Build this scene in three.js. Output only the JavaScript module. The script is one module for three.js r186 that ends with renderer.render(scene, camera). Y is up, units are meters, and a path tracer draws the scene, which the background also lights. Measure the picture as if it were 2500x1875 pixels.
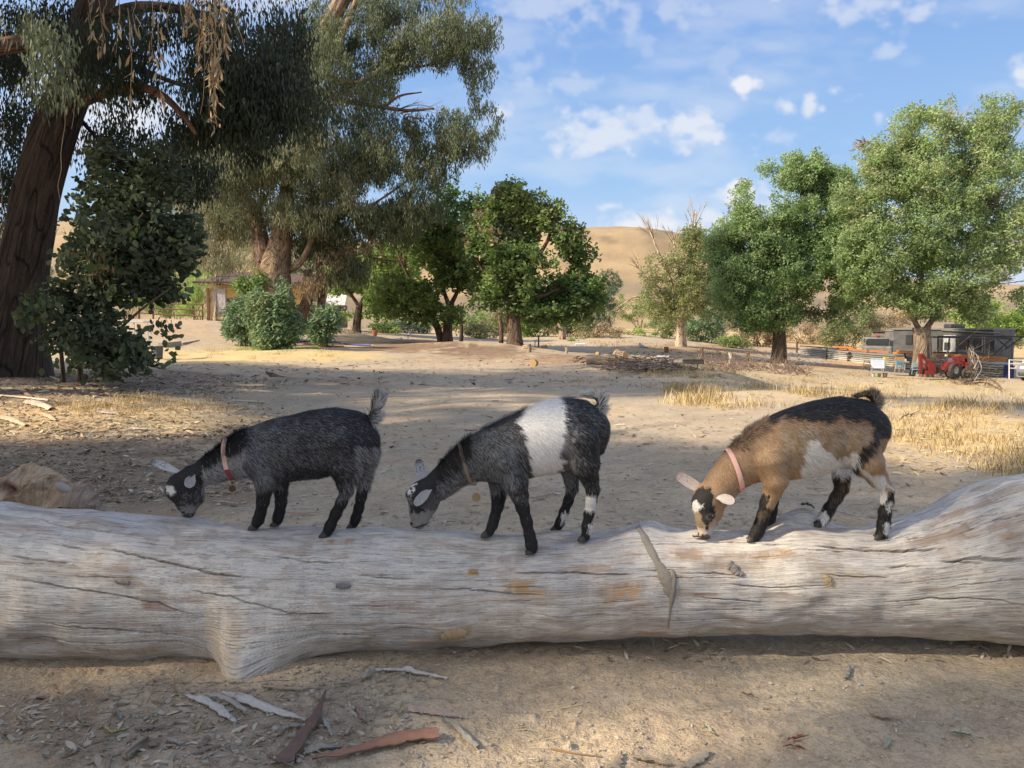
import * as THREE from 'three';
import { mergeGeometries } from 'three/addons/utils/BufferGeometryUtils.js';
import { RoundedBoxGeometry } from 'three/addons/geometries/RoundedBoxGeometry.js';

// ---------------------------------------------------------------- camera, sun, exposure
const F = 1880, CX = 1250, CY = 937.5, EYE = 1.2, PITCH = Math.atan(137.5 / F);   // lens in photo pixels, eye height, tilt down
const scene = new THREE.Scene();
const camera = new THREE.PerspectiveCamera(2 * Math.atan(CY / F) * 180 / Math.PI, 4 / 3, 0.05, 2000);
camera.position.set(0, EYE, 0);
camera.rotation.x = -PITCH;
const renderer = new THREE.WebGLRenderer({ antialias: true });
renderer.toneMapping = THREE.LinearToneMapping;
const EXPOSURE = 1.55;
renderer.toneMappingExposure = EXPOSURE;
renderer.shadowMap.enabled = true;
const SUN = new THREE.Vector3(-0.77, 0.58, 0.25).normalize();       // towards the sun: left, a little behind the camera
const sun = new THREE.DirectionalLight(new THREE.Color(1.0, 0.85, 0.64), 4.9);
sun.position.copy(SUN).multiplyScalar(80);
sun.castShadow = true;
sun.shadow.radius = 2.2;
sun.shadow.mapSize.set(4096, 4096);
Object.assign(sun.shadow.camera, { left: -70, right: 70, top: 70, bottom: -70, near: 1, far: 260 });
scene.add(sun, sun.target);

// ---------------------------------------------------------------- numbers
function rng(seed) { let s = seed >>> 0; return () => { s = (s + 0x6d2b79f5) | 0; let t = Math.imul(s ^ (s >>> 15), 1 | s); t = (t + Math.imul(t ^ (t >>> 7), 61 | t)) ^ t; return ((t ^ (t >>> 14)) >>> 0) / 4294967296; }; }
const clamp = (x, a = 0, b = 1) => x < a ? a : x > b ? b : x, lerp = (a, b, t) => a + (b - a) * t;
const smooth = (a, b, x) => { const t = clamp((x - a) / (b - a)); return t * t * (3 - 2 * t); };
function h3(x, y, z) { let h = Math.imul(x, 374761393) ^ Math.imul(y, 668265263) ^ Math.imul(z, 2147483647 - 1274126177); h = Math.imul(h ^ (h >>> 13), 1274126177); h = Math.imul(h ^ (h >>> 16), 0x85ebca6b); return ((h ^ (h >>> 13)) >>> 0) / 4294967296; }
function noise(x, y = 0, z = 0) {                                   // value noise, 0..1
  const xi = Math.floor(x), yi = Math.floor(y), zi = Math.floor(z), fx = x - xi, fy = y - yi, fz = z - zi;
  const u = fx * fx * (3 - 2 * fx), v = fy * fy * (3 - 2 * fy), w = fz * fz * (3 - 2 * fz);
  const a = lerp(lerp(h3(xi, yi, zi), h3(xi + 1, yi, zi), u), lerp(h3(xi, yi + 1, zi), h3(xi + 1, yi + 1, zi), u), v);
  if (!w) return a;
  return lerp(a, lerp(lerp(h3(xi, yi, zi + 1), h3(xi + 1, yi, zi + 1), u), lerp(h3(xi, yi + 1, zi + 1), h3(xi + 1, yi + 1, zi + 1), u), v), w);
}
const fbm = (x, y, z = 0, n = 4) => { let a = 0.5, s = 0, t = 0; for (let i = 0; i < n; i++) { s += a * noise(x, y, z); t += a; a *= 0.5; x = x * 2.03 + 17.1; y = y * 2.03 + 5.3; z = z * 2.03; } return s / t; };
function tnoise(x, y, p, q = p, seed = 0) {                         // tiling 2-D value noise with period p x q
  const xi = Math.floor(x), yi = Math.floor(y), fx = x - xi, fy = y - yi, u = fx * fx * (3 - 2 * fx), v = fy * fy * (3 - 2 * fy), m = (a, b) => ((a % b) + b) % b;
  const H = (i, j) => h3(m(i, p), m(j, q), seed);
  return lerp(lerp(H(xi, yi), H(xi + 1, yi), u), lerp(H(xi, yi + 1), H(xi + 1, yi + 1), u), v);
}
const V = (x, y, z) => new THREE.Vector3(x, y, z);
const cp = Math.cos(PITCH), sp = Math.sin(PITCH);
const ray = (px, py) => { const a = (px - CX) / F, b = -(py - CY) / F; return V(a, -sp + b * cp, -cp - b * sp); };
const U = (px, py, D) => ray(px, py).multiplyScalar(D).add(V(0, EYE, 0));       // the point D metres deep behind a spot of the photograph
function toPx(x, y, z) { const dy = y - EYE, d = -dy * sp - z * cp, up = dy * cp - z * sp; return d > 0.05 ? [CX + F * x / d, CY - F * up / d, d] : [-9e3, 9e3, d]; }

// ---------------------------------------------------------------- bookkeeping
const used = new Map();
const numbered = (name) => { const n = used.get(name) ?? 0; used.set(name, n + 1); return n ? name + '_' + String(n).padStart(3, '0') : name; };
function thing(name, label, category, pos, group) {
  const o = new THREE.Group(); o.name = numbered(name); o.position.copy(pos); scene.add(o);
  o.userData = { label, category }; if (group) o.userData.group = group;
  return o;
}
function part(name, geo, mat, root, parent = root, label) {         // geometry comes in world coordinates
  geo.translate(-root.position.x, -root.position.y, -root.position.z);
  return lpart(name, geo, mat, parent, label);
}
function lpart(name, geo, mat, parent, label) {                     // geometry comes in the thing's own coordinates
  const m = new THREE.Mesh(geo, mat); m.name = name; m.castShadow = m.receiveShadow = true; parent.add(m);
  if (label) m.userData.label = label;
  return m;
}
function copy(o, pos, turn, label) { const c = o.clone(); c.name = numbered(o.name.replace(/_\d{3}$/, '')); if (pos) c.position.copy(pos); if (turn !== undefined) c.rotation.y = turn; c.userData = { ...o.userData }; if (label) c.userData.label = label; scene.add(c); return c; }
function struct(name, geo, mat) { const m = new THREE.Mesh(geo, mat); m.name = name; m.castShadow = m.receiveShadow = true; m.userData.kind = 'structure'; scene.add(m); return m; }
function instanced(name, geo, mat, mats, cols, parent, kind) {
  const m = new THREE.InstancedMesh(geo, mat, mats.length); m.name = name; m.castShadow = m.receiveShadow = true;
  mats.forEach((x, i) => { m.setMatrixAt(i, x); if (cols) m.setColorAt(i, cols[i]); });
  if (kind) m.userData.kind = kind;
  parent.add(m); return m;
}

// ---------------------------------------------------------------- geometry helpers
class MB {
  constructor() { this.p = []; this.n = []; this.uv = []; this.c = []; this.i = []; }
  v(x, y, z, u = 0, w = 0, c) { this.p.push(x, y, z); this.uv.push(u, w); if (c) this.c.push(c[0], c[1], c[2]); return this.p.length / 3 - 1; }
  tri(a, b, c) { this.i.push(a, b, c); }
  quad(a, b, c, d) { this.i.push(a, b, c, a, c, d); }
  geo(normals = true) {
    const g = new THREE.BufferGeometry();
    g.setAttribute('position', new THREE.Float32BufferAttribute(this.p, 3));
    g.setAttribute('uv', new THREE.Float32BufferAttribute(this.uv, 2));
    if (this.c.length) g.setAttribute('color', new THREE.Float32BufferAttribute(this.c, 3));
    g.setIndex(this.i);
    if (normals) g.computeVertexNormals();
    return g;
  }
}
// a tube through points with a radius at each; bump(u, s) changes the radius; uv in metres
function tube(pts, rad, { seg = 24, around = 10, bump, cap = true, mb = new MB() } = {}) {
  const c = pts.length > 2 ? new THREE.CatmullRomCurve3(pts, false, 'centripetal') : new THREE.LineCurve3(pts[0], pts[1]);
  const L = c.getLength(), T = V(0, 0, 0), N = V(0, 0, 0), B = V(0, 0, 0), P = V(0, 0, 0), first = mb.p.length / 3;
  c.getTangent(0, T); N.set(Math.abs(T.y) > 0.9 ? 1 : 0, Math.abs(T.y) > 0.9 ? 0 : 1, 0).cross(T).normalize();
  let last;
  for (let i = 0; i <= seg; i++) {
    const t = i / seg; c.getPoint(t, P); c.getTangent(t, T);
    N.addScaledVector(T, -N.dot(T)).normalize(); B.crossVectors(T, N);
    const f = t * (rad.length - 1), k = Math.min(rad.length - 2, Math.floor(f)), R = lerp(rad[k], rad[k + 1], f - k);
    for (let j = 0; j <= around; j++) {
      const a = j / around * Math.PI * 2, r = R * (bump ? bump(j === around ? 0 : a, t * L, t) : 1);
      mb.v(P.x + (N.x * Math.cos(a) + B.x * Math.sin(a)) * r, P.y + (N.y * Math.cos(a) + B.y * Math.sin(a)) * r, P.z + (N.z * Math.cos(a) + B.z * Math.sin(a)) * r, a * R, t * L);
      if (i && j) { const q = mb.p.length / 3 - 1; mb.quad(q - around - 2, q - around - 1, q, q - 1); }
    }
    last = mb.p.length / 3 - around - 1;
  }
  if (cap) for (const [o, e, s] of [[first, 0, -1], [last, 1, 1]]) { c.getPoint(e, P); const m = mb.v(P.x, P.y, P.z, 0, 0); for (let j = 0; j < around; j++) s > 0 ? mb.tri(o + j, o + j + 1, m) : mb.tri(o + j + 1, o + j, m); }
  return mb;
}
function box(w, h, d, x = 0, y = 0, z = 0, r = 0) { const g = r ? new RoundedBoxGeometry(w, h, d, 2, Math.min(r, w / 2.1, h / 2.1, d / 2.1)) : new THREE.BoxGeometry(w, h, d); g.translate(x, y, z); return g; }
function bar(a, b, r, n = 6) { return tube([a, b], [r, r], { seg: 1, around: n }).geo(); }
const join = (list) => mergeGeometries(list.map((g) => { const q = g.index ? g.toNonIndexed() : g; for (const k of Object.keys(q.attributes)) if (!['position', 'normal', 'uv'].includes(k)) q.deleteAttribute(k); return q; }));

// ---------------------------------------------------------------- textures and plain materials
function dataTex(w, h, f, srgb, channels = 4) {
  const d = new Uint8Array(w * h * 4);
  for (let y = 0, i = 0; y < h; y++) for (let x = 0; x < w; x++, i += 4) { const c = f(x, y); if (typeof c === 'number') d[i] = d[i + 1] = d[i + 2] = clamp(c) * 255; else { d[i] = clamp(c[0]) * 255; d[i + 1] = clamp(c[1]) * 255; d[i + 2] = clamp(c[2]) * 255; } d[i + 3] = 255; }
  const t = new THREE.DataTexture(d, w, h); t.wrapS = t.wrapT = THREE.RepeatWrapping; t.magFilter = THREE.LinearFilter; t.minFilter = THREE.LinearMipmapLinearFilter; t.generateMipmaps = true;
  if (srgb) t.colorSpace = THREE.SRGBColorSpace;
  t.needsUpdate = true; return t;
}
const C = (r, g, b) => new THREE.Color().setRGB(r, g, b);
const std = (c, rough = 0.85, extra = {}) => new THREE.MeshStandardMaterial({ color: Array.isArray(c) ? C(...c) : c, roughness: rough, side: THREE.DoubleSide, ...extra });
const leafMat = (c, through = 0.4) => new THREE.MeshPhysicalMaterial({ color: C(...c), roughness: 0.8, transmission: through, thickness: 0, side: THREE.DoubleSide, specularIntensity: 0.6 });
// ---------------------------------------------------------------- sky: blue air and small broken clouds, computed by direction
{
  const W = 4096, H = 2048, d = new Float32Array(W * H * 4);
  // clouds seen in the photograph: spot, half sizes, density, raggedness
  const clouds = [[1480, 328, 150, 52, 0.9, 1], [1555, 290, 70, 40, 0.75, 1], [1400, 310, 90, 30, 0.4, 1.1], [1670, 310, 90, 48, 1, 1], [1720, 270, 70, 26, 0.6, 1.1], [1822, 205, 42, 52, 1.3, .9], [1815, 270, 30, 40, 0.4, 1.2], [1922, 258, 26, 22, 0.9, 1], [1976, 245, 24, 34, 0.95, 1], [2008, 268, 14, 14, 0.8, 1], [2036, 222, 46, 26, 0.75, 1.1],
    [2492, 178, 34, 34, 1, 1], [1340, 20, 150, 50, 0.55, 1.1], [1690, 25, 150, 60, 0.5, 1.1], [1580, 110, 40, 70, 0.3, 1.2], [2130, 10, 230, 50, 0.65, 1.1], [1770, 140, 40, 60, 0.3, 1.3], [1800, 480, 62, 48, 1.7, .6], [1880, 470, 40, 36, 1.2, .8], [1490, 504, 40, 16, 1.0, .8], [1600, 552, 240, 44, 1.25, .6], [1750, 530, 120, 44, 1, .7], [1215, 272, 50, 36, 0.9, 1],
    [1390, 205, 120, 22, 0.45, 1.2], [1900, 336, 130, 20, 0.4, 1.2], [2175, 128, 50, 20, 0.5, 1.1], [2462, 237, 22, 14, .7, 1], [2148, 283, 14, 16, .6, 1], [1240, 110, 120, 70, .35, 1.2], [1930, 390, 60, 14, .35, 1.2], [2300, 300, 70, 40, .6, 1]];
  const lin = (c) => Math.pow(c, 2.2);
  const zen = [lin(0.465), lin(0.625), lin(0.89)], mid = [lin(0.655), lin(0.805), lin(0.965)], hor = [lin(0.80), lin(0.87), lin(0.955)], wht = [0.86, 0.88, 0.94];
  for (let y = 0; y < H; y++) {
    const el = ((y + 0.5) / H - 0.5) * Math.PI, sy = Math.sin(el), cy = Math.cos(el);
    for (let x = 0; x < W; x++) {
      const i = (y * W + x) * 4; if (sy < -0.1) { d[i] = hor[0] / EXPOSURE; d[i + 1] = hor[1] / EXPOSURE; d[i + 2] = hor[2] / EXPOSURE; d[i + 3] = 1; continue; }
      const az = ((x + 0.5) / W - 0.5) * 2 * Math.PI, X = Math.cos(az) * cy, Z = Math.sin(az) * cy;
      const a = smooth(-0.02, 0.20, sy), b = smooth(0.10, 0.50, sy);
      let r = lerp(lerp(hor[0], mid[0], a), zen[0], b), g = lerp(lerp(hor[1], mid[1], a), zen[1], b), l = lerp(lerp(hor[2], mid[2], a), zen[2], b), k = 0;
      if (sy > -0.02) {
        const dq = -sy * sp - Z * cp, [px, py] = toPx(X, EYE + sy, Z), edge = dq > 0.35 ? smooth(500, 1000, px) * smooth(3000, 2650, px) * smooth(-400, -100, py) : 0, front = edge > 0; let k2 = 0;
        if (front) {
          const n = fbm(px / 44 + 3, py / 34, 0, 6), n2 = fbm(px / 90, py / 60 + 9, 0, 4);
          for (const [cx, cyy, rx, ry, den, rag] of clouds) {
            const e = Math.hypot((px - cx) / rx, (py - cyy) / ry); if (e > 1.9) continue;
            k = Math.max(k, 0.80 * den * smooth(1.25, 0.0, e + (n - 0.5) * 2.5 * rag + (n2 - 0.5) * 1.0));
          }
          k = Math.max(k, 0.30 * smooth(0.46, 0.82, fbm(px / 240 + 40, py / 80, 0, 5)) + 0.25 * smooth(430, 620, py));
          k *= edge;
        }
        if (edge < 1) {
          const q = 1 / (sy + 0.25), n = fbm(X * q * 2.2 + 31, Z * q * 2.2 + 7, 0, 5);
          k2 = 0.85 * smooth(0.44, 0.62, n) + 0.15; k += k2 * (1 - edge);  // clouds out of view, thickened to raise and whiten the fill light
        }
        k = clamp(k, 0, 0.97);
        const sd = X * SUN.x + sy * SUN.y + Z * SUN.z, gl = sd > 0 ? 3.2 * Math.pow(sd, 22) + 1.25 * Math.pow(sd, 3) : 0;   // warm glow round the sun, added to the sky as fill light
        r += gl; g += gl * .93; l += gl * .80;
        r = lerp(r, wht[0], k); g = lerp(g, wht[1], k); l = lerp(l, wht[2], k);
      }
      d[i] = r / EXPOSURE; d[i + 1] = g / EXPOSURE; d[i + 2] = l / EXPOSURE; d[i + 3] = 1;
    }
  }
  const t = new THREE.DataTexture(d, W, H, THREE.RGBAFormat, THREE.FloatType);
  t.mapping = THREE.EquirectangularReflectionMapping; t.magFilter = THREE.LinearFilter; t.needsUpdate = true;
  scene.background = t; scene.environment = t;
}
// ---------------------------------------------------------------- the lie of the land: spots of the photograph with the distance at which they lie
const spots = [[60, 905, 15], [250, 935, 13], [30, 1050, 9], [0, 1150, 6.6], [250, 1010, 10], [250, 1100, 7.4], [470, 850, 33], [420, 905, 20], [650, 858, 33], [640, 920, 18], [560, 785, 56], [420, 770, 54],
  [1250, 862, 37], [1080, 838, 42], [870, 822, 50], [820, 860, 30], [980, 905, 21.5], [1660, 851, 51], [1400, 852, 48], [1900, 869, 42], [1500, 905, 22], [1300, 895, 24], [2050, 890, 38], [2330, 922, 37], [2460, 926, 40],
  [2250, 905, 39], [2200, 960, 22], [1850, 962, 14], [2250, 1010, 11], [2420, 1110, 7.3], [1250, 1000, 11.3], [750, 985, 12.6], [1550, 1000, 11.3], [1550, 795, 66], [900, 800, 64], [1350, 815, 66], [1900, 825, 66], [2300, 888, 60], [1962, 884, 57], [2463, 932, 40], [2250, 910, 47], [2110, 900, 50], [300, 790, 60]].map(([px, py, D]) => {
  const p = U(px, py, D); return [Math.atan2(p.x, -p.z), Math.log(-p.z), p.y];
});
const mounds = [[820, 850, 43, 2.2, 1.6, .5], [1160, 850, 37, 3.2, 1.6, .35], [1370, 880, 28, 2.2, 1.0, .16], [1650, 935, 15.5, 2.2, .8, .12], [1900, 952, 13.5, 1.3, .7, .12], [2350, 975, 13, 2.4, 1.2, .1], [1690, 900, 21, 2.5, 1, .16]].map(([px, py, D, w, d, h]) => { const p = U(px, py, D); return [p.x, p.z, w, d, h]; });
function lie(x, z) {
  const r = Math.hypot(x, z), b = Math.atan2(x, -z), l = Math.log(Math.max(r, 0.5));
  let h = 0;
  if (z < 0) {
    const near = Math.exp(-Math.pow(Math.max(0, l - Math.log(7)) / 0.55, 2)) * 1.4 + 0.04 * Math.pow(Math.max(0, Math.abs(b) - 0.75) * 4, 2);
    let s = near, t = 0;
    for (const [B, Lg, H] of spots) { const w = Math.exp(-Math.pow((b - B) / 0.13, 2) - Math.pow((l - Lg) / 0.27, 2)); s += w; t += w * H; }
    h = t / (s + 1e-4);
    h *= smooth(3.6, 7, r);
  }
  if (r < 90) for (const [mx, mz, w, d, H] of mounds) { const e = Math.pow((x - mx) / w, 2) + Math.pow((z - mz) / d, 2); if (e < 8) h += H * Math.exp(-e); }
  return h;
}
function gh(x, z) {                                                 // height of the ground with its small humps and clods
  const r = Math.hypot(x, z);
  let h = lie(x, z) + (noise(x * 1.1 + 50, z * 1.1 + 20) - 0.5) * 0.05 * smooth(1.5, 8, r) + (noise(x * 0.35, z * 0.35 + 7) - 0.5) * 0.14 * smooth(6, 20, r);
  if (r < 14) {
    const f = 1 - smooth(6, 14, r), g = 1 - smooth(3.2, 6, r);
    h += f * ((noise(x * 3.1, z * 3.1) - 0.5) * 0.022 + (noise(x * 9, z * 9 + 5) - 0.5) * 0.012);
    if (g > 0) { const k = noise(x * 5 + 9, z * 5); h += g * ((noise(x * 26, z * 26) - 0.5) * 0.008 + (noise(x * 60, z * 60 + 3) - 0.5) * 0.004 * (0.5 + k) + Math.pow(noise(x * 42 + 8, z * 42), 6) * 0.016 * smooth(.45, .8, k)); }
  }
  return h;
}
const onGround = (px, py) => {                                      // where the sight line of a spot meets the ground
  const d = ray(px, py); let t = 0.8;
  for (let i = 0; i < 4000; i++) { const y = EYE + d.y * t, x = d.x * t, z = d.z * t; const over = y - gh(x, z); if (over < 0.002 || t > 90) return V(x, gh(x, z), z); t += Math.max(0.004, over * 0.5); }
  return V(d.x * t, 0, d.z * t);
};
const foot = (px, D) => { const d = ray(px, CY), x = d.x * D, z = -D / cp; return V(x, gh(x, z), z); };   // the ground at a bearing and a distance

// what lies on the ground: bare dirt, dry litter, straw, shredded bark, as patches round spots [px, py, half width, half height, colour, strength]
const dirt = [0.345, 0.282, 0.205];
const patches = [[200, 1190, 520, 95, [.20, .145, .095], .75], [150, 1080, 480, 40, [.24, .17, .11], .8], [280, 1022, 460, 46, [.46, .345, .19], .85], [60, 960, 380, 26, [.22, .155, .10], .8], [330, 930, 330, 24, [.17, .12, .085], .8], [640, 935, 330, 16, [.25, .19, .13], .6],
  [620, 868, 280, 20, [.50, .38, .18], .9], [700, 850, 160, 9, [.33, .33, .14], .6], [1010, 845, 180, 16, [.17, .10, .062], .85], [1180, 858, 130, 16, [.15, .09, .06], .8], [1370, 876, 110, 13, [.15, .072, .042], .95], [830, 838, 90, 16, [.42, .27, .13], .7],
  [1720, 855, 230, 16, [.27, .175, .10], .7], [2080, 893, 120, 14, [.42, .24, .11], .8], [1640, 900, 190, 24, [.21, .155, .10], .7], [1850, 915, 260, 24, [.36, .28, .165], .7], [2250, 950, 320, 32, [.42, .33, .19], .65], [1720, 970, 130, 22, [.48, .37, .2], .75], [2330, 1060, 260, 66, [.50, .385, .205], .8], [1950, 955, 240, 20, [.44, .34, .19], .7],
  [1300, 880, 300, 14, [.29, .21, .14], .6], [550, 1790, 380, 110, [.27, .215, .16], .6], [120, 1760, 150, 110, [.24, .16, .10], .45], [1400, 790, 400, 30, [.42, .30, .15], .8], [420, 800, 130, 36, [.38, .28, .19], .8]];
function soil(x, z) {
  const [px, py, D] = toPx(x, lie(x, z), z), c = [...dirt];
  const n = fbm(x * 0.7, z * 0.7, 3, 4), m = fbm(x * 3.4 + 9, z * 3.4, 1, 4);
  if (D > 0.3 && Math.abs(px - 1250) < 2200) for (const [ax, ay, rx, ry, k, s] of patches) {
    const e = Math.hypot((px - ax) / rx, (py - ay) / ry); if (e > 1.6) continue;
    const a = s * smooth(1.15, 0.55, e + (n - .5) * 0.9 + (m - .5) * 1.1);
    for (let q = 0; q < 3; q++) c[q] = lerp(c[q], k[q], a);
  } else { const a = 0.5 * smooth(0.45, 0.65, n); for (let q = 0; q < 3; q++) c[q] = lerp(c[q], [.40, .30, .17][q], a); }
  if (D > 55) { const a = smooth(55, 75, D); for (let q = 0; q < 3; q++) c[q] = lerp(c[q], [.42, .305, .15][q], a); }
  const w = 0.80 + 0.40 * m + 0.12 * (noise(x * 14, z * 14) - .5), g = (noise(x * 1.9 + 4, z * 1.9) - 0.5) * 0.10;
  return [c[0] * w * (1 + g), c[1] * w, c[2] * w * (1 - g)];
}
const grain = dataTex(1024, 1024, (x, y) => {
  const u = x / 1024, v = y / 1024, a = tnoise(u * 160, v * 160, 160, 160, 1), b = tnoise(u * 48, v * 48, 48, 48, 2), c = tnoise(u * 420, v * 420, 420, 420, 3), s = tnoise(u * 230, v * 26, 230, 26, 5), s2 = tnoise(u * 30, v * 250, 30, 250, 6);
  let k = 0.74 + 0.14 * a + 0.12 * b + 0.16 * c;
  if (s > 0.93) k += 0.18; if (s2 > 0.93) k += 0.14; if (tnoise(u * 300, v * 300, 300, 300, 8) < 0.06) k -= 0.3; if (tnoise(u * 260, v * 260, 260, 260, 9) > .955) k += .22;
  return [k, k * 0.985, k * 0.96];
}, true);
const grainB = dataTex(1024, 1024, (x, y) => { const u = x / 1024, v = y / 1024; return 0.35 * tnoise(u * 60, v * 60, 60, 60, 1) + 0.35 * tnoise(u * 150, v * 150, 150, 150, 2) + 0.3 * tnoise(u * 380, v * 380, 380, 380, 3); });
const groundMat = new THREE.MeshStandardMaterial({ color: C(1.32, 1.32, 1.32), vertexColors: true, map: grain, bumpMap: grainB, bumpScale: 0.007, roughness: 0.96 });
{
  const rs = [0.4]; while (rs[rs.length - 1] < 900) { const r = rs[rs.length - 1]; rs.push(r * (r < 1.7 ? 1.08 : r < 8 ? 1.0065 : r < 70 ? 1.011 : 1.05)); }
  const as = []; for (let a = -0.72; a <= 0.7201; a += 0.0027) as.push(a); for (let a = 0.76; a < 2 * Math.PI - 0.72 - 0.03; a += 0.06) as.push(a); as.push(2 * Math.PI - 0.72);
  const n = as.length, P = new Float32Array((rs.length * n + 1) * 3), K = new Float32Array(P.length), T = new Float32Array((rs.length * n + 1) * 2), I = [];
  rs.forEach((r, i) => as.forEach((a, j) => {
    const k = i * n + j, x = Math.sin(a) * r, z = -Math.cos(a) * r;
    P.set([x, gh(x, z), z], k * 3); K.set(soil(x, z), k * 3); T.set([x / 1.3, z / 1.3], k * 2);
    if (i && j) I.push(k - n - 1, k - n, k, k - n - 1, k, k - 1);
  }));
  const o = rs.length * n; P.set([0, gh(0, 0), 0], o * 3); K.set(soil(0, 0), o * 3);
  for (let j = 1; j < n; j++) I.push(o, j, j - 1);
  for (let q = 0; q < I.length - (n - 1) * 3; q += 3) { const t = I[q + 1]; I[q + 1] = I[q + 2]; I[q + 2] = t; }
  const g = new THREE.BufferGeometry(); g.setAttribute('position', new THREE.BufferAttribute(P, 3)); g.setAttribute('color', new THREE.BufferAttribute(K, 3)); g.setAttribute('uv', new THREE.BufferAttribute(T, 2)); g.setIndex(I);
  g.computeVertexNormals(); { const N = g.attributes.normal; let up = 0; for (let i = 0; i < N.count; i += 997) up += Math.sign(N.getY(i)); if (up < 0) { const a = g.index.array; for (let q = 0; q < a.length; q += 3) { const t = a[q + 1]; a[q + 1] = a[q + 2]; a[q + 2] = t; } g.computeVertexNormals(); } }
  struct('ground', g, groundMat);
}
// the golden hill behind: a real ridge 260 m off, cut by small gullies
{
  const mb = new MB(), nx = 260, nz = 90;
  const ridge = (b) => { const px = CX + F * Math.tan(b), t = [[-900, 470], [0, 560], [350, 545], [800, 600], [1250, 585], [1450, 566], [1560, 570], [1700, 588], [1800, 610], [2000, 655], [2300, 690], [2500, 700], [3400, 690]]; let k = 0; while (k < t.length - 2 && px > t[k + 1][0]) k++; return lerp(t[k][1], t[k + 1][1], clamp((px - t[k][0]) / (t[k + 1][0] - t[k][0]))); };
  for (let i = 0; i <= nx; i++) for (let j = 0; j <= nz; j++) {
    const b = lerp(-0.95, 0.95, i / nx), t = j / nz, D = lerp(95, 330, t), x = Math.tan(b) * D, z = -D;
    const top = (CX * 0 + (800 - ridge(b)) / F) * 262 + EYE, up = smooth(0, 0.72, t) * (t > 0.72 ? 1 - 0.35 * smooth(.72, 1, t) : 1);
    const g = fbm(x * 0.022 + 5, z * 0.009, 0, 5) - 0.5, y = top * up + g * 9 * up * (1 - smooth(0.5, 0.72, t)) + (fbm(x * .09, z * .05, 2, 3) - .5) * 1.6 * up * (1 - smooth(0.55, 0.75, t)) - 1.5 * (1 - smooth(0, .1, t));
    const k = fbm(x * 0.05, z * 0.03, 0, 5), q = fbm(x * .3, z * .12, 4, 3), c = lerp(0.74, 1.26, q) * (1 - .28 * smooth(.66, .74, noise(x * .16, z * .05, 9))), dry = smooth(.40, .62, k), low = 1 - smooth(.25, .5, t);
    const bare = [.305, .222, .125], scrub = [.225, .175, .115];
    mb.v(x, y, z, x / 6, z / 6, [0, 1, 2].map((e) => lerp(scrub[e], bare[e], clamp(dry + .45 - low * .5)) * c));
    if (i && j) { const v = mb.p.length / 3 - 1; mb.quad(v - nz - 2, v - 1, v, v - nz - 1); }
  }
  const g = mb.geo(); if (g.attributes.normal.getY(5000) < 0) { const a = g.index.array; for (let q = 0; q < a.length; q += 3) { const t = a[q + 1]; a[q + 1] = a[q + 2]; a[q + 2] = t; } g.computeVertexNormals(); }
  struct('hill', g, new THREE.MeshStandardMaterial({ color: C(1.25, 1.25, 1.25), vertexColors: true, map: grain, roughness: 1 }));
}
// ---------------------------------------------------------------- the fallen log the goats stand on
const LOGD = 2.87;
const logTop = [[-620, 1218], [-100, 1224], [0, 1230], [124, 1239], [373, 1260], [565, 1278], [791, 1288], [960, 1294], [1130, 1298], [1356, 1301], [1476, 1294], [1560, 1284], [1640, 1288], [1752, 1293], [1850, 1288], [1930, 1276], [2041, 1284], [2126, 1285], [2177, 1270], [2267, 1239], [2380, 1193], [2454, 1167], [2520, 1158], [2800, 1140], [3000, 1150]];
const logBot = [[-620, 1600], [0, 1603], [170, 1609], [311, 1614], [430, 1612], [600, 1610], [752, 1598], [848, 1590], [1045, 1588], [1130, 1581], [1250, 1570], [1532, 1558], [1758, 1552], [2098, 1551], [2267, 1559], [2380, 1572], [2500, 1586], [2800, 1630], [3000, 1650]];
const along = (t, x) => { let k = 0; while (k < t.length - 2 && x > t[k + 1][0]) k++; const u = clamp((x - t[k][0]) / (t[k + 1][0] - t[k][0]), -.5, 1.5); const m = (i) => { const a = t[Math.max(0, i - 1)], b = t[Math.min(t.length - 1, i + 1)]; return (b[1] - a[1]) / (b[0] - a[0]); }; const h = t[k + 1][0] - t[k][0], u2 = u * u, u3 = u2 * u; return (2 * u3 - 3 * u2 + 1) * t[k][1] + (u3 - 2 * u2 + u) * h * m(k) + (-2 * u3 + 3 * u2) * t[k + 1][1] + (u3 - u2) * h * m(k + 1); };
function logRing(px) {                                              // centre and radius of the log where a column of the photograph cuts it
  const a = ray(px, along(logTop, px)), b = ray(px, along(logBot, px)), A = Math.atan2(a.y, -a.z), B = Math.atan2(b.y, -b.z), m = (A + B) / 2, half = (A - B) / 2, t = LOGD / Math.cos(m);
  const dep = t * (Math.cos(m) * cp - Math.sin(m) * sp);
  return { dep, x: (px - CX) / F * dep, y: EYE + t * Math.sin(m), z: -t * Math.cos(m), r: t * Math.sin(half) };
}
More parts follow.
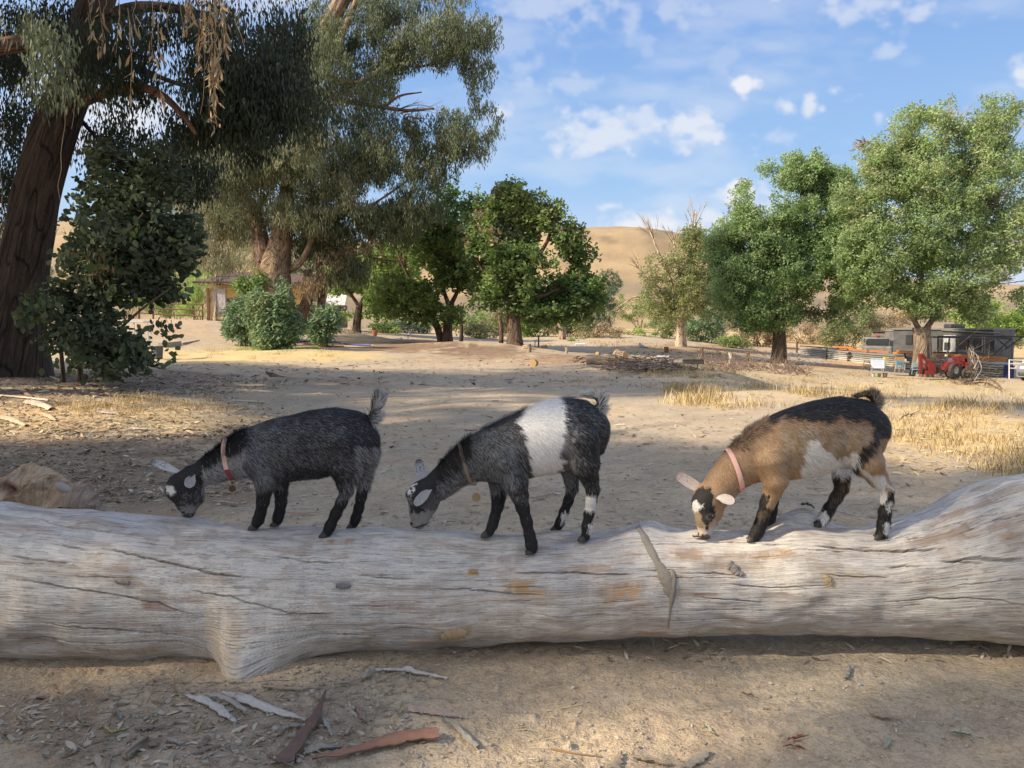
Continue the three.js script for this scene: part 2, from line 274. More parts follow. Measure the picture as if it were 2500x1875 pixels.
// angle th: 0 towards the camera, +90 degrees up, -90 down
const angd = (a, b) => Math.abs(((a - b + Math.PI * 5) % (Math.PI * 2)) - Math.PI);
function onLog(px, py) {                                            // where the sight line of a spot meets the log (its rim if it passes above); px of the answer names the ring
  const d = ray(px, py), L = Math.hypot(d.y, d.z), dy = d.y / L, dz = d.z / L; let q = px, o, p, th;
  for (let i = 0; i < 6; i++) {
    o = logRing(q); const ey = EYE - o.y, ez = -o.z, bq = ey * dy + ez * dz, cq = ey * ey + ez * ez - o.r * o.r, t = -bq - Math.sqrt(Math.max(0, bq * bq - cq));
    th = Math.atan2(EYE + dy * t - o.y, dz * t - o.z); p = V(d.x / L * t, o.y + o.r * Math.sin(th), o.z + o.r * Math.cos(th));
    q = CX + F * p.x / o.dep;
  }
  return { p, th, px: q };
}
const LPX0 = -560, LPX1 = 2960, LU = (px) => (px - LPX0) / (LPX1 - LPX0);
const cracks = [[1.0, [0, 1255], [110, 1268], [190, 1290], [280, 1300], [350, 1310]], [.7, [100, 1320], [240, 1345]], [1.3, [237, 1338], [330, 1355], [430, 1378], [520, 1398], [620, 1412]], [.9, [0, 1355], [120, 1370], [200, 1385]], [1, [50, 1415], [200, 1440], [380, 1470], [480, 1505]], [.9, [450, 1440], [560, 1455], [700, 1495], [820, 1500]],
  [.8, [752, 1544], [860, 1550], [960, 1555]], [.9, [1045, 1434], [1150, 1440], [1250, 1450], [1330, 1452]], [1.2, [0, 1558], [282, 1566], [440, 1569], [520, 1590], [560, 1620]], [1, [100, 1520], [250, 1535], [380, 1545], [480, 1560], [540, 1590]], [.8, [1645, 1400], [1740, 1398], [1815, 1405]], [.9, [1702, 1459], [1800, 1466], [1872, 1473]],
  [1.5, [1985, 1335], [2060, 1342], [2154, 1346], [2220, 1345], [2267, 1340], [2320, 1333]], [2.4, [2320, 1369], [2400, 1362], [2437, 1367], [2530, 1368]], [1.6, [2280, 1372], [2340, 1370], [2420, 1377]], [1.2, [2154, 1386], [2210, 1382], [2267, 1384]], [1, [2154, 1470], [2260, 1465], [2374, 1463], [2500, 1478]], [.9, [1250, 1397], [1400, 1399], [1555, 1402]], [.8, [1759, 1425], [1850, 1432], [1980, 1436]],
  [.8, [840, 1400], [940, 1412], [1040, 1416]], [.8, [640, 1350], [760, 1372], [860, 1376]], [.7, [1080, 1330], [1200, 1336], [1330, 1342]], [.8, [1640, 1324], [1800, 1326], [1980, 1333]], [1, [1600, 1545], [1700, 1540], [1760, 1535]], [.8, [1990, 1400], [2100, 1410], [2180, 1408]], [.8, [2230, 1300], [2360, 1270], [2500, 1250]], [.7, [1300, 1500], [1400, 1503], [1520, 1500]]].map(([w, ...q]) => [w, q.map(([x, y]) => { const o = onLog(x, y); return [o.px, o.th]; })]);
{ const R = rng(77); for (let i = 0; i < 70; i++) { const x = -100 + 2700 * R(), th = -1.1 + 2.5 * R(), n = 2 + Math.floor(R() * 3), q = []; for (let k = 0; k <= n; k++) q.push([x + k * (30 + 40 * R()), th + (R() - .5) * .03]); cracks.push([.3 + .35 * R(), q]); } }
const crackCells = new Map();
cracks.forEach(([w, q]) => { for (let k = 0; k < q.length - 1; k++) for (let c = Math.floor(q[k][0] / 40); c <= Math.floor(q[k + 1][0] / 40); c++) { if (!crackCells.has(c)) crackCells.set(c, []); crackCells.get(c).push([w, q, k]); } });
const STUB = -0.80, STUBX = 640;
function logDent(px, th, r) {                                       // how far the surface stands out from its ring
  let h = 0;
  // the broken branch stub under the left half, and the knobs along the top
  const dx = px - STUBX, sx = dx / lerp(54, 112, smooth(-90, 110, dx)), da = (th - STUB - 0.05 * sx) / 0.56, e = Math.sqrt(sx * sx + da * da + 0.012) - 0.1;
  if (e < 3) h += 0.165 * Math.exp(-Math.pow(e * 1.35, 1.7)) + .055 * Math.exp(-e * e * 9);
  const knob = (x, t, w, a, H) => { const q = Math.pow((px - x) / w, 2) + Math.pow((th - t) / a, 2); if (q < 9) h += H * Math.exp(-q); };
  knob(1590, 1.72, 34, 0.22, 0.028); knob(1972, 1.85, 44, 0.24, 0.052); knob(1905, 1.75, 50, .3, .03); knob(60, 0.1, 60, 0.3, 0.01); knob(150, -0.25, 40, .16, .012); knob(1500, .35, 70, .4, .008); knob(2230, .9, 60, .3, -.012); knob(310, .12, 34, .09, .006);
  h += (noise(px * 0.011, th * 2.2, 3) - 0.5) * 0.022 + (noise(px * 0.03, th * 6, 8) - 0.5) * 0.007;
  // long grain that stands proud, flowing round the stub
  const flow = th * r * 100 - 3.2 * Math.exp(-Math.pow(dx / 150, 2)) * Math.exp(-Math.pow((th - STUB) / 1.2, 2));
  const g = fbm(px * 0.006, flow * 1.1, 2, 3), g2 = noise(px * 0.02, flow * 3.1, 6); h += (g - 0.5) * 0.0016 + (g2 - .5) * 0.0007;
  const lo = crackCells.get(Math.floor(px / 40)); if (lo) for (const [w, q, k] of lo) {
    const [ax, at] = q[k], [bx, bt] = q[k + 1]; if (px < ax || px > bx) continue;
    const t = (px - ax) / (bx - ax), full = clamp(Math.min((px - q[0][0]), (q[q.length - 1][0] - px)) / 50), wob = (noise(px * 0.05, k + w * 90) - .5) * .026 + (noise(px * 0.17, k + w * 50) - .5) * .010, d = Math.abs(th - lerp(at, bt, t) - wob) * r, W = 0.0019 * w * (0.35 + 0.65 * full) * (.6 + .8 * noise(px * .09, w * 31));
    if (d < W * 2) h -= 0.014 * Math.min(1.6, w) * full * smooth(W * 1.7, W * 0.3, d);
  }
  return h;
}
// colours of the weathered wood (chips of fresh wood, brown remains of bark, grey bleached face)
const chips = [[1520, 1445, 46, 20, [.46, .30, .16], .85], [1268, 1432, 30, 14, [.45, .29, .14], .9], [1300, 1446, 36, 10, [.45, .27, .12], .6], [1106, 1550, 40, 22, [.42, .30, .16], .8], [1030, 1572, 30, 8, [.46, .30, .13], .8], [2024, 1413, 16, 22, [.50, .38, .22], .7], [2075, 1407, 34, 12, [.54, .43, .28], .5], [1882, 1353, 44, 11, [.38, .24, .13], .8], [1680, 1353, 40, 16, [.28, .17, .11], .7], [1738, 1373, 40, 20, [.26, .19, .14], .55],
  [2300, 1308, 75, 16, [.27, .165, .10], .75], [2400, 1300, 60, 8, [.28, .18, .11], .6], [2370, 1240, 70, 12, [.30, .19, .11], .6], [1800, 1375, 60, 26, [.30, .22, .16], .5], [1450, 1390, 40, 10, [.33, .21, .13], .6], [1710, 1452, 45, 5, [.28, .15, .09], .7], [1590, 1546, 36, 7, [.50, .26, .08], .8], [1680, 1552, 26, 6, [.55, .27, .06], .9], [2000, 1465, 36, 13, [.24, .19, .16], .6], [380, 1480, 34, 9, [.30, .18, .13], .7], [310, 1420, 32, 10, [.36, .27, .2], .6], [290, 1398, 34, 12, [.33, .25, .18], .6],
  [500, 1410, 60, 12, [.34, .24, .17], .5], [830, 1325, 34, 9, [.34, .22, .13], .8], [960, 1480, 50, 8, [.36, .23, .17], .6], [780, 1502, 26, 8, [.26, .19, .15], .6], [1155, 1394, 13, 11, [.50, .34, .15], .9], [180, 1520, 130, 26, [.22, .175, .15], .5], [90, 1565, 60, 12, [.24, .17, .13], .6], [320, 1590, 70, 18, [.26, .20, .165], .6], [560, 1560, 40, 60, [.46, .36, .25], .5], [570, 1660, 22, 26, [.40, .27, .19], .6], [2460, 1310, 20, 12, [.40, .26, .13], .5], [2455, 1200, 40, 20, [.32, .22, .14], .5], [835, 1433, 22, 11, [.20, .19, .19], .7]]
  .map(([x, y, rx, ry, c, a]) => { const o = onLog(x, y); return [o.px, o.th, rx, ry / F * LOGD / logRing(x).r, c, a]; });
const LW = 2048, LH = 1024;
const woodAt = (px, th) => {
  const f = th * 26, r = 0.24;
  const flow = f - 1.0 * Math.exp(-Math.pow((px - STUBX) / 150, 2)) * Math.exp(-Math.pow((th - STUB) / 1.2, 2)) * 4;
  const s1 = fbm(px * 0.0075, flow * 1.5, 1, 4), s2 = fbm(px * 0.02, flow * 5, 5, 3), big = fbm(px * 0.0028, th * 1.4, 7, 3), blk = fbm(px * 0.016, th * 9, 11, 3), fine = noise(px * 0.09, flow * 12, 3), v = noise(px * .16, th * 7, 2);
  let c = [.515, .475, .42].map((e) => e * (0.66 + 0.26 * s1 + 0.26 * s2 + 0.30 * (fine - .5) + .22 * (noise(px * .05, flow * 22, 6) - .5) + .16));
  const tint = (k, a) => { for (let q = 0; q < 3; q++) c[q] = lerp(c[q], k[q] * (0.6 + 0.45 * s2 + 0.4 * s1), a); };
  tint([.54, .505, .45], 0.5 * smooth(0.5, 0.7, big));
  tint([.40, .39, .385], 0.6 * smooth(0.5, .3, big));
  tint([.36, .28, .215], 0.5 * smooth(0.57, 0.64, blk + (s2 - .5) * .35));
  tint([.27, .175, .125], 0.42 * smooth(0.63, 0.68, fbm(px * 0.013 + 70, th * 11, 21, 3) + (s2 - .5) * .3));
  tint([.62, .58, .52], 0.45 * smooth(0.58, 0.64, fbm(px * 0.02 + 30, th * 8, 31, 3)));
  for (const [x, t, rx, rt, k, a] of chips) { const e = Math.max(Math.abs(px - x) / rx, Math.abs(th - t) / rt); if (e < 2) tint(k, a * smooth(1.1, 0.8, e + (s2 - .5) * 1.3 + (blk - .5) * .8 + (v - .5) * .3)); }
  const mott = fbm(px * .045, th * 16, 9, 3), chk = noise(px * .022, 3.7) > .5 ? noise(Math.floor(px / 26) * 1.7, Math.floor(th * 9) * 2.3) : .5; tint([.36, .345, .33], .5 * smooth(.58, .72, mott)); tint([.60, .57, .53], .3 * smooth(.56, .7, chk)); const speck = noise(px * .11, flow * 9, 44); if (speck > .87) tint([.13, .10, .085], .7 * smooth(.87, .93, speck));
  const fl = noise(px * 0.022, flow * 9, 14) + (noise(px * .006, flow * .8, 4) - .5) * .2; if (fl > .78) tint([.10, .08, .066], 0.6 * smooth(.78, .88, fl)); const fl2 = noise(px * 0.03, flow * 17, 24); if (fl2 > .8) tint([.14, .115, .095], 0.4 * smooth(.8, .9, fl2));
  return c;
};
const toS = (c) => Math.pow(Math.max(0, c), 1 / 2.2);
const woodTex = dataTex(LW, LH, (x, y) => woodAt(lerp(LPX0, LPX1, (x + .5) / LW), ((y + .5) / LH - 0.5) * Math.PI * 2 + 0.0).map(toS), true);
const woodB = dataTex(LW, LH, (x, y) => { const px = lerp(LPX0, LPX1, (x + .5) / LW), th = ((y + .5) / LH - 0.5) * Math.PI * 2, f = th * 26; return 0.5 * fbm(px * 0.012, f * 2.5, 2, 3) + 0.3 * noise(px * 0.05, f * 7, 9) + 0.2 * noise(px * 0.2, f * 9, 4); });
const woodMat = new THREE.MeshStandardMaterial({ map: woodTex, bumpMap: woodB, bumpScale: 0.003, roughness: 0.82 });
const base0 = V(0, 0.02, -LOGD);
const fallenLog = thing('fallen_log', 'big bleached barkless tree trunk lying across the foreground under the three goats', 'log', base0);
const logPoint = (px, th, out = 0) => { const o = logRing(px), r = o.r + logDent(px, th, o.r) + out; return V(o.x, o.y + r * Math.sin(th), o.z + r * Math.cos(th)); };
{
  const mb = new MB(), xs = [], ths = [];
  for (let x = LPX0; x < LPX1; x += (x > -30 && x < 2530 ? 3.8 : 14)) xs.push(x); xs.push(LPX1);
  for (let i = 0; i <= 500; i++) ths.push(lerp(-1.75, 2.15, i / 500));
  for (let i = 1; i <= 60; i++) ths.push(lerp(2.15, 2 * Math.PI - 1.75, i / 60));
  const N = ths.length;
  xs.forEach((x, i) => ths.forEach((t, j) => {
    const o = logRing(x), tt = j === N - 1 ? ths[0] : t, r = o.r + logDent(x, tt > Math.PI ? tt - 2 * Math.PI : tt, o.r), y = o.y + r * Math.sin(t), z = o.z + r * Math.cos(t);
    mb.v(o.x, y, z, LU(x), t / (2 * Math.PI) + 0.5);
    if (i && j) { const v = mb.p.length / 3 - 1; mb.quad(v - N - 1, v - N, v, v - 1); }
  }));
  for (const [k, s] of [[0, -1], [xs.length - 1, 1]]) { const o = logRing(xs[k]), c = mb.v(o.x + s * 0.03, o.y, o.z, .5, .5); for (let j = 0; j < N - 1; j++) s > 0 ? mb.tri(k * N + j, k * N + j + 1, c) : mb.tri(k * N + j + 1, k * N + j, c); }
  const g = mb.geo(), nr = g.attributes.normal;
  for (let i = 0; i < xs.length; i++) { const a = i * N, b = a + N - 1; for (let q = 0; q < 3; q++) { const m = (nr.array[a * 3 + q] + nr.array[b * 3 + q]) / 2; nr.array[a * 3 + q] = nr.array[b * 3 + q] = m; } }
  { const o = logRing(xs[200]), k = 200 * N + 220; const p = g.attributes.position, ny = nr.getY(k) * (p.getY(k) - o.y) + nr.getZ(k) * (p.getZ(k) - o.z); if (ny < 0) { const a = g.index.array; for (let q = 0; q < a.length; q += 3) { const t = a[q + 1]; a[q + 1] = a[q + 2]; a[q + 2] = t; } for (let q = 0; q < nr.array.length; q++) nr.array[q] *= -1; } }
  part('trunk', g, woodMat, fallenLog);
}
// a strip laid on the log's surface: outline as [px, py] pairs of its middle line with half widths in metres
function logStrip(name, mid, mat, thick, seed, label) {
  const R = rng(seed), mb = new MB(), n = 34, cv = new THREE.CatmullRomCurve3(mid.map(([x, y, w]) => V(x, y, w * 1e4)));
  const L = [];
  for (let i = 0; i <= n; i++) { const p = cv.getPoint(i / n), q = cv.getTangent(i / n), l = Math.hypot(q.x, q.y) || 1, w = p.z / 1e4 * F / LOGD * (0.75 + 0.5 * noise(i * .6, seed)); L.push([p.x - q.y / l * w, p.y + q.x / l * w, p.x + q.y / l * w, p.y - q.x / l * w]); }
  L.forEach(([ax, ay, bx, by], i) => {
    const A = onLog(ax, ay), B = onLog(bx, by); ax = A.px; bx = B.px; const e = [[ax, A.th, -0.006], [lerp(ax, bx, .12), lerp(A.th, B.th, .12), thick * .8], [lerp(ax, bx, .5), lerp(A.th, B.th, .5), thick], [lerp(ax, bx, .88), lerp(A.th, B.th, .88), thick * .75], [bx, B.th, -0.006]];
    e.forEach(([x, t, o], k) => { const p = logPoint(x, t, o + (k && k < 4 ? (R() - .5) * thick * .4 : 0)); mb.v(p.x, p.y, p.z, k * .2, i * .1); if (i && k) { const v = mb.p.length / 3 - 1; mb.quad(v - 6, v - 5, v, v - 1); } });
  });
  return part(name, mb.geo(), mat, fallenLog, fallenLog, label);
}
const stripMat = std([.35, .315, .265], .95, { bumpMap: woodB, bumpScale: .004 }), flakeMat = std([.20, .185, .175], .95), chipMat = std([.44, .32, .19], .9);
logStrip('bark_strip', [[1556, 1290, .009], [1580, 1325, .016], [1606, 1375, .018], [1628, 1420, .030], [1644, 1462, .014]], stripMat, .0045, 3, 'grey brown strand of old bark hugging the trunk');
logStrip('bark_strip', [[1640, 1392, .004], [1646, 1420, .012], [1642, 1460, .012], [1637, 1490, .005], [1630, 1530, .003]], stripMat, .006, 4);
logStrip('bark_flake', [[1778, 1378, .016], [1790, 1384, .018], [1800, 1396, .016], [1816, 1402, .010]], flakeMat, .007, 5, 'flat grey scale of bark still stuck to the trunk');
logStrip('bark_flake', [[822, 1430, .009], [840, 1432, .011], [858, 1430, .007]], flakeMat, .006, 6);
logStrip('wood_chip', [[1078, 1556, .012], [1100, 1548, .022], [1122, 1546, .020], [1138, 1552, .010]], chipMat, .009, 7, 'torn orange patch of fresh wood');
logStrip('wood_chip', [[1146, 1392, .007], [1158, 1394, .010], [1166, 1396, .006]], chipMat, .007, 8);
logStrip('wood_chip', [[2016, 1404, .010], [2024, 1416, .013], [2030, 1428, .008]], std([.44, .33, .19], .9), .006, 9);
logStrip('knot', [[286, 1420, .007], [300, 1421, .012], [318, 1424, .008]], std([.34, .27, .21], .9), .010, 10);
// ---------------------------------------------------------------- goats: one smooth skin per animal over a jointed skeleton, then a coat of hair
// surface nets over a field f(x,y,z) (negative inside) in a box
function skin(f, lo, hi, cell) {
  const n = [0, 1, 2].map((k) => Math.ceil((hi[k] - lo[k]) / cell) + 1), S = new Float32Array(n[0] * n[1] * n[2]), at = (i, j, k) => (k * n[1] + j) * n[0] + i, step = 4;
  S.fill(1);
  for (let k = 0; k < n[2]; k += step) for (let j = 0; j < n[1]; j += step) for (let i = 0; i < n[0]; i += step) {   // coarse pass: skip empty and full blocks
    const c = f(lo[0] + (i + 1.5) * cell, lo[1] + (j + 1.5) * cell, lo[2] + (k + 1.5) * cell), far = Math.abs(c) > cell * step * 1.6;
    for (let c2 = k; c2 < Math.min(n[2], k + step); c2++) for (let b = j; b < Math.min(n[1], j + step); b++) for (let a = i; a < Math.min(n[0], i + step); a++) S[at(a, b, c2)] = far ? c : f(lo[0] + a * cell, lo[1] + b * cell, lo[2] + c2 * cell);
  }
  const id = new Int32Array(S.length).fill(-1), P = [], N = [], I = [], e = cell * 0.5;
  for (let k = 0; k < n[2] - 1; k++) for (let j = 0; j < n[1] - 1; j++) for (let i = 0; i < n[0] - 1; i++) {
    let m = 0; const v = []; for (let c = 0; c < 8; c++) { const s = S[at(i + (c & 1), j + ((c >> 1) & 1), k + (c >> 2))]; v.push(s); if (s < 0) m |= 1 << c; }
    if (m === 0 || m === 255) continue;
    let x = 0, y = 0, z = 0, q = 0;
    for (let a = 0; a < 8; a++) for (const b of [1, 2, 4]) { if (a & b) continue; const s = v[a], t = v[a | b]; if ((s < 0) === (t < 0)) continue; const w = s / (s - t); x += (a & 1) + (b === 1 ? w : 0); y += ((a >> 1) & 1) + (b === 2 ? w : 0); z += (a >> 2) + (b === 4 ? w : 0); q++; }
    const X = lo[0] + (i + x / q) * cell, Y = lo[1] + (j + y / q) * cell, Z = lo[2] + (k + z / q) * cell;
    id[at(i, j, k)] = P.length / 3; P.push(X, Y, Z);
    const gx = f(X + e, Y, Z) - f(X - e, Y, Z), gy = f(X, Y + e, Z) - f(X, Y - e, Z), gz = f(X, Y, Z + e) - f(X, Y, Z - e), l = Math.hypot(gx, gy, gz) || 1; N.push(gx / l, gy / l, gz / l);
  }
  for (let k = 1; k < n[2] - 1; k++) for (let j = 1; j < n[1] - 1; j++) for (let i = 1; i < n[0] - 1; i++) {
    const s = S[at(i, j, k)] < 0;
    for (const [di, dj, dk, b, c] of [[1, 0, 0, [0, 1, 0], [0, 0, 1]], [0, 1, 0, [0, 0, 1], [1, 0, 0]], [0, 0, 1, [1, 0, 0], [0, 1, 0]]]) {
      if ((S[at(i + di, j + dj, k + dk)] < 0) === s) continue;
      const A = id[at(i, j, k)], B = id[at(i - b[0], j - b[1], k - b[2])], Cc = id[at(i - b[0] - c[0], j - b[1] - c[1], k - b[2] - c[2])], D = id[at(i - c[0], j - c[1], k - c[2])];
      if (s) I.push(A, B, Cc, A, Cc, D); else I.push(A, Cc, B, A, D, Cc);
    }
  }
  const g = new THREE.BufferGeometry();
  g.setAttribute('position', new THREE.Float32BufferAttribute(P, 3)); g.setAttribute('normal', new THREE.Float32BufferAttribute(N, 3)); g.setIndex(I);
  return g;
}
const inPoly = (x, y, q) => { let c = false; for (let i = 0, j = q.length - 1; i < q.length; j = i++) if ((q[i][1] > y) !== (q[j][1] > y) && x < (q[j][0] - q[i][0]) * (y - q[i][1]) / (q[j][1] - q[i][1]) + q[i][0]) c = !c; return c; };
const skinMat = new THREE.MeshStandardMaterial({ vertexColors: true, roughness: 0.9 });
const hairMat = new THREE.MeshStandardMaterial({ vertexColors: true, roughness: 0.62, side: THREE.DoubleSide });
const hoofMat = std([.035, .032, .03], .6), eyeMat = new THREE.MeshPhysicalMaterial({ color: C(.02, .014, .009), roughness: .22, clearcoat: .5 });

/* A goat is laid out in photo pixels: chains of [px, py, dz, r] where dz is the distance towards the camera and r the radius, both in pixels at the goat's own depth.
   legs: { mid: nodes above the foot, foot: [px, py] of the sole }. coat(u, v, side, part) -> { c: colour, d: second hair colour, m: share of it, L: hair length in mm, lie } */
function goat(name, label, q) {
  const feet = q.legs.map((l) => onLog(l.foot[0], l.foot[1]));
  const D0 = feet.reduce((s, f) => s + toPx(f.p.x, f.p.y, f.p.z)[2], 0) / 4 + (q.shift ?? 0), px2m = D0 / F;
  const J = ([px, py, dz, r]) => { const p = U(px, py, D0 - dz * px2m); return [p.x, p.y, p.z, r * px2m]; };
  const base = V(0, 0, 0); feet.forEach((f) => base.add(f.p)); base.multiplyScalar(0.25);
  const root = thing(name, label, 'goat', base, 'goats walking along the fallen log');
  root.userData.group = 'goats on the fallen log';
  const prims = [], legNodes = [];
  const chain = (list, k, s = 1, tag = 0) => { const n = list.map(J); for (let i = 0; i < n.length - 1; i++) prims.push({ a: n[i], b: n[i + 1], k: k * px2m, s, tag }); return n; };
  q.body.forEach(([k, s, ...list]) => chain(list, k, s));
  q.legs.forEach((l, i) => {
    const f = feet[i].p, up = 0.017, fd = toPx(f.x, f.y, f.z)[2], dzF = (D0 - fd) / px2m, last = l.mid.length, dz0 = l.mid[0][2];
    const list = l.mid.map(([x, y, d, r], j) => [x, y, d ?? lerp(dz0, dzF, j / last), r]);
    list.push([l.foot[0] + (l.tx ?? 0), l.foot[1] - 13, dzF, l.rf ?? 11]);
    legNodes.push({ n: chain(list, l.k ?? 9, 1, 1), f, l });
  });
  { const t = q.tail.dock; chain(t.map(([x, y, d], i) => [x, y, d, lerp(8, 3.5, i / (t.length - 1))]), 8); }
  const seg = (p, x, y, z) => {                                     // tapered capsule, flattened sideways by s
    const [ax, ay, az, ra] = p.a, [bx, by, bz, rb] = p.b, ux = bx - ax, uy = by - ay, uz = bz - az, L2 = ux * ux + uy * uy + uz * uz;
    let t = ((x - ax) * ux + (y - ay) * uy + (z - az) * uz) / L2; t = t < 0 ? 0 : t > 1 ? 1 : t;
    const dx = x - ax - ux * t, dy = y - ay - uy * t, dz = (z - az - uz * t) / p.s;
    return Math.sqrt(dx * dx + dy * dy + dz * dz) - (ra + (rb - ra) * t);
  };
  const field = (x, y, z) => {
    let d = 1e3;
    for (const p of prims) { const e = seg(p, x, y, z), k = p.k, h = Math.max(k - Math.abs(d - e), 0) / k; d = Math.min(d, e) - h * h * k * 0.25; }
    return d;
  };
  const lo = [1e3, 1e3, 1e3], hi = [-1e3, -1e3, -1e3];
  for (const p of prims) for (const e of [p.a, p.b]) for (let k = 0; k < 3; k++) { lo[k] = Math.min(lo[k], e[k] - e[3] - .02); hi[k] = Math.max(hi[k], e[k] + e[3] + .02); }
  const g = skin(field, lo, hi, 0.0042), P = g.attributes.position, NN = g.attributes.normal;
  // coat coordinates: photo pixels in the plane of the goat, by a parallel projection through its middle
  const [mx, my, mz] = [0, 1, 2].map((k) => (lo[k] + hi[k]) / 2), mid = toPx(mx, my, mz), vx = mx / -mz, vy = (my - EYE) / -mz;
  const uv = (x, y, z) => [mid[0] + (x - mx + vx * (z - mz)) / px2m, mid[1] - (y - my + vy * (z - mz)) / px2m];
  const col = new Float32Array(P.count * 3), R = rng(q.seed), uvs = new Float32Array(P.count * 2);
  for (let i = 0; i < P.count; i++) {
    const x = P.getX(i), y = P.getY(i), z = P.getZ(i), [u, v] = uv(x, y, z), k = q.coat(u, v, z > mz ? 1 : -1, x, y, z);
    for (let e = 0; e < 3; e++) col[i * 3 + e] = lerp(k.c[e], k.d[e], k.m * 0.6) * 0.8;
    uvs[i * 2] = x * 4; uvs[i * 2 + 1] = y * 4;
  }
  g.setAttribute('color', new THREE.BufferAttribute(col, 3)); g.setAttribute('uv', new THREE.BufferAttribute(uvs, 2));
  const body = part('body', g.clone(), skinMat, root);
  // hair: thin blades rooted on the skin, lying along the flow of the coat
  const hp = [], hn = [], hc = [], I = g.index.array, area = []; let total = 0;
  for (let t = 0; t < I.length; t += 3) { const a = I[t] * 3, b = I[t + 1] * 3, c = I[t + 2] * 3, A = P.array, ux = A[b] - A[a], uy = A[b + 1] - A[a + 1], uz = A[b + 2] - A[a + 2], vx2 = A[c] - A[a], vy2 = A[c + 1] - A[a + 1], vz2 = A[c + 2] - A[a + 2]; total += Math.hypot(uy * vz2 - uz * vy2, uz * vx2 - ux * vz2, ux * vy2 - uy * vx2) / 2; area.push(total); }
  const per = q.hairs / total; let t = 0;
  const strand = (p, n, dir, L, w, c, curl) => {
    const sx = n.y * dir.z - n.z * dir.y, sy = n.z * dir.x - n.x * dir.z, sz = n.x * dir.y - n.y * dir.x, l = Math.hypot(sx, sy, sz) || 1, W = w / 2 / l;
    const m = V(p.x + dir.x * L * .5 + n.x * curl * L, p.y + dir.y * L * .5 + n.y * curl * L, p.z + dir.z * L * .5 + n.z * curl * L), e = V(p.x + dir.x * L, p.y + dir.y * L, p.z + dir.z * L);
    const A = [p.x - sx * W, p.y - sy * W, p.z - sz * W], B = [p.x + sx * W, p.y + sy * W, p.z + sz * W], M1 = [m.x - sx * W * .75, m.y - sy * W * .75, m.z - sz * W * .75], M2 = [m.x + sx * W * .75, m.y + sy * W * .75, m.z + sz * W * .75], E = [e.x, e.y, e.z];
    const gx = (B[1] - A[1]) * (E[2] - A[2]) - (B[2] - A[2]) * (E[1] - A[1]), gy = (B[2] - A[2]) * (E[0] - A[0]) - (B[0] - A[0]) * (E[2] - A[2]), gz = (B[0] - A[0]) * (E[1] - A[1]) - (B[1] - A[1]) * (E[0] - A[0]);
    const short = L < .013; for (const k of short ? (gx * n.x + gy * n.y + gz * n.z > 0 ? [A, B, E] : [B, A, E]) : gx * n.x + gy * n.y + gz * n.z > 0 ? [A, B, M2, A, M2, M1, M1, M2, E] : [B, A, M2, M2, A, M1, M2, M1, E]) { hp.push(k[0], k[1], k[2]); hn.push(n.x, n.y, n.z); hc.push(c[0], c[1], c[2]); }
  };
  for (let a = 0; a < area.length; a++) {
    const want = area[a] * per; while (t < want) {
      t += 1; let r1 = R(), r2 = R(); if (r1 + r2 > 1) { r1 = 1 - r1; r2 = 1 - r2; }
      const i0 = I[a * 3], i1 = I[a * 3 + 1], i2 = I[a * 3 + 2], mixv = (A) => V(A.getX(i0) + (A.getX(i1) - A.getX(i0)) * r1 + (A.getX(i2) - A.getX(i0)) * r2, A.getY(i0) + (A.getY(i1) - A.getY(i0)) * r1 + (A.getY(i2) - A.getY(i0)) * r2, A.getZ(i0) + (A.getZ(i1) - A.getZ(i0)) * r1 + (A.getZ(i2) - A.getZ(i0)) * r2);
      const p = mixv(P), n = mixv(NN).normalize(), [u, v] = uv(p.x, p.y, p.z), k = q.coat(u + (R() - .5) * 5, v + (R() - .5) * 7, p.z > mz ? 1 : -1, p.x, p.y, p.z);
      if (!k.L) continue; if (k.L <= 9) t -= .55;
      const f = q.flow(u, v, n), cl = (noise(p.x * 45, p.y * 45, p.z * 45) - .5) * 0.9, cl2 = (noise(p.x * 17 + 5, p.y * 17, p.z * 17) - .5) * .7;
      let dir = V(f[0] + (R() - .5) * .3 + cl * .3 + cl2 * .3, -f[1] + (R() - .5) * .3 + cl * .4 + cl2 * .4, (R() - .5) * .4 + cl2 * .3);
      dir.addScaledVector(n, -dir.dot(n)).normalize().addScaledVector(n, (k.lift ?? 0.3) * (0.55 + 0.9 * R())).normalize();
      dir.y -= 0.12 * (k.L / 30); dir.normalize();
      const white = R() < k.m, base = white ? k.d : k.c, b = 0.65 + 0.7 * R();
      strand(p.addScaledVector(n, -0.001), n, dir, k.L / 1000 * (0.6 + 0.8 * R()), white ? 0.0009 : 0.0012, [base[0] * b, base[1] * b, base[2] * b], 0.05);
    }
  }
  // tail: a tuft of longer hair fanned from a short bent dock
  const tail = new THREE.CatmullRomCurve3(q.tail.dock.map(([x, y, d]) => U(x, y, D0 - d * px2m)));
  for (let i = 0; i < 5200; i++) {
    const s = Math.pow(R(), .8), p = tail.getPoint(s), tg = tail.getTangent(s), a = R() * 6.283, o = V(Math.cos(a), Math.sin(a) * .4, Math.sin(a)).addScaledVector(tg, -.3).normalize(), rr = q.tail.r * px2m * (1 - s * .5) * R();
    p.addScaledVector(o, rr);
    const side = q.tail.side(s), dir = tg.clone().multiplyScalar(.8).addScaledVector(o, .5).add(V(side[0], -side[1], 0).multiplyScalar(.55)).add(V(R() - .5, R() - .5, R() - .5).multiplyScalar(.35)).normalize();
    const pale = R() < q.tail.pale(s, o.x), b = .7 + .6 * R(), c = pale ? q.tail.light : q.tail.dark;
    strand(p, V(0, .3, 1).addScaledVector(o, .7).normalize(), dir, (q.tail.len * (.6 + .8 * R())) / 1000, .0015, c.map((e) => e * b), 0.12 * (R() - .3));
  }
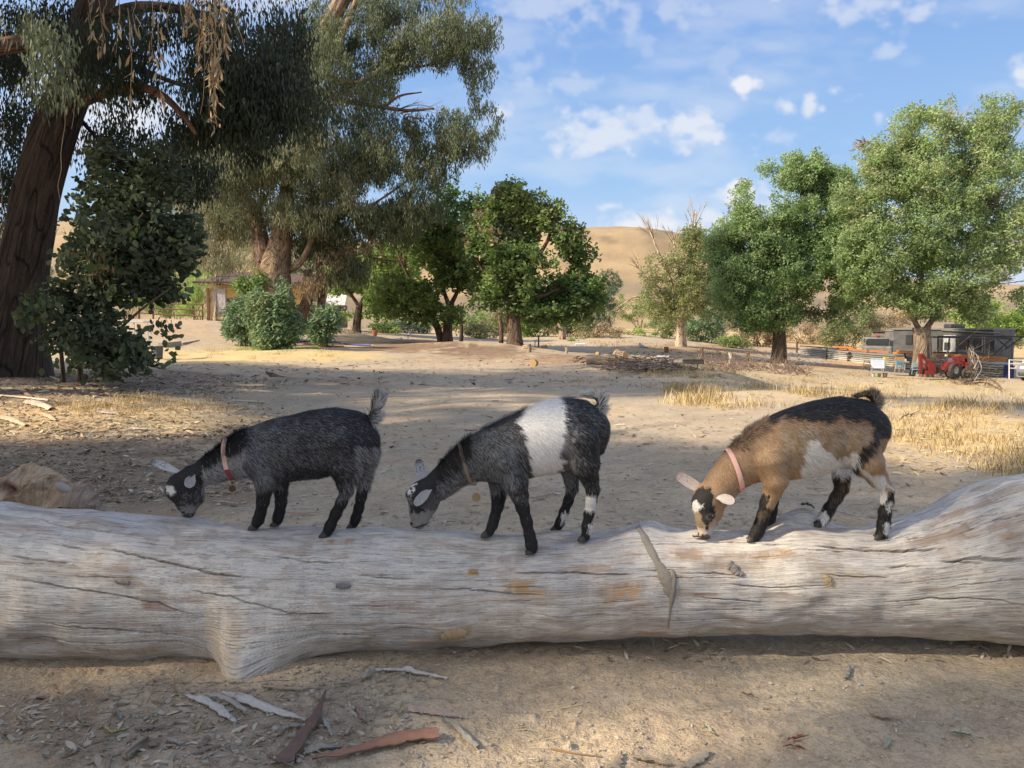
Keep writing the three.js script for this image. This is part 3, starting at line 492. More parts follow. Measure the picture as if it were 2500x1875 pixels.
  // extra long hair: [px, py, spread, count, dir, length mm, colour]
  for (const [x, y, dz, sx, sy, cnt, dx, dy, len, c] of q.tufts ?? []) for (let i = 0; i < cnt; i++) {
    const p = U(x + (R() - .5) * sx, y + (R() - .5) * sy, D0 - (dz + (R() - .5) * 30) * px2m), dir = V(dx + (R() - .5) * .5, -dy + (R() - .5) * .5, (R() - .5) * .5).normalize(), b = .6 + .8 * R();
    strand(p, V(.2, .3, .9).normalize(), dir, len / 1000 * (.5 + .7 * R()), .0015, c.map((e) => e * b), .06);
  }
  const hg = new THREE.BufferGeometry(); hg.setAttribute('position', new THREE.Float32BufferAttribute(hp, 3)); hg.setAttribute('normal', new THREE.Float32BufferAttribute(hn, 3)); hg.setAttribute('color', new THREE.Float32BufferAttribute(hc, 3));
  const fur = part('fur', hg, hairMat, root); fur.userData.kind = 'stuff';
  // hooves: two claws on each foot
  legNodes.forEach(({ n, f, l }) => {
    const fwd = l.fwd ?? -1, list = [];
    for (const s of [-1, 1]) { const c = new THREE.SphereGeometry(1, 14, 10); const A = c.attributes.position; for (let i = 0; i < A.count; i++) { let x = A.getX(i), y = A.getY(i), z = A.getZ(i); if (y < -.35) y = -.35 - (y + .35) * .1; const tp = 1 - .35 * smooth(-.2, 1, y); x = x * tp + (fwd < 0 ? -1 : 1) * (-.25 * y); z *= tp; A.setXYZ(i, x * 0.0175, (y + .38) * 0.019, z * .0098); } c.rotateY(s * .14 * -fwd); c.translate(f.x + fwd * 0.008, f.y - .001, f.z + s * .0085); c.computeVertexNormals(); list.push(c); }
    part('hoof', join(list), q.hoofMat ?? hoofMat, root);
  });
  const onSkin = (px, py) => { let D = D0 - 90 * px2m; for (let i = 0; i < 60; i++) { const p = U(px, py, D), f = field(p.x, p.y, p.z); if (f < .0004) break; D += f * .7; } return (D0 - D) / px2m; };
  // ears, each a cupped leaf with thickness: from the head at a to the tip b, facing n, w wide
  for (const e of q.ears) {
    if (e.near) { const d = onSkin(e.a[0], e.a[1]) - 3; e.a[2] = d; e.b[2] += d; }
    const a = V(...J([...e.a, 1])), b = V(...J([...e.b, 1])), ax = b.clone().sub(a), L = ax.length(); ax.normalize();
    const n = V(...e.n); n.addScaledVector(ax, -n.dot(ax)).normalize(); const s = V(0, 0, 0).crossVectors(ax, n), mb = new MB(), w = e.w * px2m / 2, nu = 40, nv = 22;
    for (const face of [1, -1]) { const o = mb.p.length / 3; for (let i = 0; i <= nu; i++) for (let j = 0; j <= nv; j++) {
      const t = i / nu, k = j / nv * 2 - 1, W = w * ((e.near ? .26 : .52) + (e.near ? .74 : .48) * smooth(0, .5, t)) * Math.sqrt(Math.max(0, 1 - Math.pow(Math.max(0, t - .6) / .4, 2.4))) + .0004, cup = (e.cup ?? .6) * w * (k * k) * (1 - .5 * t) * (e.near ? smooth(-.1, .4, t) : 1), th = face * .0030 * (1 - k * k), bend = (e.bend ?? 0) * L * t * t;
      const p = a.clone().addScaledVector(ax, t * L).addScaledVector(s, k * W).addScaledVector(n, cup + th + bend);
      const sp2 = noise(t * 34 + e.w, k * 15, 3 + face), dk = e.spots * smooth(.54, .68, sp2) * (face > 0 ? 1 : .7) * smooth(.15, .65, t), rim = smooth(.8, 1, Math.abs(k)) * .25, tip = (e.tip ?? 0) * smooth(.75, 1, t);
      mb.v(p.x, p.y, p.z, t, k, e.c.map((x, q2) => lerp(lerp(lerp(x, e.dark[q2], dk), x * 1.15, rim), e.dark[q2], tip)));
      if (i && j) { const v = mb.p.length / 3 - 1; face > 0 ? mb.quad(v - nv - 2, v - nv - 1, v, v - 1) : mb.quad(v - 1, v, v - nv - 1, v - nv - 2); }
    } }
    part('ear', mb.geo(), skinMat, root);
  }
  for (const e of q.eyes) { const p = U(e[0], e[1], D0 - (onSkin(e[0], e[1]) - .1 * e[3]) * px2m), s = new THREE.SphereGeometry(e[3] * px2m, 16, 12); s.scale(1.15, .85, .8); s.translate(p.x, p.y, p.z); part('eye', s, eyeMat, root); }
  q.collar(root, { J, D0, px2m, U: (x, y, d) => U(x, y, D0 - d * px2m), field });
  return root;
}
// a strap round the neck: centre, the two directions across it (in pixels at the goat), half sizes, strap width; colour(t) splits it in pieces
function strap(root, ctx, { top, bottom, half, width, mats, lean = 0, off = 4 }) {
  // top and bottom: [px, py, dz] of the collar's upper and lower ends; half: half breadth in px; the ring is shrunk onto the coat
  const A = ctx.U(...top), B = ctx.U(...bottom), c = A.clone().add(B).multiplyScalar(.5), up = A.clone().sub(c), r = up.length(); up.normalize();
  const side = V(lean, 0, 1); side.addScaledVector(up, -side.dot(up)).normalize(); const axis = V(0, 0, 0).crossVectors(up, side), n = 64, w = width * ctx.px2m / 2, hb = half * ctx.px2m;
  const ring = (a, o) => { const d = up.clone().multiplyScalar(Math.cos(a) * r).addScaledVector(side, Math.sin(a) * hb), p = c.clone().add(d), l = d.length(); d.normalize(); let s = l; for (let i = 0; i < 14; i++) { const q = c.clone().addScaledVector(d, s); s -= (ctx.field(q.x, q.y, q.z) - off * ctx.px2m) * .7; } s = lerp(l, s, .85); return c.clone().addScaledVector(d, s + o); };
  const out = [];
  for (const [name, a0, a1, mat] of mats) {
    const mb = new MB(), m = Math.max(6, Math.round(n * (a1 - a0) / 6.283)), th = .0032;
    for (let i = 0; i <= m; i++) { const a = lerp(a0, a1, i / m), o = [[-w, 0], [-w * .85, th], [w * .85, th], [w, 0], [w * .85, -.001], [-w * .85, -.001], [-w, 0]]; o.forEach(([x, y], j) => { const p = ring(a, y).addScaledVector(axis, x); mb.v(p.x, p.y, p.z, x * 20, a); if (i && j) { const v = mb.p.length / 3 - 1; mb.quad(v - 8, v - 7, v, v - 1); } }); }
    out.push(part(name, mb.geo(), mat, root, out[0] ?? root));
  }
  return { mesh: out[0], ring };
}
function tagDisc(root, parent, ctx, px, py, dz, r, mat, turn = 0) {
  const p = ctx.U(px, py, dz), g = new THREE.CylinderGeometry(r * ctx.px2m, r * ctx.px2m, .002, 28); g.rotateX(Math.PI / 2); g.rotateY(turn); g.translate(p.x, p.y, p.z);
  part('tag', g, mat, root, parent);
  const q = ctx.U(px, py - r - 4, dz), t = new THREE.TorusGeometry(5.5 * ctx.px2m, .9 * ctx.px2m, 8, 20); t.rotateY(turn + .4); t.translate(q.x, q.y, q.z); part('ring', t, std([.55, .5, .42], .35, { metalness: .9 }), root, parent);
}
const ragged = (u, v, s = 1, w = 9) => [u + (noise(u * .16 * s, v * .16 * s, 1) - .5) * w * 1.6, v + (noise(u * .16 * s + 9, v * .16 * s, 5) - .5) * w * 1.6];
const BLK = [.011, .011, .013], GRY = [.27, .275, .29], WHT = [.74, .73, .72], PALE = [.42, .42, .43];

// ---- the grey goat on the left
goat('goat', 'dark grey goat with pink and maroon collar, leftmost on the log', {
  seed: 11, hairs: 84000,
  body: [[26, .84, [604, 1106, 0, 53], [650, 1102, 0, 64], [700, 1095, 0, 72], [770, 1084, 0, 77], [826, 1074, 0, 73], [862, 1070, 0, 58], [884, 1082, 0, 38]], [20, .9, [880, 1080, 12, 34], [892, 1112, 14, 22]], [20, .9, [880, 1080, -12, 34], [890, 1108, -16, 22]],
    [24, .8, [606, 1108, 0, 48], [562, 1124, 0, 38], [520, 1142, 0, 31], [478, 1162, 0, 27]], [14, .85, [466, 1168, 0, 29], [440, 1187, 0, 29], [432, 1196, 0, 26]], [12, .8, [440, 1200, 0, 26], [452, 1228, 0, 19], [459, 1248, 0, 14]], [8, .9, [472, 1192, 0, 26], [478, 1216, 0, 18], [470, 1246, 0, 9]], [5, 1, [452, 1254, 0, 9], [465, 1255, 0, 9]], [6, 1, [414, 1196, 5, 8], [412, 1200, -5, 8]], [5, 1, [452, 1212, 17, 9], [458, 1216, 18, 7]]],
  legs: [{ mid: [[634, 1130, 34, 40], [646, 1172, 40, 24], [645, 1200, null, 17], [642, 1224, null, 14], [636, 1252, null, 11.5], [631, 1268, null, 12]], foot: [623, 1292], tx: 2 }, { mid: [[660, 1130, -34, 38], [682, 1174, -38, 22], [686, 1202, null, 15], [686, 1226, null, 13], [683, 1248, null, 11], [679, 1262, null, 11.5]], foot: [676, 1284], tx: 1 },
    { mid: [[842, 1092, 30, 52], [840, 1140, 38, 36], [842, 1174, null, 20], [846, 1198, null, 15], [834, 1226, null, 12.5], [820, 1254, null, 12], [806, 1284, null, 11.5]], foot: [796, 1311], tx: 3 }, { mid: [[870, 1092, -30, 48], [876, 1138, -36, 32], [882, 1166, null, 18], [888, 1186, null, 14], [882, 1212, null, 12], [876, 1240, null, 11], [869, 1264, null, 11]], foot: [862, 1290], tx: 2 }],
  flow: (u, v) => u < 560 ? (v > 1185 ? [-.15, .9] : [.75, .55]) : v > 1165 ? [.12, 1] : [.85, lerp(.25, .8, smooth(1010, 1150, v))],
  coat: (u0, v0) => {
    const [u, v] = ragged(u0, v0), n = noise(u * .08, v * .08, 7);
    let c = BLK, d = [.22, .225, .24], m = .40, L = 18, lift = .17;
    if (v > 1196 && u > 560) { m = v > 1228 ? 0 : u > 780 && u < 870 && v < 1222 ? .5 : .08; L = 11; lift = .3; c = [.008, .008, .01]; if (u > 780 && v > 1165 && v < 1212 && u < 862) m = .6; }
    else if (u > 600) {
      m = .27 + .27 * smooth(760, 600, u) + .16 * smooth(1080, 1150, v) + (n - .5) * .3;
      m *= lerp(.35, 1, smooth(1000, 1050, v + (n - .5) * 30)); if (u > 840 && v < 1100) m *= .35; if (u > 860 && v > 1090) { m = .62; d = [.33, .33, .34]; L = 36; lift = .4; }
      if (u > 690 && u < 830 && v > 1140) m *= .3; if (u > 640 && v > 1165 && v < 1200) L = 22;
    } else {
      const s = (v - 1102) - (u - 505) * -.47;                     // distance below the line of the mane
      if (u > 495) { m = s < 34 ? .03 : .75; d = PALE; L = s < 30 ? 30 : 20; lift = s < 28 ? .6 : .3; }
      else { m = .08; L = 9; lift = .25; if (v > 1140 + (495 - u) * .1 && u > 476 && v > 1178) m = .3; if (Math.hypot((u - 417) / 11, (v - 1196) / 12) < 1) return { c: WHT, d: WHT, m: 0, L: 9, lift }; if (v > 1238 - (u - 440) * .2) { m = .7; d = [.40, .39, .38]; L = 5; if (v > 1256) { c = [.03, .028, .03]; m = .1; L = 3; } } if (Math.hypot((u - 459) / 12, (v - 1210) / 4) < 1 || Math.hypot((u - 452) / 15, (v - 1226) / 4) < 1) m = .6; if (Math.hypot((u0 - 446) / 4, (v0 - 1252) / 3) < 1 || Math.abs(v0 - 1256 + (u0 - 462) * .25) < 1.6 && u0 > 452) { return { c: [.01, .01, .01], d: BLK, m: 0, L: 0 }; } }
    }
    return { c, d, m, L, lift };
  },
  tail: { dock: [[898, 1030, 0], [910, 1010, 0], [918, 992, 0], [924, 976, 0]], r: 5, len: 42, side: (s) => s < .4 ? [.25, 1.1] : [.35 - s * .2, -.25], pale: (s, x) => x > -.3 ? .75 : .3, light: [.46, .45, .43], dark: [.02, .02, .022] },
  tufts: [[906, 1060, 0, 14, 60, 500, .35, .95, 45, [.30, .30, .31]], [898, 1116, 8, 24, 24, 300, .2, 1, 38, [.26, .26, .27]]],
  ears: [{ a: [440, 1153, -16], b: [370, 1125, -46], n: [0, .35, .9], w: 19, c: [.46, .46, .49], dark: [.05, .05, .06], spots: .95, tip: .8 }, { near: 1, a: [475, 1157, 0], b: [462, 1192, 12], n: [-.25, .35, .9], w: 31, c: [.27, .27, .29], dark: [.06, .08, .09], spots: .6, cup: .5 }],
  eyes: [[455, 1216, 19, 4.2]],
  collar: (root, x) => { const k = strap(root, x, { top: [557, 1086, 0], bottom: [572, 1166, 0], half: 38, width: 11, mats: [['collar', 0, 1.95, std([.72, .46, .36], .8)], ['collar_band', 1.95, 2.9, std([.26, .03, .06], .7)], ['collar_band', 2.9, 6.284, std([.72, .46, .36], .8)]] }); tagDisc(root, k.mesh, x, 567, 1193, 3, 8.5, std([.10, .06, .05], .35, { metalness: .7 }), .3); },
});
// ---- the black goat with the white belt in the middle
{
  const belt = [[1292, 985], [1316, 972], [1345, 964], [1366, 966], [1372, 1000], [1375, 1040], [1373, 1078], [1358, 1110], [1374, 1124], [1366, 1140], [1352, 1162], [1322, 1180], [1296, 1178], [1292, 1140], [1284, 1095], [1276, 1056], [1256, 1028]];
  goat('goat', 'black goat with a broad white belt round its middle, between the other two', {
    seed: 22, hairs: 90000,
    body: [[26, .84, [1206, 1110, 0, 66], [1246, 1098, 0, 68], [1290, 1084, 0, 74], [1340, 1068, 0, 82], [1384, 1054, 0, 78], [1420, 1046, 0, 60], [1444, 1050, 0, 40]], [20, .9, [1440, 1050, 12, 36], [1452, 1090, 14, 22]], [20, .9, [1440, 1050, -12, 36], [1450, 1088, -14, 22]],
      [24, .8, [1204, 1106, 0, 54], [1162, 1118, 0, 46], [1124, 1140, 0, 38], [1084, 1172, 0, 31], [1062, 1192, 0, 29]], [14, .85, [1058, 1192, 0, 30], [1032, 1206, 0, 31], [1022, 1214, 0, 27]], [12, .8, [1026, 1216, 0, 27], [1022, 1246, 0, 21], [1020, 1272, 0, 16]], [8, .9, [1052, 1206, 0, 28], [1046, 1236, 0, 20], [1034, 1272, 0, 12]], [5, 1, [1012, 1278, 0, 11], [1024, 1280, 0, 11]], [6, 1, [1000, 1206, 6, 10], [1003, 1202, -8, 9]], [5, 1, [1026, 1234, 19, 9], [1034, 1239, 19, 7]]],
    legs: [{ mid: [[1232, 1130, 34, 48], [1258, 1176, 44, 29], [1268, 1208, null, 20], [1276, 1238, null, 15], [1286, 1274, null, 12.5], [1293, 1306, null, 12], [1297, 1326, null, 13]], foot: [1299, 1352], tx: 0, rf: 13 }, { mid: [[1216, 1140, -34, 42], [1219, 1190, -40, 22], [1217, 1216, null, 16], [1215, 1236, null, 13.5], [1208, 1262, null, 11.5], [1203, 1280, null, 11.5]], foot: [1190, 1311], tx: 5 },
      { mid: [[1412, 1080, 30, 52], [1428, 1130, 40, 34], [1438, 1164, null, 21], [1447, 1194, null, 15], [1444, 1222, null, 12], [1438, 1252, null, 11.5], [1433, 1284, null, 11.5]], foot: [1427, 1322], tx: 3 }, { mid: [[1398, 1080, -30, 46], [1392, 1140, -38, 26], [1394, 1170, null, 17], [1397, 1192, null, 13.5], [1388, 1222, null, 11.5], [1377, 1250, null, 11], [1369, 1272, null, 11]], foot: [1357, 1300], tx: 4 }],
    flow: (u, v) => u < 1150 ? (u < 1075 && v > 1185 ? [-.1, .9] : [.7, .6]) : v > 1180 ? [.1, 1] : [.8, lerp(.35, .9, smooth(1000, 1150, v))],
    coat: (u0, v0, side) => {
      const [u, v] = ragged(u0, v0), n = noise(u * .08, v * .08, 3);
      let c = BLK, d = GRY, m = .3, L = 18, lift = .19;
      if (u > 1250 && inPoly(u, v, belt)) return { c: [.82, .81, .79], d: v > 1155 ? [.60, .47, .37] : [.74, .73, .72], m: .3, L: 17, lift: .16 };
      if (u > 1300 && v > 1128 && v < 1175 && u < 1400) return { c: [.10, .09, .085], d: PALE, m: .25, L: 14, lift: .25 };
      if (v > 1205 && u > 1150) {
        m = u < 1300 && v < 1225 && u > 1240 ? .3 : .03; L = 11; c = [.008, .008, .01];
        if (u > 1415 && v > 1208 && v < 1248 + (u - 1440) * .2 && u < 1462 && !(u > 1450 && v < 1232)) return { c: WHT, d: PALE, m: .15, L: 12, lift: .25 };
        if (Math.hypot((u - 1384) / 9, (v - 1268) / 13) < 1 || Math.hypot((u - 1440) / 5, (v - 1292) / 16) < 1) return { c: WHT, d: WHT, m: 0, L: 12, lift: .4 };
      } else if (u > 1150) { m = .42 + (n - .5) * .35 + .15 * smooth(1060, 1130, v); if (v < 1060 - (u - 1150) * .35) { m *= .6; lift = .55; L = 32; } if (u > 1400) m = .2 + (n - .5) * .25; if (u > 1420 && v > 1060) m = .10; if (u > 1260 && u < 1300 && v > 1100) m *= .5; }
      else {
        const s = (v - 1105) - (u - 1115) * -.78;
        if (u > 1070) { m = s < 36 ? .02 : .55; L = s < 32 ? 30 : 18; lift = s < 30 ? .65 : .3; }
        else { m = .06; L = 8; if (u > 1048 && v > 1200) m = .35; if (v > 1215 && u > 1035) m = .4; if (inPoly(u, v, [[990, 1206], [1005, 1194], [1014, 1180], [1020, 1184], [1012, 1198], [1004, 1208]])) return { c: WHT, d: WHT, m: 0, L: 8, lift }; if (v > 1254 - (u - 1000) * .15) { m = .75; d = [.50, .49, .48]; L = 5; if (v > 1270 && u < 1012) { c = [.16, .14, .14]; m = .2; L = 3; } if (v > 1280 && u > 1020) { c = [.10, .09, .09]; m = .2; } } if (u < 1002 && v > 1215 && v < 1260) { m = .8; d = PALE; } if (Math.hypot((u - 1020) / 16, (v - 1228) / 4) < 1) m = .7; if (Math.hypot((u0 - 1005) / 4, (v0 - 1279) / 3.4) < 1 || Math.abs(v0 - 1288 + (u0 - 1020) * .35) < 1.8 && u0 > 1010) { return { c: [.01, .01, .01], d: BLK, m: 0, L: 0 }; } }
      }
      return { c, d, m, L, lift };
    },
    tail: { dock: [[1444, 1018, 0], [1458, 1000, 0], [1464, 982, 0], [1456, 968, 0], [1442, 962, 0]], r: 5, len: 40, side: (s) => s < .35 ? [.35, 1.0] : s < .6 ? [.5, -.2] : [-.9, .25], pale: (s) => .4 + .5 * s, light: [.70, .68, .64], dark: [.02, .02, .022] },
    tufts: [[1458, 1030, 0, 16, 40, 350, .4, .9, 42, [.42, .42, .42]], [1452, 1110, 4, 20, 40, 200, .1, 1, 34, [.015, .015, .018]]],
    ears: [{ a: [1035, 1178, -18], b: [1021, 1122, -34], n: [.1, 0, 1], w: 26, c: [.38, .38, .40], dark: [.05, .05, .06], spots: .95, tip: .9 }, { near: 1, a: [1055, 1192, 0], b: [1013, 1234, 12], n: [-.25, .35, .9], w: 24, c: [.29, .295, .31], dark: [.12, .12, .13], spots: .45, cup: .5 }],
    eyes: [[1029, 1238, 22, 4.2]],
    collar: (root, x) => { const m = std([.19, .15, .11], .75), k = strap(root, x, { top: [1128, 1098, 0], bottom: [1152, 1180, 0], half: 42, width: 9, mats: [['collar', 0, 6.284, m]] }); const b = x.U(1155, 1175, 16), g = new RoundedBoxGeometry(.026, .032, .012, 2, .004); g.translate(b.x, b.y, b.z); part('buckle', g, std([.16, .14, .12], .5), root, k.mesh); tagDisc(root, k.mesh, x, 1163, 1214, 14, 10.5, std([.30, .24, .15], .4, { metalness: .85 }), .15); },
  });
}
// ---- the tan goat on the right
{
  const TAN = [.39, .245, .135], LTAN = [.50, .36, .23];
  const belly = [[1972, 1070], [1988, 1076], [2004, 1092], [2030, 1112], [2046, 1124], [2080, 1100], [2090, 1120], [2078, 1140], [2030, 1160], [1990, 1172], [1950, 1176], [1956, 1140], [1962, 1100]];
  const thigh = [[2084, 1112], [2100, 1146], [2128, 1160], [2152, 1158], [2160, 1176], [2182, 1190], [2176, 1200], [2162, 1182], [2158, 1192], [2166, 1212], [2152, 1230], [2146, 1228], [2140, 1204], [2126, 1180], [2104, 1160], [2088, 1140]];
  const mask = [[1728, 1186], [1740, 1189], [1746, 1212], [1749, 1231], [1754, 1246], [1750, 1256], [1750, 1266], [1739, 1274], [1738, 1290], [1732, 1293], [1730, 1281], [1724, 1273], [1719, 1256], [1713, 1248], [1701, 1250], [1690, 1256], [1680, 1239], [1680, 1224], [1690, 1212], [1698, 1206], [1704, 1196], [1713, 1190]], star = [[1694, 1226], [1704, 1220], [1715, 1230], [1727, 1231], [1717, 1240], [1712, 1247], [1703, 1251], [1694, 1244]];
  goat('goat', 'tan and black goat with white belly and pink collar, rightmost on the log', {
    seed: 33, hairs: 94000,
    body: [[26, .84, [1868, 1104, 0, 66], [1908, 1092, 0, 74], [1956, 1078, 0, 80], [2010, 1064, 0, 82], [2060, 1050, 0, 76], [2100, 1044, 0, 60], [2124, 1050, 0, 42]], [20, .9, [2120, 1050, 12, 38], [2134, 1090, 16, 22]], [20, .9, [2120, 1050, -12, 38], [2130, 1090, -14, 22]],
      [24, .8, [1864, 1104, 0, 60], [1826, 1124, 2, 48], [1790, 1152, 4, 41], [1760, 1186, 6, 35], [1744, 1208, 8, 31]], [14, .9, [1746, 1208, 8, 32], [1728, 1218, 10, 33], [1718, 1230, 14, 28]], [12, .9, [1722, 1236, 14, 28], [1722, 1270, 20, 22], [1720, 1298, 24, 15]], [8, .9, [1746, 1222, 8, 28], [1742, 1252, 12, 20], [1730, 1296, 18, 10]], [5, 1, [1714, 1304, 26, 10], [1724, 1306, 24, 11]], [6, 1, [1704, 1222, 24, 9], [1712, 1216, 22, 9]], [5, 1, [1737, 1256, 30, 8], [1742, 1262, 28, 7]]],
    legs: [{ mid: [[1884, 1130, 34, 48], [1892, 1172, 42, 29], [1886, 1200, null, 21], [1874, 1228, null, 16.5], [1864, 1256, null, 13.5], [1858, 1276, null, 13.5], [1850, 1296, null, 14]], foot: [1838, 1322], tx: 4, rf: 14 }, { mid: [[1890, 1134, -34, 44], [1886, 1190, -40, 20], [1884, 1222, null, 15], [1883, 1246, null, 13], [1880, 1264, null, 12]], foot: [1872, 1290], tx: 3 },
      { mid: [[2090, 1082, 30, 54], [2118, 1128, 40, 36], [2142, 1166, null, 22], [2164, 1194, null, 15.5], [2166, 1222, null, 13.5], [2160, 1252, null, 13], [2158, 1278, null, 13.5]], foot: [2148, 1316], tx: 5, rf: 14 }, { mid: [[2070, 1082, -30, 48], [2056, 1140, -38, 26], [2054, 1168, null, 19], [2056, 1190, null, 15.5], [2042, 1214, null, 13.5], [2024, 1242, null, 12.5], [2013, 1262, null, 12.5]], foot: [1999, 1287], tx: 6 }],
    flow: (u, v) => u < 1810 ? (u < 1765 && v > 1215 ? [-.05, .9] : [.55, .75]) : v > 1180 ? [.1, 1] : [.8, lerp(.4, .9, smooth(1000, 1150, v))],
    coat: (u0, v0, side) => {
      const [u, v] = ragged(u0, v0), n = noise(u * .07, v * .07, 3);
      let c = TAN, d = LTAN, m = .35, L = 16, lift = .17;
      if (side > 0 && u > 1930 && v < 1185 && inPoly(u, v, belly)) return { c: [.74, .72, .69], d: [.62, .55, .47], m: .25, L: 18, lift: .2 };
      if (side > 0 && u0 > 2080 && inPoly(lerp(u0, u, .5), lerp(v0, v, .5), thigh)) return { c: WHT, d: [.6, .52, .45], m: .12, L: 11, lift: .22 };
      if (side < 0 && u > 1960 && u < 2100 && v > 1120 && v < 1165) return { c: WHT, d: PALE, m: .2, L: 16, lift: .2 };
      if (u < 1790 && v > 1186) {                                     // head
        L = 8; lift = .22; m = .3;
        const hu = lerp(u0, u, .4), hv = lerp(v0, v, .4);
        if (inPoly(hu, hv, star)) return { c: WHT, d: WHT, m: 0, L: 9, lift: .35 };
        if (inPoly(hu, hv, mask)) { c = BLK; d = [.12, .09, .06]; m = .14; if (Math.abs(Math.hypot((u0 - 1742) / 9, (v0 - 1260) / 7) - 1) < .25) { c = [.10, .07, .045]; m = .5; } }
        else if (u < 1728 && v > 1240) { c = [.30, .215, .135]; d = BLK; m = .33; if (v > 1286) { c = [.50, .40, .31]; m = .08; L = 5; } }
        else if (v > 1286) { c = [.60, .56, .52]; d = BLK; m = .15; L = 5; }
        else { c = [.40, .25, .14]; if (u < 1760 && v > 1270) { c = [.5, .38, .28]; } }
        if (v > 1304) { c = [.09, .06, .05]; d = [.3, .2, .15]; m = .25; L = 3; }
        if (Math.hypot((u0 - 1711) / 4, (v0 - 1304) / 3) < 1 || Math.hypot((u0 - 1724) / 3, (v0 - 1306) / 3) < 1) return { c: [.01, .008, .008], d: BLK, m: 0, L: 0 };
        return { c, d, m, L, lift };
      }
      if (u < 1860 && v > 1180 && u > 1790 && v < 1200) m = .5;
      if (v > 1180 && u > 1800 && u < 1930) {                          // fore legs
        L = 11; lift = .25; const front = u < 1884 - (v - 1206) * .25 + (v > 1240 ? 20 : 0);
        if (side < 0 && v > 1196) { c = BLK; d = [.1, .07, .05]; m = .1; } else if (v > 1258 || (front && v > 1206)) { c = [.009, .009, .010]; d = [.2, .13, .07]; m = v > 1244 && v < 1262 && u > 1852 ? .6 : .05; }
        return { c, d, m, L, lift };
      }
      if (v > 1150 && u > 1985) {                                    // hind legs
        L = 14; lift = .28; c = [.009, .009, .010]; d = [.22, .13, .07];
        if (u < 2075) { m = v < 1175 || (u > 2030 && v < 1240) ? .3 : .08; if (Math.hypot((u - 2014) / 14, (v - 1266) / 17) < 1) return { c: WHT, d: [.6, .5, .4], m: .1, L: 14, lift: .4 }; return { c, d, m, L, lift }; }
        if (v < 1162) { c = TAN; d = LTAN; m = .3; } else if (v < 1200 && u < 2176) { c = [.40, .24, .13]; d = WHT; m = .2; }
        else { m = .05; if (Math.hypot((u - 2168) / 8, (v - 1236) / 11) < 1 || Math.hypot((u - 2166) / 8, (v - 1288) / 18) < 1) return { c: WHT, d: BLK, m: .25, L: 11, lift: .35 }; }
        return { c, d, m, L, lift };
      }
      // the black saddle: dense on the back, thinning down the flank, with a stripe along the thigh
      const top = v - (u < 1900 ? lerp(1066, 1002, clamp((u - 1810) / 90)) : u < 2000 ? lerp(1002, 974, (u - 1900) / 100) : 972);
      const depth = u < 1860 ? 8 : lerp(14, 52, smooth(1860, 2020, u)), k = smooth(depth * 1.5, depth * .6, top + (n - .5) * 18);
      const grey = smooth(1900, 1980, u) * smooth(150, 40, top) * (u < 2096 ? 1 : .6);
      const sx = u - lerp(2130, 2086, smooth(1055, 1140, v)), stripe = v > 1030 && v < 1150 ? smooth(15, 6, Math.abs(sx)) : 0, rear = smooth(2124, 2140, u) * smooth(1075, 1050, v);
      m = .35; if (n > .5) c = [.36, .21, .11];
      const b = Math.max(k, stripe, rear);
      if (b > .02) { d = BLK; m = Math.min(1, .12 + b); } else if (grey > 0) { c = [.33, .225, .13]; d = [.06, .05, .045]; m = .42 * grey; if (n > .55) { c = [.40, .31, .22]; } }
      if (b > .5) { c = BLK; d = [.16, .13, .10]; m = .12; L = 24; }
      if (u < 1870 && top < 30) { L = 26; lift = .5; d = BLK; m = .45; c = TAN; }
      return { c, d, m, L, lift };
    },
    tail: { dock: [[2122, 1006, 0], [2134, 990, 0], [2134, 974, 0], [2122, 964, 0], [2108, 962, 0]], r: 6, len: 34, side: (s) => s < .4 ? [.5, .3] : s < .7 ? [.3, -.2] : [-.7, .35], pale: (s, x) => .55, light: [.33, .25, .16], dark: [.02, .018, .016] },
    tufts: [[2140, 1016, 0, 12, 40, 300, .4, .6, 34, [.2, .15, .1]], [2062, 1148, 30, 40, 10, 160, -.3, .8, 22, [.6, .58, .55]]],
    ears: [{ a: [1724, 1204, -4], b: [1650, 1158, -28], n: [.25, .1, 1], w: 27, c: [.50, .43, .38], dark: [.16, .11, .09], spots: .55, tip: .2 }, { near: 1, a: [1748, 1214, 0], b: [1793, 1224, 22], n: [.1, .5, .8], w: 25, c: [.50, .44, .40], dark: [.2, .14, .11], spots: .4, cup: .5, bend: -.12 }],
    eyes: [[1742, 1260, 34, 4.2]],
    collar: (root, x) => { const pk = std([.72, .42, .36], .8), k = strap(root, x, { top: [1780, 1112, 2], bottom: [1806, 1192, 2], half: 46, width: 12, mats: [['collar', 0, 6.284, pk]] }); const b = x.U(1811, 1184, 30), g = new RoundedBoxGeometry(.020, .036, .013, 2, .004); g.rotateZ(-.15); g.translate(b.x, b.y, b.z); part('buckle', g, std([.55, .25, .20], .45), root, k.mesh); const c = x.U(1812, 1172, 33), h = new RoundedBoxGeometry(.023, .010, .012, 2, .003); h.translate(c.x, c.y, c.z); part('buckle', h, std([.62, .48, .30], .4, { metalness: .6 }), root, k.mesh); },
  });
}
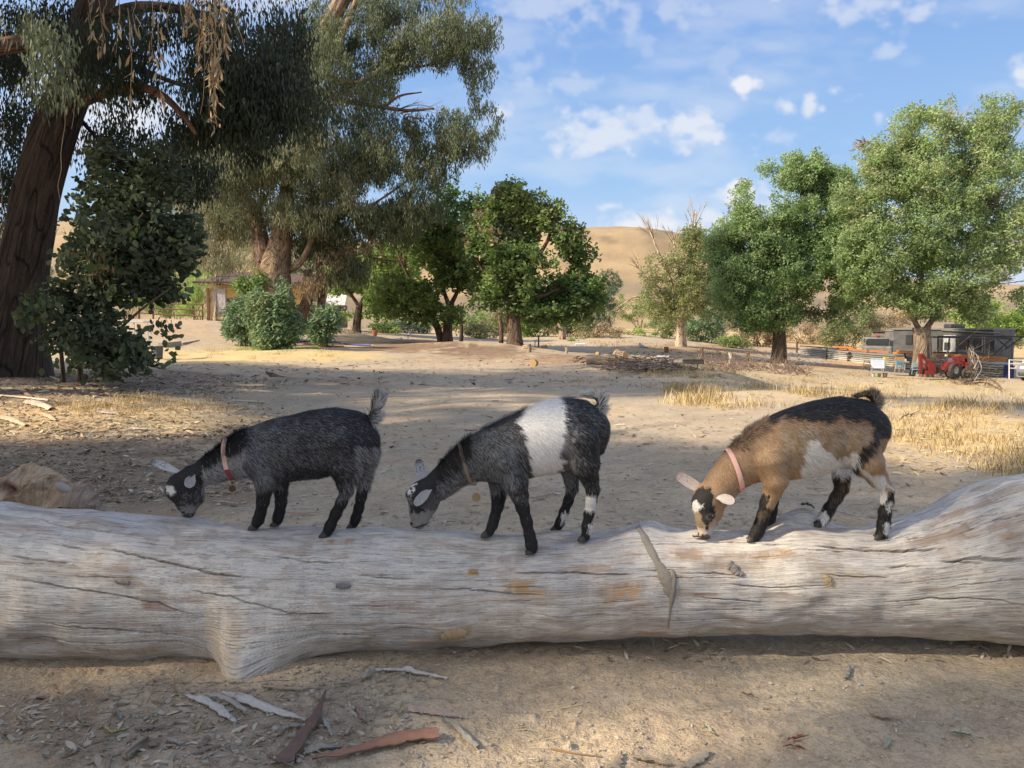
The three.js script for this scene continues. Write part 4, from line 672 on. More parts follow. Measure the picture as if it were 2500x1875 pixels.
// ---------------------------------------------------------------- trees and bushes
const barkTex = dataTex(512, 512, (x, y) => { const u = x / 512, v = y / 512, a = tnoise(u * 24, v * 5, 24, 5, 1), b = tnoise(u * 70, v * 9, 70, 9, 2), c = tnoise(u * 150, v * 60, 150, 60, 3), r = Math.abs(tnoise(u * 16, v * 3, 16, 3, 6) - .5) * 2; const k = .42 + .3 * a + .25 * b + .2 * c - .35 * smooth(.16, .02, r); return [k, k * .97, k * .94]; }, true);
const barkB = dataTex(512, 512, (x, y) => { const u = x / 512, v = y / 512, r = Math.abs(tnoise(u * 16, v * 3, 16, 3, 6) - .5) * 2; return .5 * tnoise(u * 70, v * 9, 70, 9, 2) + .2 * tnoise(u * 150, v * 60, 150, 60, 3) + .4 * smooth(.02, .25, r) - .1; });
for (const t of [barkTex, barkB]) t.repeat.set(0.7, 0.5);
const barkMat = (c, b = .03) => new THREE.MeshStandardMaterial({ color: C(...c.map((e) => e * 1.7)), map: barkTex, bumpMap: barkB, bumpScale: b, roughness: .95 });

// a spray of leaves as one small mesh: n leaves along a stem of length s; kind sets how they hang
function spray(seed, { n = 11, s = .3, len = .12, wid = .03, droop = 0, fold = .2, curl = 0, round = false }) {
  const R = rng(seed), mb = new MB();
  for (let i = 0; i < n; i++) {
    const t = (i + R()) / n, base = V((R() - .5) * s * .9, (droop ? -t : (R() - .5)) * s * (droop ? 1 : .7), (R() - .5) * s * .9);
    const dir = V(R() - .5, droop ? -1.3 - R() : (R() - .45) * .9, R() - .5).normalize(), side = V(R() - .5, (R() - .5) * (droop ? .3 : .35), R() - .5); side.addScaledVector(dir, -side.dot(dir)).normalize();
    const nn = V(0, 0, 0).crossVectors(dir, side), L = len * (.6 + .7 * R()), W = wid * (.7 + .5 * R());
    const P = (a, b, c) => { const p = base.clone().addScaledVector(dir, a * L).addScaledVector(side, b * W).addScaledVector(nn, c * L); return mb.v(p.x, p.y, p.z); };
    const k = curl * (R() - .3);
    const a = P(0, 0, 0), b = P(round ? .42 : .35, .5, fold * .12 + k * .3), c = P(round ? .42 : .35, -.5, fold * .12 + k * .3), m = P(.5, 0, k * .4), e = P(1, 0, -fold * .3 + k);
    if (round) { const b2 = P(.75, .36, k * .5), c2 = P(.75, -.36, k * .5); mb.tri(a, m, b); mb.tri(a, c, m); mb.tri(b, m, b2); mb.tri(c, c2, m); mb.tri(b2, m, e); mb.tri(c2, e, m); } else { mb.tri(a, m, b); mb.tri(a, c, m); mb.tri(b, m, e); mb.tri(c, e, m); }
  }
  const g = mb.geo().toNonIndexed(); g.computeVertexNormals(); return g;
}
const M4 = new THREE.Matrix4(), Q4 = new THREE.Quaternion(), E3 = new THREE.Euler();
function place(p, s, R, upright) { E3.set(upright ? (R() - .5) * .7 : (R() - .5) * 1.6, R() * 6.283, upright ? (R() - .5) * .7 : (R() - .5) * 1.6); return new THREE.Matrix4().compose(p, Q4.setFromEuler(E3), V(s, s, s)); }
// crown: blobs of foliage [px, py, D, rx, ry, cover, tone] filled with sprays; holes are left where a coarse noise is low
function crown(root, name, blobs, { geo, mat, size, tones, seed, hole = .40, holeScale = .8, upright = false, shell = .42, label, deep = .9 }) {
  const R = rng(seed), mats = [], cols = [];
  for (const [px, py, D, rx, ry, cover = 3, tone = 0] of blobs) {
    const sp2 = size * F / D, n = Math.min(14000, Math.ceil((D > 30 ? 2.6 : 1.5) * cover * rx * ry / (sp2 * sp2) * 3.4)), rz = (rx + ry) / 2 * D / F * deep;
    for (let i = 0; i < n; i++) {
      let a, b, c, l; do { a = R() * 2 - 1; b = R() * 2 - 1; c = R() * 2 - 1; l = Math.hypot(a, b, c); } while (l > 1 || l < .01);
      const k = Math.pow(R(), shell) / l, lump = .80 + .42 * noise(a / l * 2.3 + px, b / l * 2.3 + py, c / l * 2.3 + 5);
      a *= k * lump; b *= k * lump; c *= k * lump;
      const p = U(px + a * rx, py + b * ry, D + c * rz);
      if (noise(p.x * holeScale + seed, p.y * holeScale * 1.2, p.z * holeScale) < hole * (.55 + .6 * Math.hypot(a, b, c)) || p.y < gh(p.x, p.z) + .1) continue;
      p.sub(root.position);
      mats.push(place(p, .75 + .5 * R(), R, upright));
      const t = tones[Math.min(tones.length - 1, tone + (R() < .22 && tones.length > tone + 1 ? 1 : 0))], w = (.72 + .56 * R()) * (.82 + .36 * noise(p.x * 1.1, p.y * 1.1, p.z * 1.1 + seed));
      cols.push(C(t[0] * w * (.94 + .12 * R()), t[1] * w, t[2] * w * (.9 + .2 * R())));
    }
  }
  const m = instanced(name, geo, mat, mats, cols, root, 'stuff'); if (label) m.userData.label = label; return m;
}
const leafWhite = (through = .4, rough = .8) => leafMat([1, 1, 1], through);
const LM = leafWhite(.46), LMelm = leafWhite(.55), LMdry = leafWhite(.3);
const px = (list) => list.map(([x, y, D]) => U(x, y, D));
function limb(root, name, path, r0, r1, mat, { seg = 14, around = 9, flute = .1, seed = 1, label, parent = root, flare = 0 } = {}) {
  const pts = path.map((p) => p.isVector3 ? p : U(...p)), g = tube(pts, Array.isArray(r0) ? r0 : [r0, r1], { seg, around, bump: (a, s, t) => 1 + flute * (Math.sin(a * 3 + s * .6 + seed) * .5 + Math.sin(a * 7 + s * .3 + seed * 2) * .35 + (noise(a * 2.2, s * 2, seed) - .5) * .9) + flare * Math.pow(1 - t, 14) * (1 + .5 * Math.sin(a * 4 + seed)) }).geo();
  return part(name, g, mat, root, parent, label);
}
// bare twigs: thin sticks from a to spots round b, all in one mesh
function twigs(root, name, list, mat, seed, { n = 6, r = .02, spread = .5, sub = 3 } = {}) {
  const R = rng(seed), mb = new MB();
  for (const [a, b] of list) for (let i = 0; i < n; i++) {
    const A = a.clone().lerp(b, .15 + .55 * R()), L = A.distanceTo(b), B = b.clone().add(V(R() - .5, R() - .4, R() - .5).multiplyScalar(L * spread * 2)), m = A.clone().lerp(B, .5).add(V(R() - .5, R() - .2, R() - .5).multiplyScalar(L * .16));
    tube([A, m, B], [r, r * .62, r * .2], { seg: 5, around: 4, cap: false, mb });
    for (let k = 0; k < sub; k++) { const s = A.clone().lerp(B, .4 + .5 * R()).lerp(m, .25), e = s.clone().add(B.clone().sub(A).multiplyScalar(.3)).add(V(R() - .5, R() - .5, R() - .5).multiplyScalar(L * .35)); tube([s, e], [r * .45, r * .12], { seg: 1, around: 3, cap: false, mb }); }
  }
  const m = part(name, mb.geo(), mat, root); m.userData.kind = 'stuff'; return m;
}
const EUC = spray(1, { n: 26, s: .44, len: .19, wid: .044, droop: 1, curl: .2 }), EUCN = spray(2, { n: 17, s: .36, len: .135, wid: .034, droop: 1, curl: .25 }), BROAD = spray(3, { n: 13, s: .42, len: .17, wid: .14, round: true }), ELM = spray(4, { n: 27, s: .46, len: .145, wid: .078 }), HEART = spray(5, { n: 9, s: .30, len: .13, wid: .085, round: true, curl: .15, fold: .4 }), BUSH = spray(6, { n: 20, s: .42, len: .19, wid: .075 }), DEAD = spray(7, { n: 7, s: .3, len: .17, wid: .035, droop: 1, curl: .7 });

// ---- the leaning eucalyptus at the left edge
{
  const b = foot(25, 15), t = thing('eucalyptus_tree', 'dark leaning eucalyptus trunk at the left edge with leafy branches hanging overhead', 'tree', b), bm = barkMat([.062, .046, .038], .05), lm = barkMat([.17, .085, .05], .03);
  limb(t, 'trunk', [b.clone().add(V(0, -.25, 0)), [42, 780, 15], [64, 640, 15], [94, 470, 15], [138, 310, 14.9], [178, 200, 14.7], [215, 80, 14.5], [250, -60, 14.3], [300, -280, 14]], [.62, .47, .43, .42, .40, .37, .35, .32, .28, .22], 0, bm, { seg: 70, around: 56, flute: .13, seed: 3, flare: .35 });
  limb(t, 'branch', [[196, 250, 14.7], [270, 222, 14.2], [335, 212, 13.6], [400, 236, 13], [450, 285, 12.6], [480, 330, 12.4]], .11, .03, lm, { seg: 22, around: 12 });
  limb(t, 'branch', [[190, 150, 14.7], [120, 110, 13.8], [40, 108, 12.8], [-90, 140, 12]], .17, .12, lm, { seg: 18, around: 12, label: 'reddish peeling branch at the left edge' });
  limb(t, 'branch', [[225, 60, 14.4], [330, 20, 13.6], [470, 30, 12.8], [600, 90, 12.4]], .14, .03, bm, { seg: 18 });
  limb(t, 'branch', [[210, 110, 14.5], [300, 150, 15.4], [420, 200, 15.8], [560, 240, 15.6]], .10, .02, bm, { seg: 16 });
  limb(t, 'branch', [[110, 420, 15], [60, 380, 15.6], [0, 330, 16]], .06, .02, bm, { seg: 10 });
  limb(t, 'branch', [[170, 260, 15], [230, 330, 15.6], [300, 400, 16], [360, 470, 16]], .05, .015, bm, { seg: 12 });
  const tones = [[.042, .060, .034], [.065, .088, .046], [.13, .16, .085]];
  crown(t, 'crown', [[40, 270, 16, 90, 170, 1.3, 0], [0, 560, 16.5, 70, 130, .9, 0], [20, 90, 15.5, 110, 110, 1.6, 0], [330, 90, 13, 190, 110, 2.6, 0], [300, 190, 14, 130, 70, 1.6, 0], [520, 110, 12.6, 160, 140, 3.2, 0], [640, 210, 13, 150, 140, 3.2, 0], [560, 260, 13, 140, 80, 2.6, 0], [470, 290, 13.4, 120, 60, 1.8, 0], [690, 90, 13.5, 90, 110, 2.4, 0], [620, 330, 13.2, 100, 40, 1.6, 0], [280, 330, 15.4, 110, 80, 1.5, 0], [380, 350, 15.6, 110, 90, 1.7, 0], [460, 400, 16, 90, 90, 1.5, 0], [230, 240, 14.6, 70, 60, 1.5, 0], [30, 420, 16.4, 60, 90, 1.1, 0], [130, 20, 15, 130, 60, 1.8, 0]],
    { geo: EUCN, mat: LM, size: .17, tones, seed: 12, hole: .42, holeScale: 1.5, upright: true });
  crown(t, 'crown', [[110, 90, 10, 70, 85, 1.5, 2], [90, 175, 10.2, 45, 50, 1.2, 1], [150, 170, 10, 40, 40, 1.0, 2], [60, 40, 10.4, 60, 40, 1, 1], [115, 225, 10.2, 20, 36, .8, 1]], { geo: EUCN, mat: LM, size: .17, tones: [tones[1], [.10, .13, .075], [.17, .205, .12]], seed: 14, hole: .3, holeScale: 2.2, upright: true, label: 'paler leaf tuft close to the camera at the top left' });
  // dead hanging strips: strings with curled tan leaves, each leaf its own piece
  const R = rng(5), lt = new MB(), tan = [std([.42, .29, .15], .8), std([.50, .37, .21], .8), std([.33, .22, .12], .85), std([.30, .26, .18], .85)];
  const leafG = [0, 1, 2, 3].map((k) => { const g = new MB(), n = 7, cu = [.5, -.35, .8, .2][k], tw = [.6, 1.4, -.8, 2][k]; for (let i = 0; i <= n; i++) { const u = i / n, w = .5 * Math.pow(Math.sin(Math.PI * clamp(u * .97 + .02)), .8), a = tw * u, x = Math.sin(cu * u * 1.6) * .3; for (const s of [-1, 0, 1]) { g.v(x + s * w * .17 * Math.cos(a), -u + Math.abs(s) * .01, s * w * .17 * Math.sin(a) + (s ? .035 * w : 0), s, u); if (i && s > -1) { const v = g.p.length / 3 - 1; g.quad(v - 4, v - 3, v, v - 1); } } } return g.geo(); });
  let made = 0;
  const strands = [[520, -20, 260, 11, 1.0], [505, -20, 330, 11, 1], [535, -20, 210, 11, 1], [490, -10, 180, 11, .9], [548, -20, 130, 11, 1], [470, -20, 90, 11, 1], [500, -20, 120, 10.8, 1], [460, -10, 70, 11, 1], [395, 0, 240, 11, .35], [372, 0, 140, 11, .4], [330, -10, 90, 11, .4], [312, 20, 210, 11, .3], [290, 0, 130, 11, .3], [240, -10, 130, 11.5, .8], [225, -10, 95, 11.5, .8], [212, -10, 110, 11.6, .7], [255, -10, 70, 11.5, .8], [420, -10, 130, 11, .2], [440, 10, 90, 11, .2], [640, -20, 50, 11, .8], [610, -20, 30, 11, .8], [585, -20, 80, 11.5, .5], [660, -30, 40, 11.3, .8], [5, 20, 110, 10, .9], [10, 300, 200, 12, .7], [4, 480, 120, 12, .6], [165, 190, 300, 11, .04], [180, 195, 120, 11, .05], [575, 30, 80, 11, .4], [510, 40, 260, 11.2, .9], [498, 60, 220, 11.1, .9], [525, 100, 180, 11.2, .9]];
  strands.forEach(([x, y, len, D, full]) => {
    const pts = [], m = Math.max(4, Math.round(len / 40)); let dx = 0; for (let i = 0; i <= m; i++) { pts.push(U(x + dx, y + len * i / m, D)); dx += (R() - .5) * 16; }
    tube(pts, [.006, .0035], { seg: m * 3, around: 4, cap: false, mb: lt }); const cv = new THREE.CatmullRomCurve3(pts);
    const n = Math.round(len / 6.2 * full); for (let i = 0; i < n && made < 296; i++) { const p = cv.getPoint(clamp(.05 + .95 * Math.pow(R(), .8))).add(V(R() - .5, R() - .5, R() - .5).multiplyScalar(.10)), s = .10 + .12 * R(); const l = lpart('dead_leaf', leafG[Math.floor(R() * 4)], tan[Math.floor(R() * 4)], t); l.position.copy(p).sub(b); l.rotation.set((R() - .5) * 1.2, R() * 6.3, (R() - .5) * 1.5); l.scale.set(s, s, s); made++; }
  });
  part('hanging_twigs', lt.geo(), std([.30, .22, .14], .9), t);
}
// ---- the leafy young tree against that trunk
{
  const b = foot(190, 13.6), t = thing('leafy_shrub', 'dark leafy young tree growing against the leaning trunk at the left', 'shrub', b), bm = barkMat([.14, .11, .085], .01);
  const D = 13.4, st = [[190, 915], [230, 920], [150, 905]].map(([x, y]) => foot(x, D + .2));
  limb(t, 'stem', [st[0], [200, 800, D], [230, 690, D], [290, 600, D], [350, 520, D]], .05, .015, bm, { seg: 16 });
  limb(t, 'stem', [st[1], [280, 820, D], [340, 760, D], [420, 700, D]], .04, .012, bm, { seg: 12 });
  limb(t, 'stem', [st[2], [150, 820, D], [180, 700, D], [210, 580, D]], .04, .012, bm, { seg: 12 });
  const tones = [[.095, .13, .07], [.155, .205, .10], [.25, .32, .14]];
  crown(t, 'crown', [[180, 830, 13, 90, 75, 2.6, 0], [260, 860, 12.8, 110, 60, 2.8, 0], [340, 850, 13, 70, 50, 1.4, 0], [130, 730, 13, 60, 60, 1.2, 0], [220, 720, 13.4, 100, 90, 2.4, 0], [300, 640, 13.8, 120, 90, 3.2, 0], [400, 620, 14, 95, 90, 3.4, 0], [440, 560, 14.2, 60, 60, 2, 0], [330, 520, 14, 110, 80, 2.6, 0], [250, 530, 14, 100, 90, 2, 0], [250, 420, 14.4, 90, 90, 1.6, 0], [370, 430, 14.6, 100, 80, 1.7, 0], [380, 700, 13.8, 70, 45, 2, 0], [230, 640, 13.4, 80, 60, 2, 0], [390, 810, 13, 50, 16, .8, 0], [405, 770, 13, 26, 12, .8, 0]],
    { geo: HEART, mat: LM, size: .16, tones, seed: 31, hole: .42, holeScale: 2 });
  crown(t, 'crown', [[240, 600, 13, 70, 60, .5, 0], [190, 570, 13, 40, 60, .5, 0], [270, 700, 12.8, 16, 14, 1.2, 1], [60, 775, 12.8, 26, 18, .9, 1], [110, 745, 12.7, 46, 24, .8, 0], [180, 640, 12.8, 30, 30, .6, 0], [290, 560, 13.2, 40, 40, .5, 0]], { geo: HEART, mat: LM, size: .16, tones: [[.10, .14, .075], [.19, .27, .085]], seed: 33, hole: .2, holeScale: 2, label: 'brighter leaf sprays on the shaded shrub' });
  crown(t, 'dry_leaves', [[225, 585, 13, 30, 34, 1.0, 0], [245, 630, 13.1, 26, 20, .8, 0], [200, 800, 12.9, 30, 20, .5, 0], [300, 570, 13.4, 30, 30, .5, 0]], { geo: DEAD, mat: LMdry, size: .16, tones: [[.26, .16, .085]], seed: 35, hole: .2, upright: true });
  const R = rng(44), mats = [[.060, .088, .048], [.085, .12, .062], [.12, .155, .085]].map((c) => leafMat(c, .3)), g = [0, 1].map((k) => { const m = new MB(), n = 6; for (let i = 0; i <= n; i++) { const u = i / n, w = .27 * Math.pow(Math.sin(Math.PI * Math.pow(clamp(u * .98 + .01), .75)), .8); for (const s of [-1, 0, 1]) { m.v(s * w, -u * .9 + .02, (s ? .07 : 0) * w * 2 - u * u * (.15 + .1 * k), s, u); if (i && s > -1) { const v = m.p.length / 3 - 1; m.quad(v - 4, v - 3, v, v - 1); } } } return m.geo(); });
  const spots2 = [[110, 745, 60, 26], [70, 775, 36, 20], [160, 620, 30, 26], [220, 800, 90, 70], [270, 870, 110, 40], [160, 870, 60, 40], [260, 560, 80, 50], [330, 850, 60, 30], [400, 790, 40, 16], [200, 560, 40, 60]];
  for (let i = 0; i < 290; i++) { const [x, y, rx, ry] = spots2[i % spots2.length], l = lpart('leaf', g[i % 2], mats[Math.floor(R() * 3)], t), s = .10 + .07 * R(); l.position.copy(U(x + (R() + R() - 1) * rx * 1.2, y + (R() + R() - 1) * ry * 1.2, 12.3 + R() * .6)).sub(b); l.rotation.set(-.6 + R() * 1.1, (R() - .5) * 2.4, (R() - .5) * 1.6); l.scale.set(s, s, s); }
}
// ---- the tall eucalyptus behind
{
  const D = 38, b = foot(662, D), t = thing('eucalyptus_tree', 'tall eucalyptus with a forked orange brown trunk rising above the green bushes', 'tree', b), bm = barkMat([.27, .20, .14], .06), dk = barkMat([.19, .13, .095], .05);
  limb(t, 'trunk', [b.clone().add(V(0, -.4, 0)), [668, 720, D], [672, 660, D], [684, 600, D], [694, 520, D], [705, 430, D], [716, 350, D], [740, 230, D - .5], [775, 120, D - 1], [835, 0, D - 1], [900, -130, D - 1]], [1.2, .92, .72, .56, .42, .34, .32, .36, .40, .36, .26], 0, bm, { seg: 60, around: 40, flute: .12, seed: 9, flare: .2 });
  limb(t, 'trunk', [[650, 690, D], [642, 620, D + .3], [628, 545, D + .6], [600, 480, D + 1], [565, 420, D + 1.4], [520, 360, D + 1.5]], [.50, .42, .36, .28, .20, .12], 0, dk, { seg: 26, around: 20, seed: 4, label: 'left fork of the trunk with shade painted into its bark' });  // darker bark colour stands in for the shade on this fork
  limb(t, 'branch', [[706, 660, D], [735, 640, D - .4], [770, 560, D - .6], [795, 490, D - .8], [822, 415, D - 1]], .17, .08, bm, { seg: 18, around: 12, flute: .2 });
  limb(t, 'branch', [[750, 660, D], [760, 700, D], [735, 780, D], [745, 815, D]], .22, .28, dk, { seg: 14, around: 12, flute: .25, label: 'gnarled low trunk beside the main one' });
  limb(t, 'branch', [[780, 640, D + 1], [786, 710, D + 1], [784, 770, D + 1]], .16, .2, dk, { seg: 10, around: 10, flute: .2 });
  limb(t, 'branch', [[770, 130, D - 1], [830, 90, D - 1.4], [870, 0, D - 1.6]], .2, .12, bm, { seg: 12 });
  limb(t, 'branch', [[745, 220, D], [860, 250, D - 1], [936, 262, D - 1.4], [1000, 270, D - 1.6], [1060, 265, D - 1.8]], .16, .04, dk, { seg: 18 });
  limb(t, 'branch', [[936, 262, D - 1.4], [975, 235, D - 1.4], [1030, 225, D - 1.5]], .09, .03, dk, { seg: 10 });
  limb(t, 'branch', [[760, 180, D], [880, 200, D - 1], [971, 133, D - 1.2], [1069, 54, D - 1.4], [1120, -20, D - 1.5]], .15, .04, bm, { seg: 18 });
  limb(t, 'branch', [[700, 470, D], [850, 520, D - 1], [980, 452, D - 1.6], [1060, 380, D - 1.8]], .09, .03, dk, { seg: 18 });
  limb(t, 'branch', [[570, 425, D + 1.4], [480, 350, D + 1.4], [400, 330, D + 1]], .07, .03, dk, { seg: 14 });
  const tones = [[.135, .165, .08], [.195, .22, .115], [.25, .245, .145]];  // lighter tones put sunlight into the colour of some leaf clumps
  crown(t, 'crown', [[1070, 70, 36.5, 140, 120, 2.50, 0], [1140, 150, 36.5, 70, 80, 1.75, 0], [1130, 320, 36.5, 85, 90, 2.12, 0], [1050, 400, 36.5, 100, 80, 2.38, 0], [930, 350, 37, 110, 90, 2.75, 0], [860, 190, 37, 110, 120, 2.75, 0], [940, 40, 37, 120, 90, 2.75, 0], [960, 140, 36.5, 70, 60, 1.62, 0], [800, 410, 37.5, 120, 110, 2.88, 1], [720, 330, 36, 110, 100, 2.75, 1], [570, 400, 36.5, 130, 110, 3.00, 1], [600, 520, 39.5, 110, 80, 2.88, 1], [780, 560, 39, 100, 80, 2.50, 0], [910, 530, 38, 120, 70, 2.75, 0], [860, 640, 38, 60, 50, 1.75, 0], [1140, 430, 36.5, 60, 40, 1.50, 0], [800, 60, 38, 90, 90, 2.25, 0], [700, 160, 37.5, 80, 120, 2.25, 0], [470, 420, 40, 70, 110, 1.62, 2], [820, 660, 38, 90, 30, 1.25, 0], [1000, 300, 37, 60, 40, 1.00, 0], [1190, 290, 36.6, 36, 50, 1.38, 0], [1180, 90, 36.6, 40, 60, 1.38, 0], [690, 470, 36.2, 60, 80, 1.00, 1], [650, 400, 36, 70, 60, 1.62, 1], [745, 520, 36.4, 70, 60, 1.38, 1], [720, 240, 35.8, 80, 90, 2.25, 0], [800, 110, 35, 70, 100, 1.62, 0], [600, 300, 37, 90, 70, 2.00, 1], [870, 440, 36.4, 90, 70, 2.00, 1], [1000, 500, 37, 90, 50, 2.00, 0], [520, 625, 36.5, 70, 50, 1.25, 2], [480, 560, 38, 60, 70, 1.50, 2]],
    { geo: EUC, mat: LM, size: .36, tones, seed: 51, hole: .40, holeScale: .75, upright: true });
  crown(t, 'dry_leaves', [[760, 690, 37, 60, 36, 1.3, 0], [800, 620, 37.4, 50, 60, .9, 0], [900, 590, 37.2, 70, 30, .6, 0], [540, 560, 39, 60, 60, .8, 0], [840, 230, 36.6, 60, 70, .5, 0], [950, 110, 36.4, 60, 50, .3, 0]], { geo: DEAD, mat: LMdry, size: .3, tones: [[.24, .17, .10]], seed: 53, hole: .3, upright: true });
  twigs(t, 'twigs', px([[700, 470, D], [936, 262, D - 1.4], [975, 180, D - 1.3], [822, 415, D - 1], [850, 520, D - 1], [745, 220, D], [780, 600, D - .5], [870, 620, D]]).map((a, i, l) => [a, px([[800, 560, D], [1050, 300, D - 2], [1130, 120, D - 2], [900, 380, D - 2], [930, 600, D], [640, 380, D - 2], [860, 640, D - 1], [960, 640, D]])[i]]), dk, 6, { n: 9, r: .03 });
}
// ---- broad crowned trees of the middle distance
function fieldTree(name, label, q) {
  const b = foot(q.foot[0], q.D), t = thing(name, label, 'tree', b), bm = barkMat(q.bark, .04), top = q.trunk[q.trunk.length - 1];
  limb(t, 'trunk', [b.clone().add(V(0, -.3, 0)), ...q.trunk.map(([x, y]) => U(x, y, q.D))], q.r.map((e) => e), 0, bm, { seg: 26, around: 22, flute: .14, seed: q.seed, flare: .3 });
  for (const [r, ...l] of q.second ?? []) limb(t, 'trunk', l.map(([x, y], i) => i || y < 830 ? U(x, y, q.D + .3) : foot(x, q.D + .3).add(V(0, -.3, 0))), r, r * .6, bm, { seg: 16, around: 14, flute: .12, seed: q.seed + 1 });
  const ends = [];
  for (const l of q.limbs) { const [r, ...k] = l; limb(t, 'branch', k.map(([x, y, d]) => U(x, y, q.D + (d ?? 0))), r, r * .25, bm, { seg: 16, around: 9, flute: .12, seed: q.seed }); const e = k[k.length - 1], m = k[Math.max(0, k.length - 2)]; ends.push([U(m[0], m[1], q.D + (m[2] ?? 0)), U(e[0], e[1], q.D + (e[2] ?? 0))]); }
  twigs(t, 'twigs', ends, q.twig ?? bm, q.seed, { n: q.twigN ?? 8, r: q.twigR ?? .03, spread: q.twigSpread ?? .6, sub: 4 });
  crown(t, 'crown', q.blobs.map(([x, y, rx, ry, c, tone, d]) => [x, y, q.D + (d ?? 0), rx, ry, c, tone ?? 0]), { geo: q.geo, mat: q.geo === ELM ? LMelm : LM, size: q.size, tones: q.tones, seed: q.seed + 7, hole: q.hole ?? .42, holeScale: q.hs ?? .6 });
  return t;
}
fieldTree('maple_tree', 'small bright green tree with a short dark trunk left of the double trunked tree', { foot: [872], D: 50, bark: [.06, .045, .035], seed: 61, trunk: [[871, 800], [874, 770], [880, 740]], r: [.32, .26, .24, .2], limbs: [[.14, [878, 750], [850, 710], [820, 680]], [.14, [880, 745], [900, 700], [920, 640]]], geo: BROAD, size: .36, tones: [[0.210, 0.325, 0.074], [0.294, 0.399, 0.105]], blobs: [[880, 700, 80, 75, 2.4, 0], [940, 660, 90, 90, 2.4, 1], [850, 740, 60, 40, 1.8, 0], [960, 600, 70, 60, 1.8, 1], [935, 740, 80, 45, 2, 0]] });
fieldTree('maple_tree', 'green tree with a forked double trunk on the mulch mound', { foot: [1092], D: 42, bark: [.16, .105, .07], seed: 71, trunk: [[1092, 810], [1094, 775], [1100, 740]], r: [.36, .26, .24, .2], second: [[.22, [1080, 838], [1068, 800], [1052, 765], [1030, 720]]], limbs: [[.15, [1098, 750], [1120, 700], [1130, 620]], [.13, [1035, 730], [1000, 680], [970, 620]], [.13, [1095, 745], [1070, 660], [1080, 560]]], geo: BROAD, size: .36, tones: [[0.146, 0.234, 0.058], [0.234, 0.321, 0.088]], blobs: [[1060, 650, 110, 100, 2.2, 0], [990, 700, 90, 70, 2.2, 1], [1120, 560, 90, 90, 2, 0], [1020, 560, 80, 80, 1.6, 0], [1120, 690, 80, 70, 1.8, 0], [1050, 755, 130, 40, 2, 1], [1170, 500, 50, 50, 1.2, 1], [1080, 480, 60, 40, 1, 0]] });
fieldTree('maple_tree', 'broad dark green tree with a thick single trunk in the centre of the view', { foot: [1259], D: 37, bark: [.125, .09, .068], seed: 81, trunk: [[1257, 810], [1254, 765], [1250, 720]], r: [.42, .33, .31, .26], limbs: [[.17, [1250, 740], [1290, 660], [1340, 580], [1350, 500]], [.16, [1250, 735], [1230, 640], [1240, 540], [1235, 470]], [.14, [1254, 750], [1330, 720], [1400, 690]], [.13, [1250, 740], [1190, 680], [1150, 600]]], geo: BROAD, size: .33, tones: [[0.116, 0.198, 0.049], [0.206, 0.290, 0.085], [0.319, 0.263, 0.160]],
  blobs: [[1260, 570, 110, 90, 2.3, 1], [1320, 640, 120, 110, 2.5, 0], [1390, 700, 85, 80, 2.2, 0], [1200, 640, 80, 90, 2, 0], [1230, 510, 80, 55, 1.9, 1], [1245, 470, 46, 36, 1.5, 1], [1340, 540, 70, 50, 1.5, 1], [1350, 750, 110, 45, 2.2, 0], [1420, 640, 46, 60, 1.5, 0], [1300, 740, 90, 50, 1.9, 0], [1170, 560, 50, 50, 1.3, 1], [1460, 700, 24, 60, .9, 0], [1310, 490, 40, 30, .9, 1], [1185, 720, 60, 40, 1.2, 0], [1408, 570, 30, 34, .8, 1]] });
fieldTree('ash_tree', 'pale half bare tree with a whitish trunk in front of the golden hill', { foot: [1662], D: 51, bark: [.52, .44, .35], seed: 91, trunk: [[1662, 815], [1660, 780], [1664, 745]], r: [.40, .30, .33, .26], limbs: [[.15, [1662, 760], [1640, 690], [1605, 610], [1580, 545]], [.16, [1662, 755], [1664, 670], [1690, 590], [1700, 515]], [.15, [1664, 750], [1690, 690], [1730, 630], [1770, 590]], [.12, [1658, 770], [1610, 735], [1550, 725], [1500, 760]], [.10, [1662, 760], [1630, 720], [1580, 680], [1545, 640]], [.10, [1668, 740], [1720, 730], [1770, 740]], [.1, [1664, 700], [1650, 620], [1640, 560]]],
  geo: ELM, size: .42, tones: [[.34, .38, .16], [.40, .40, .20]], hole: .44, twigN: 9, twigR: .025, twig: barkMat([.42, .36, .25], .01), twigSpread: .6, blobs: [[1650, 710,77.0,55.00000000000001, 1.58, 0], [1690, 640,66.0,77.0, 1.76, 0], [1700, 570,50.6,44.0, 1.76, 0], [1730, 720,88.0,55.00000000000001, 2.11, 0], [1610, 740,55.00000000000001,44.0, 1.41, 0], [1600, 660,44.0,55.00000000000001, 0.88, 1], [1760, 640,44.0,66.0, 1.23, 0], [1660, 770,66.0,19.8, 1.41, 0]] });
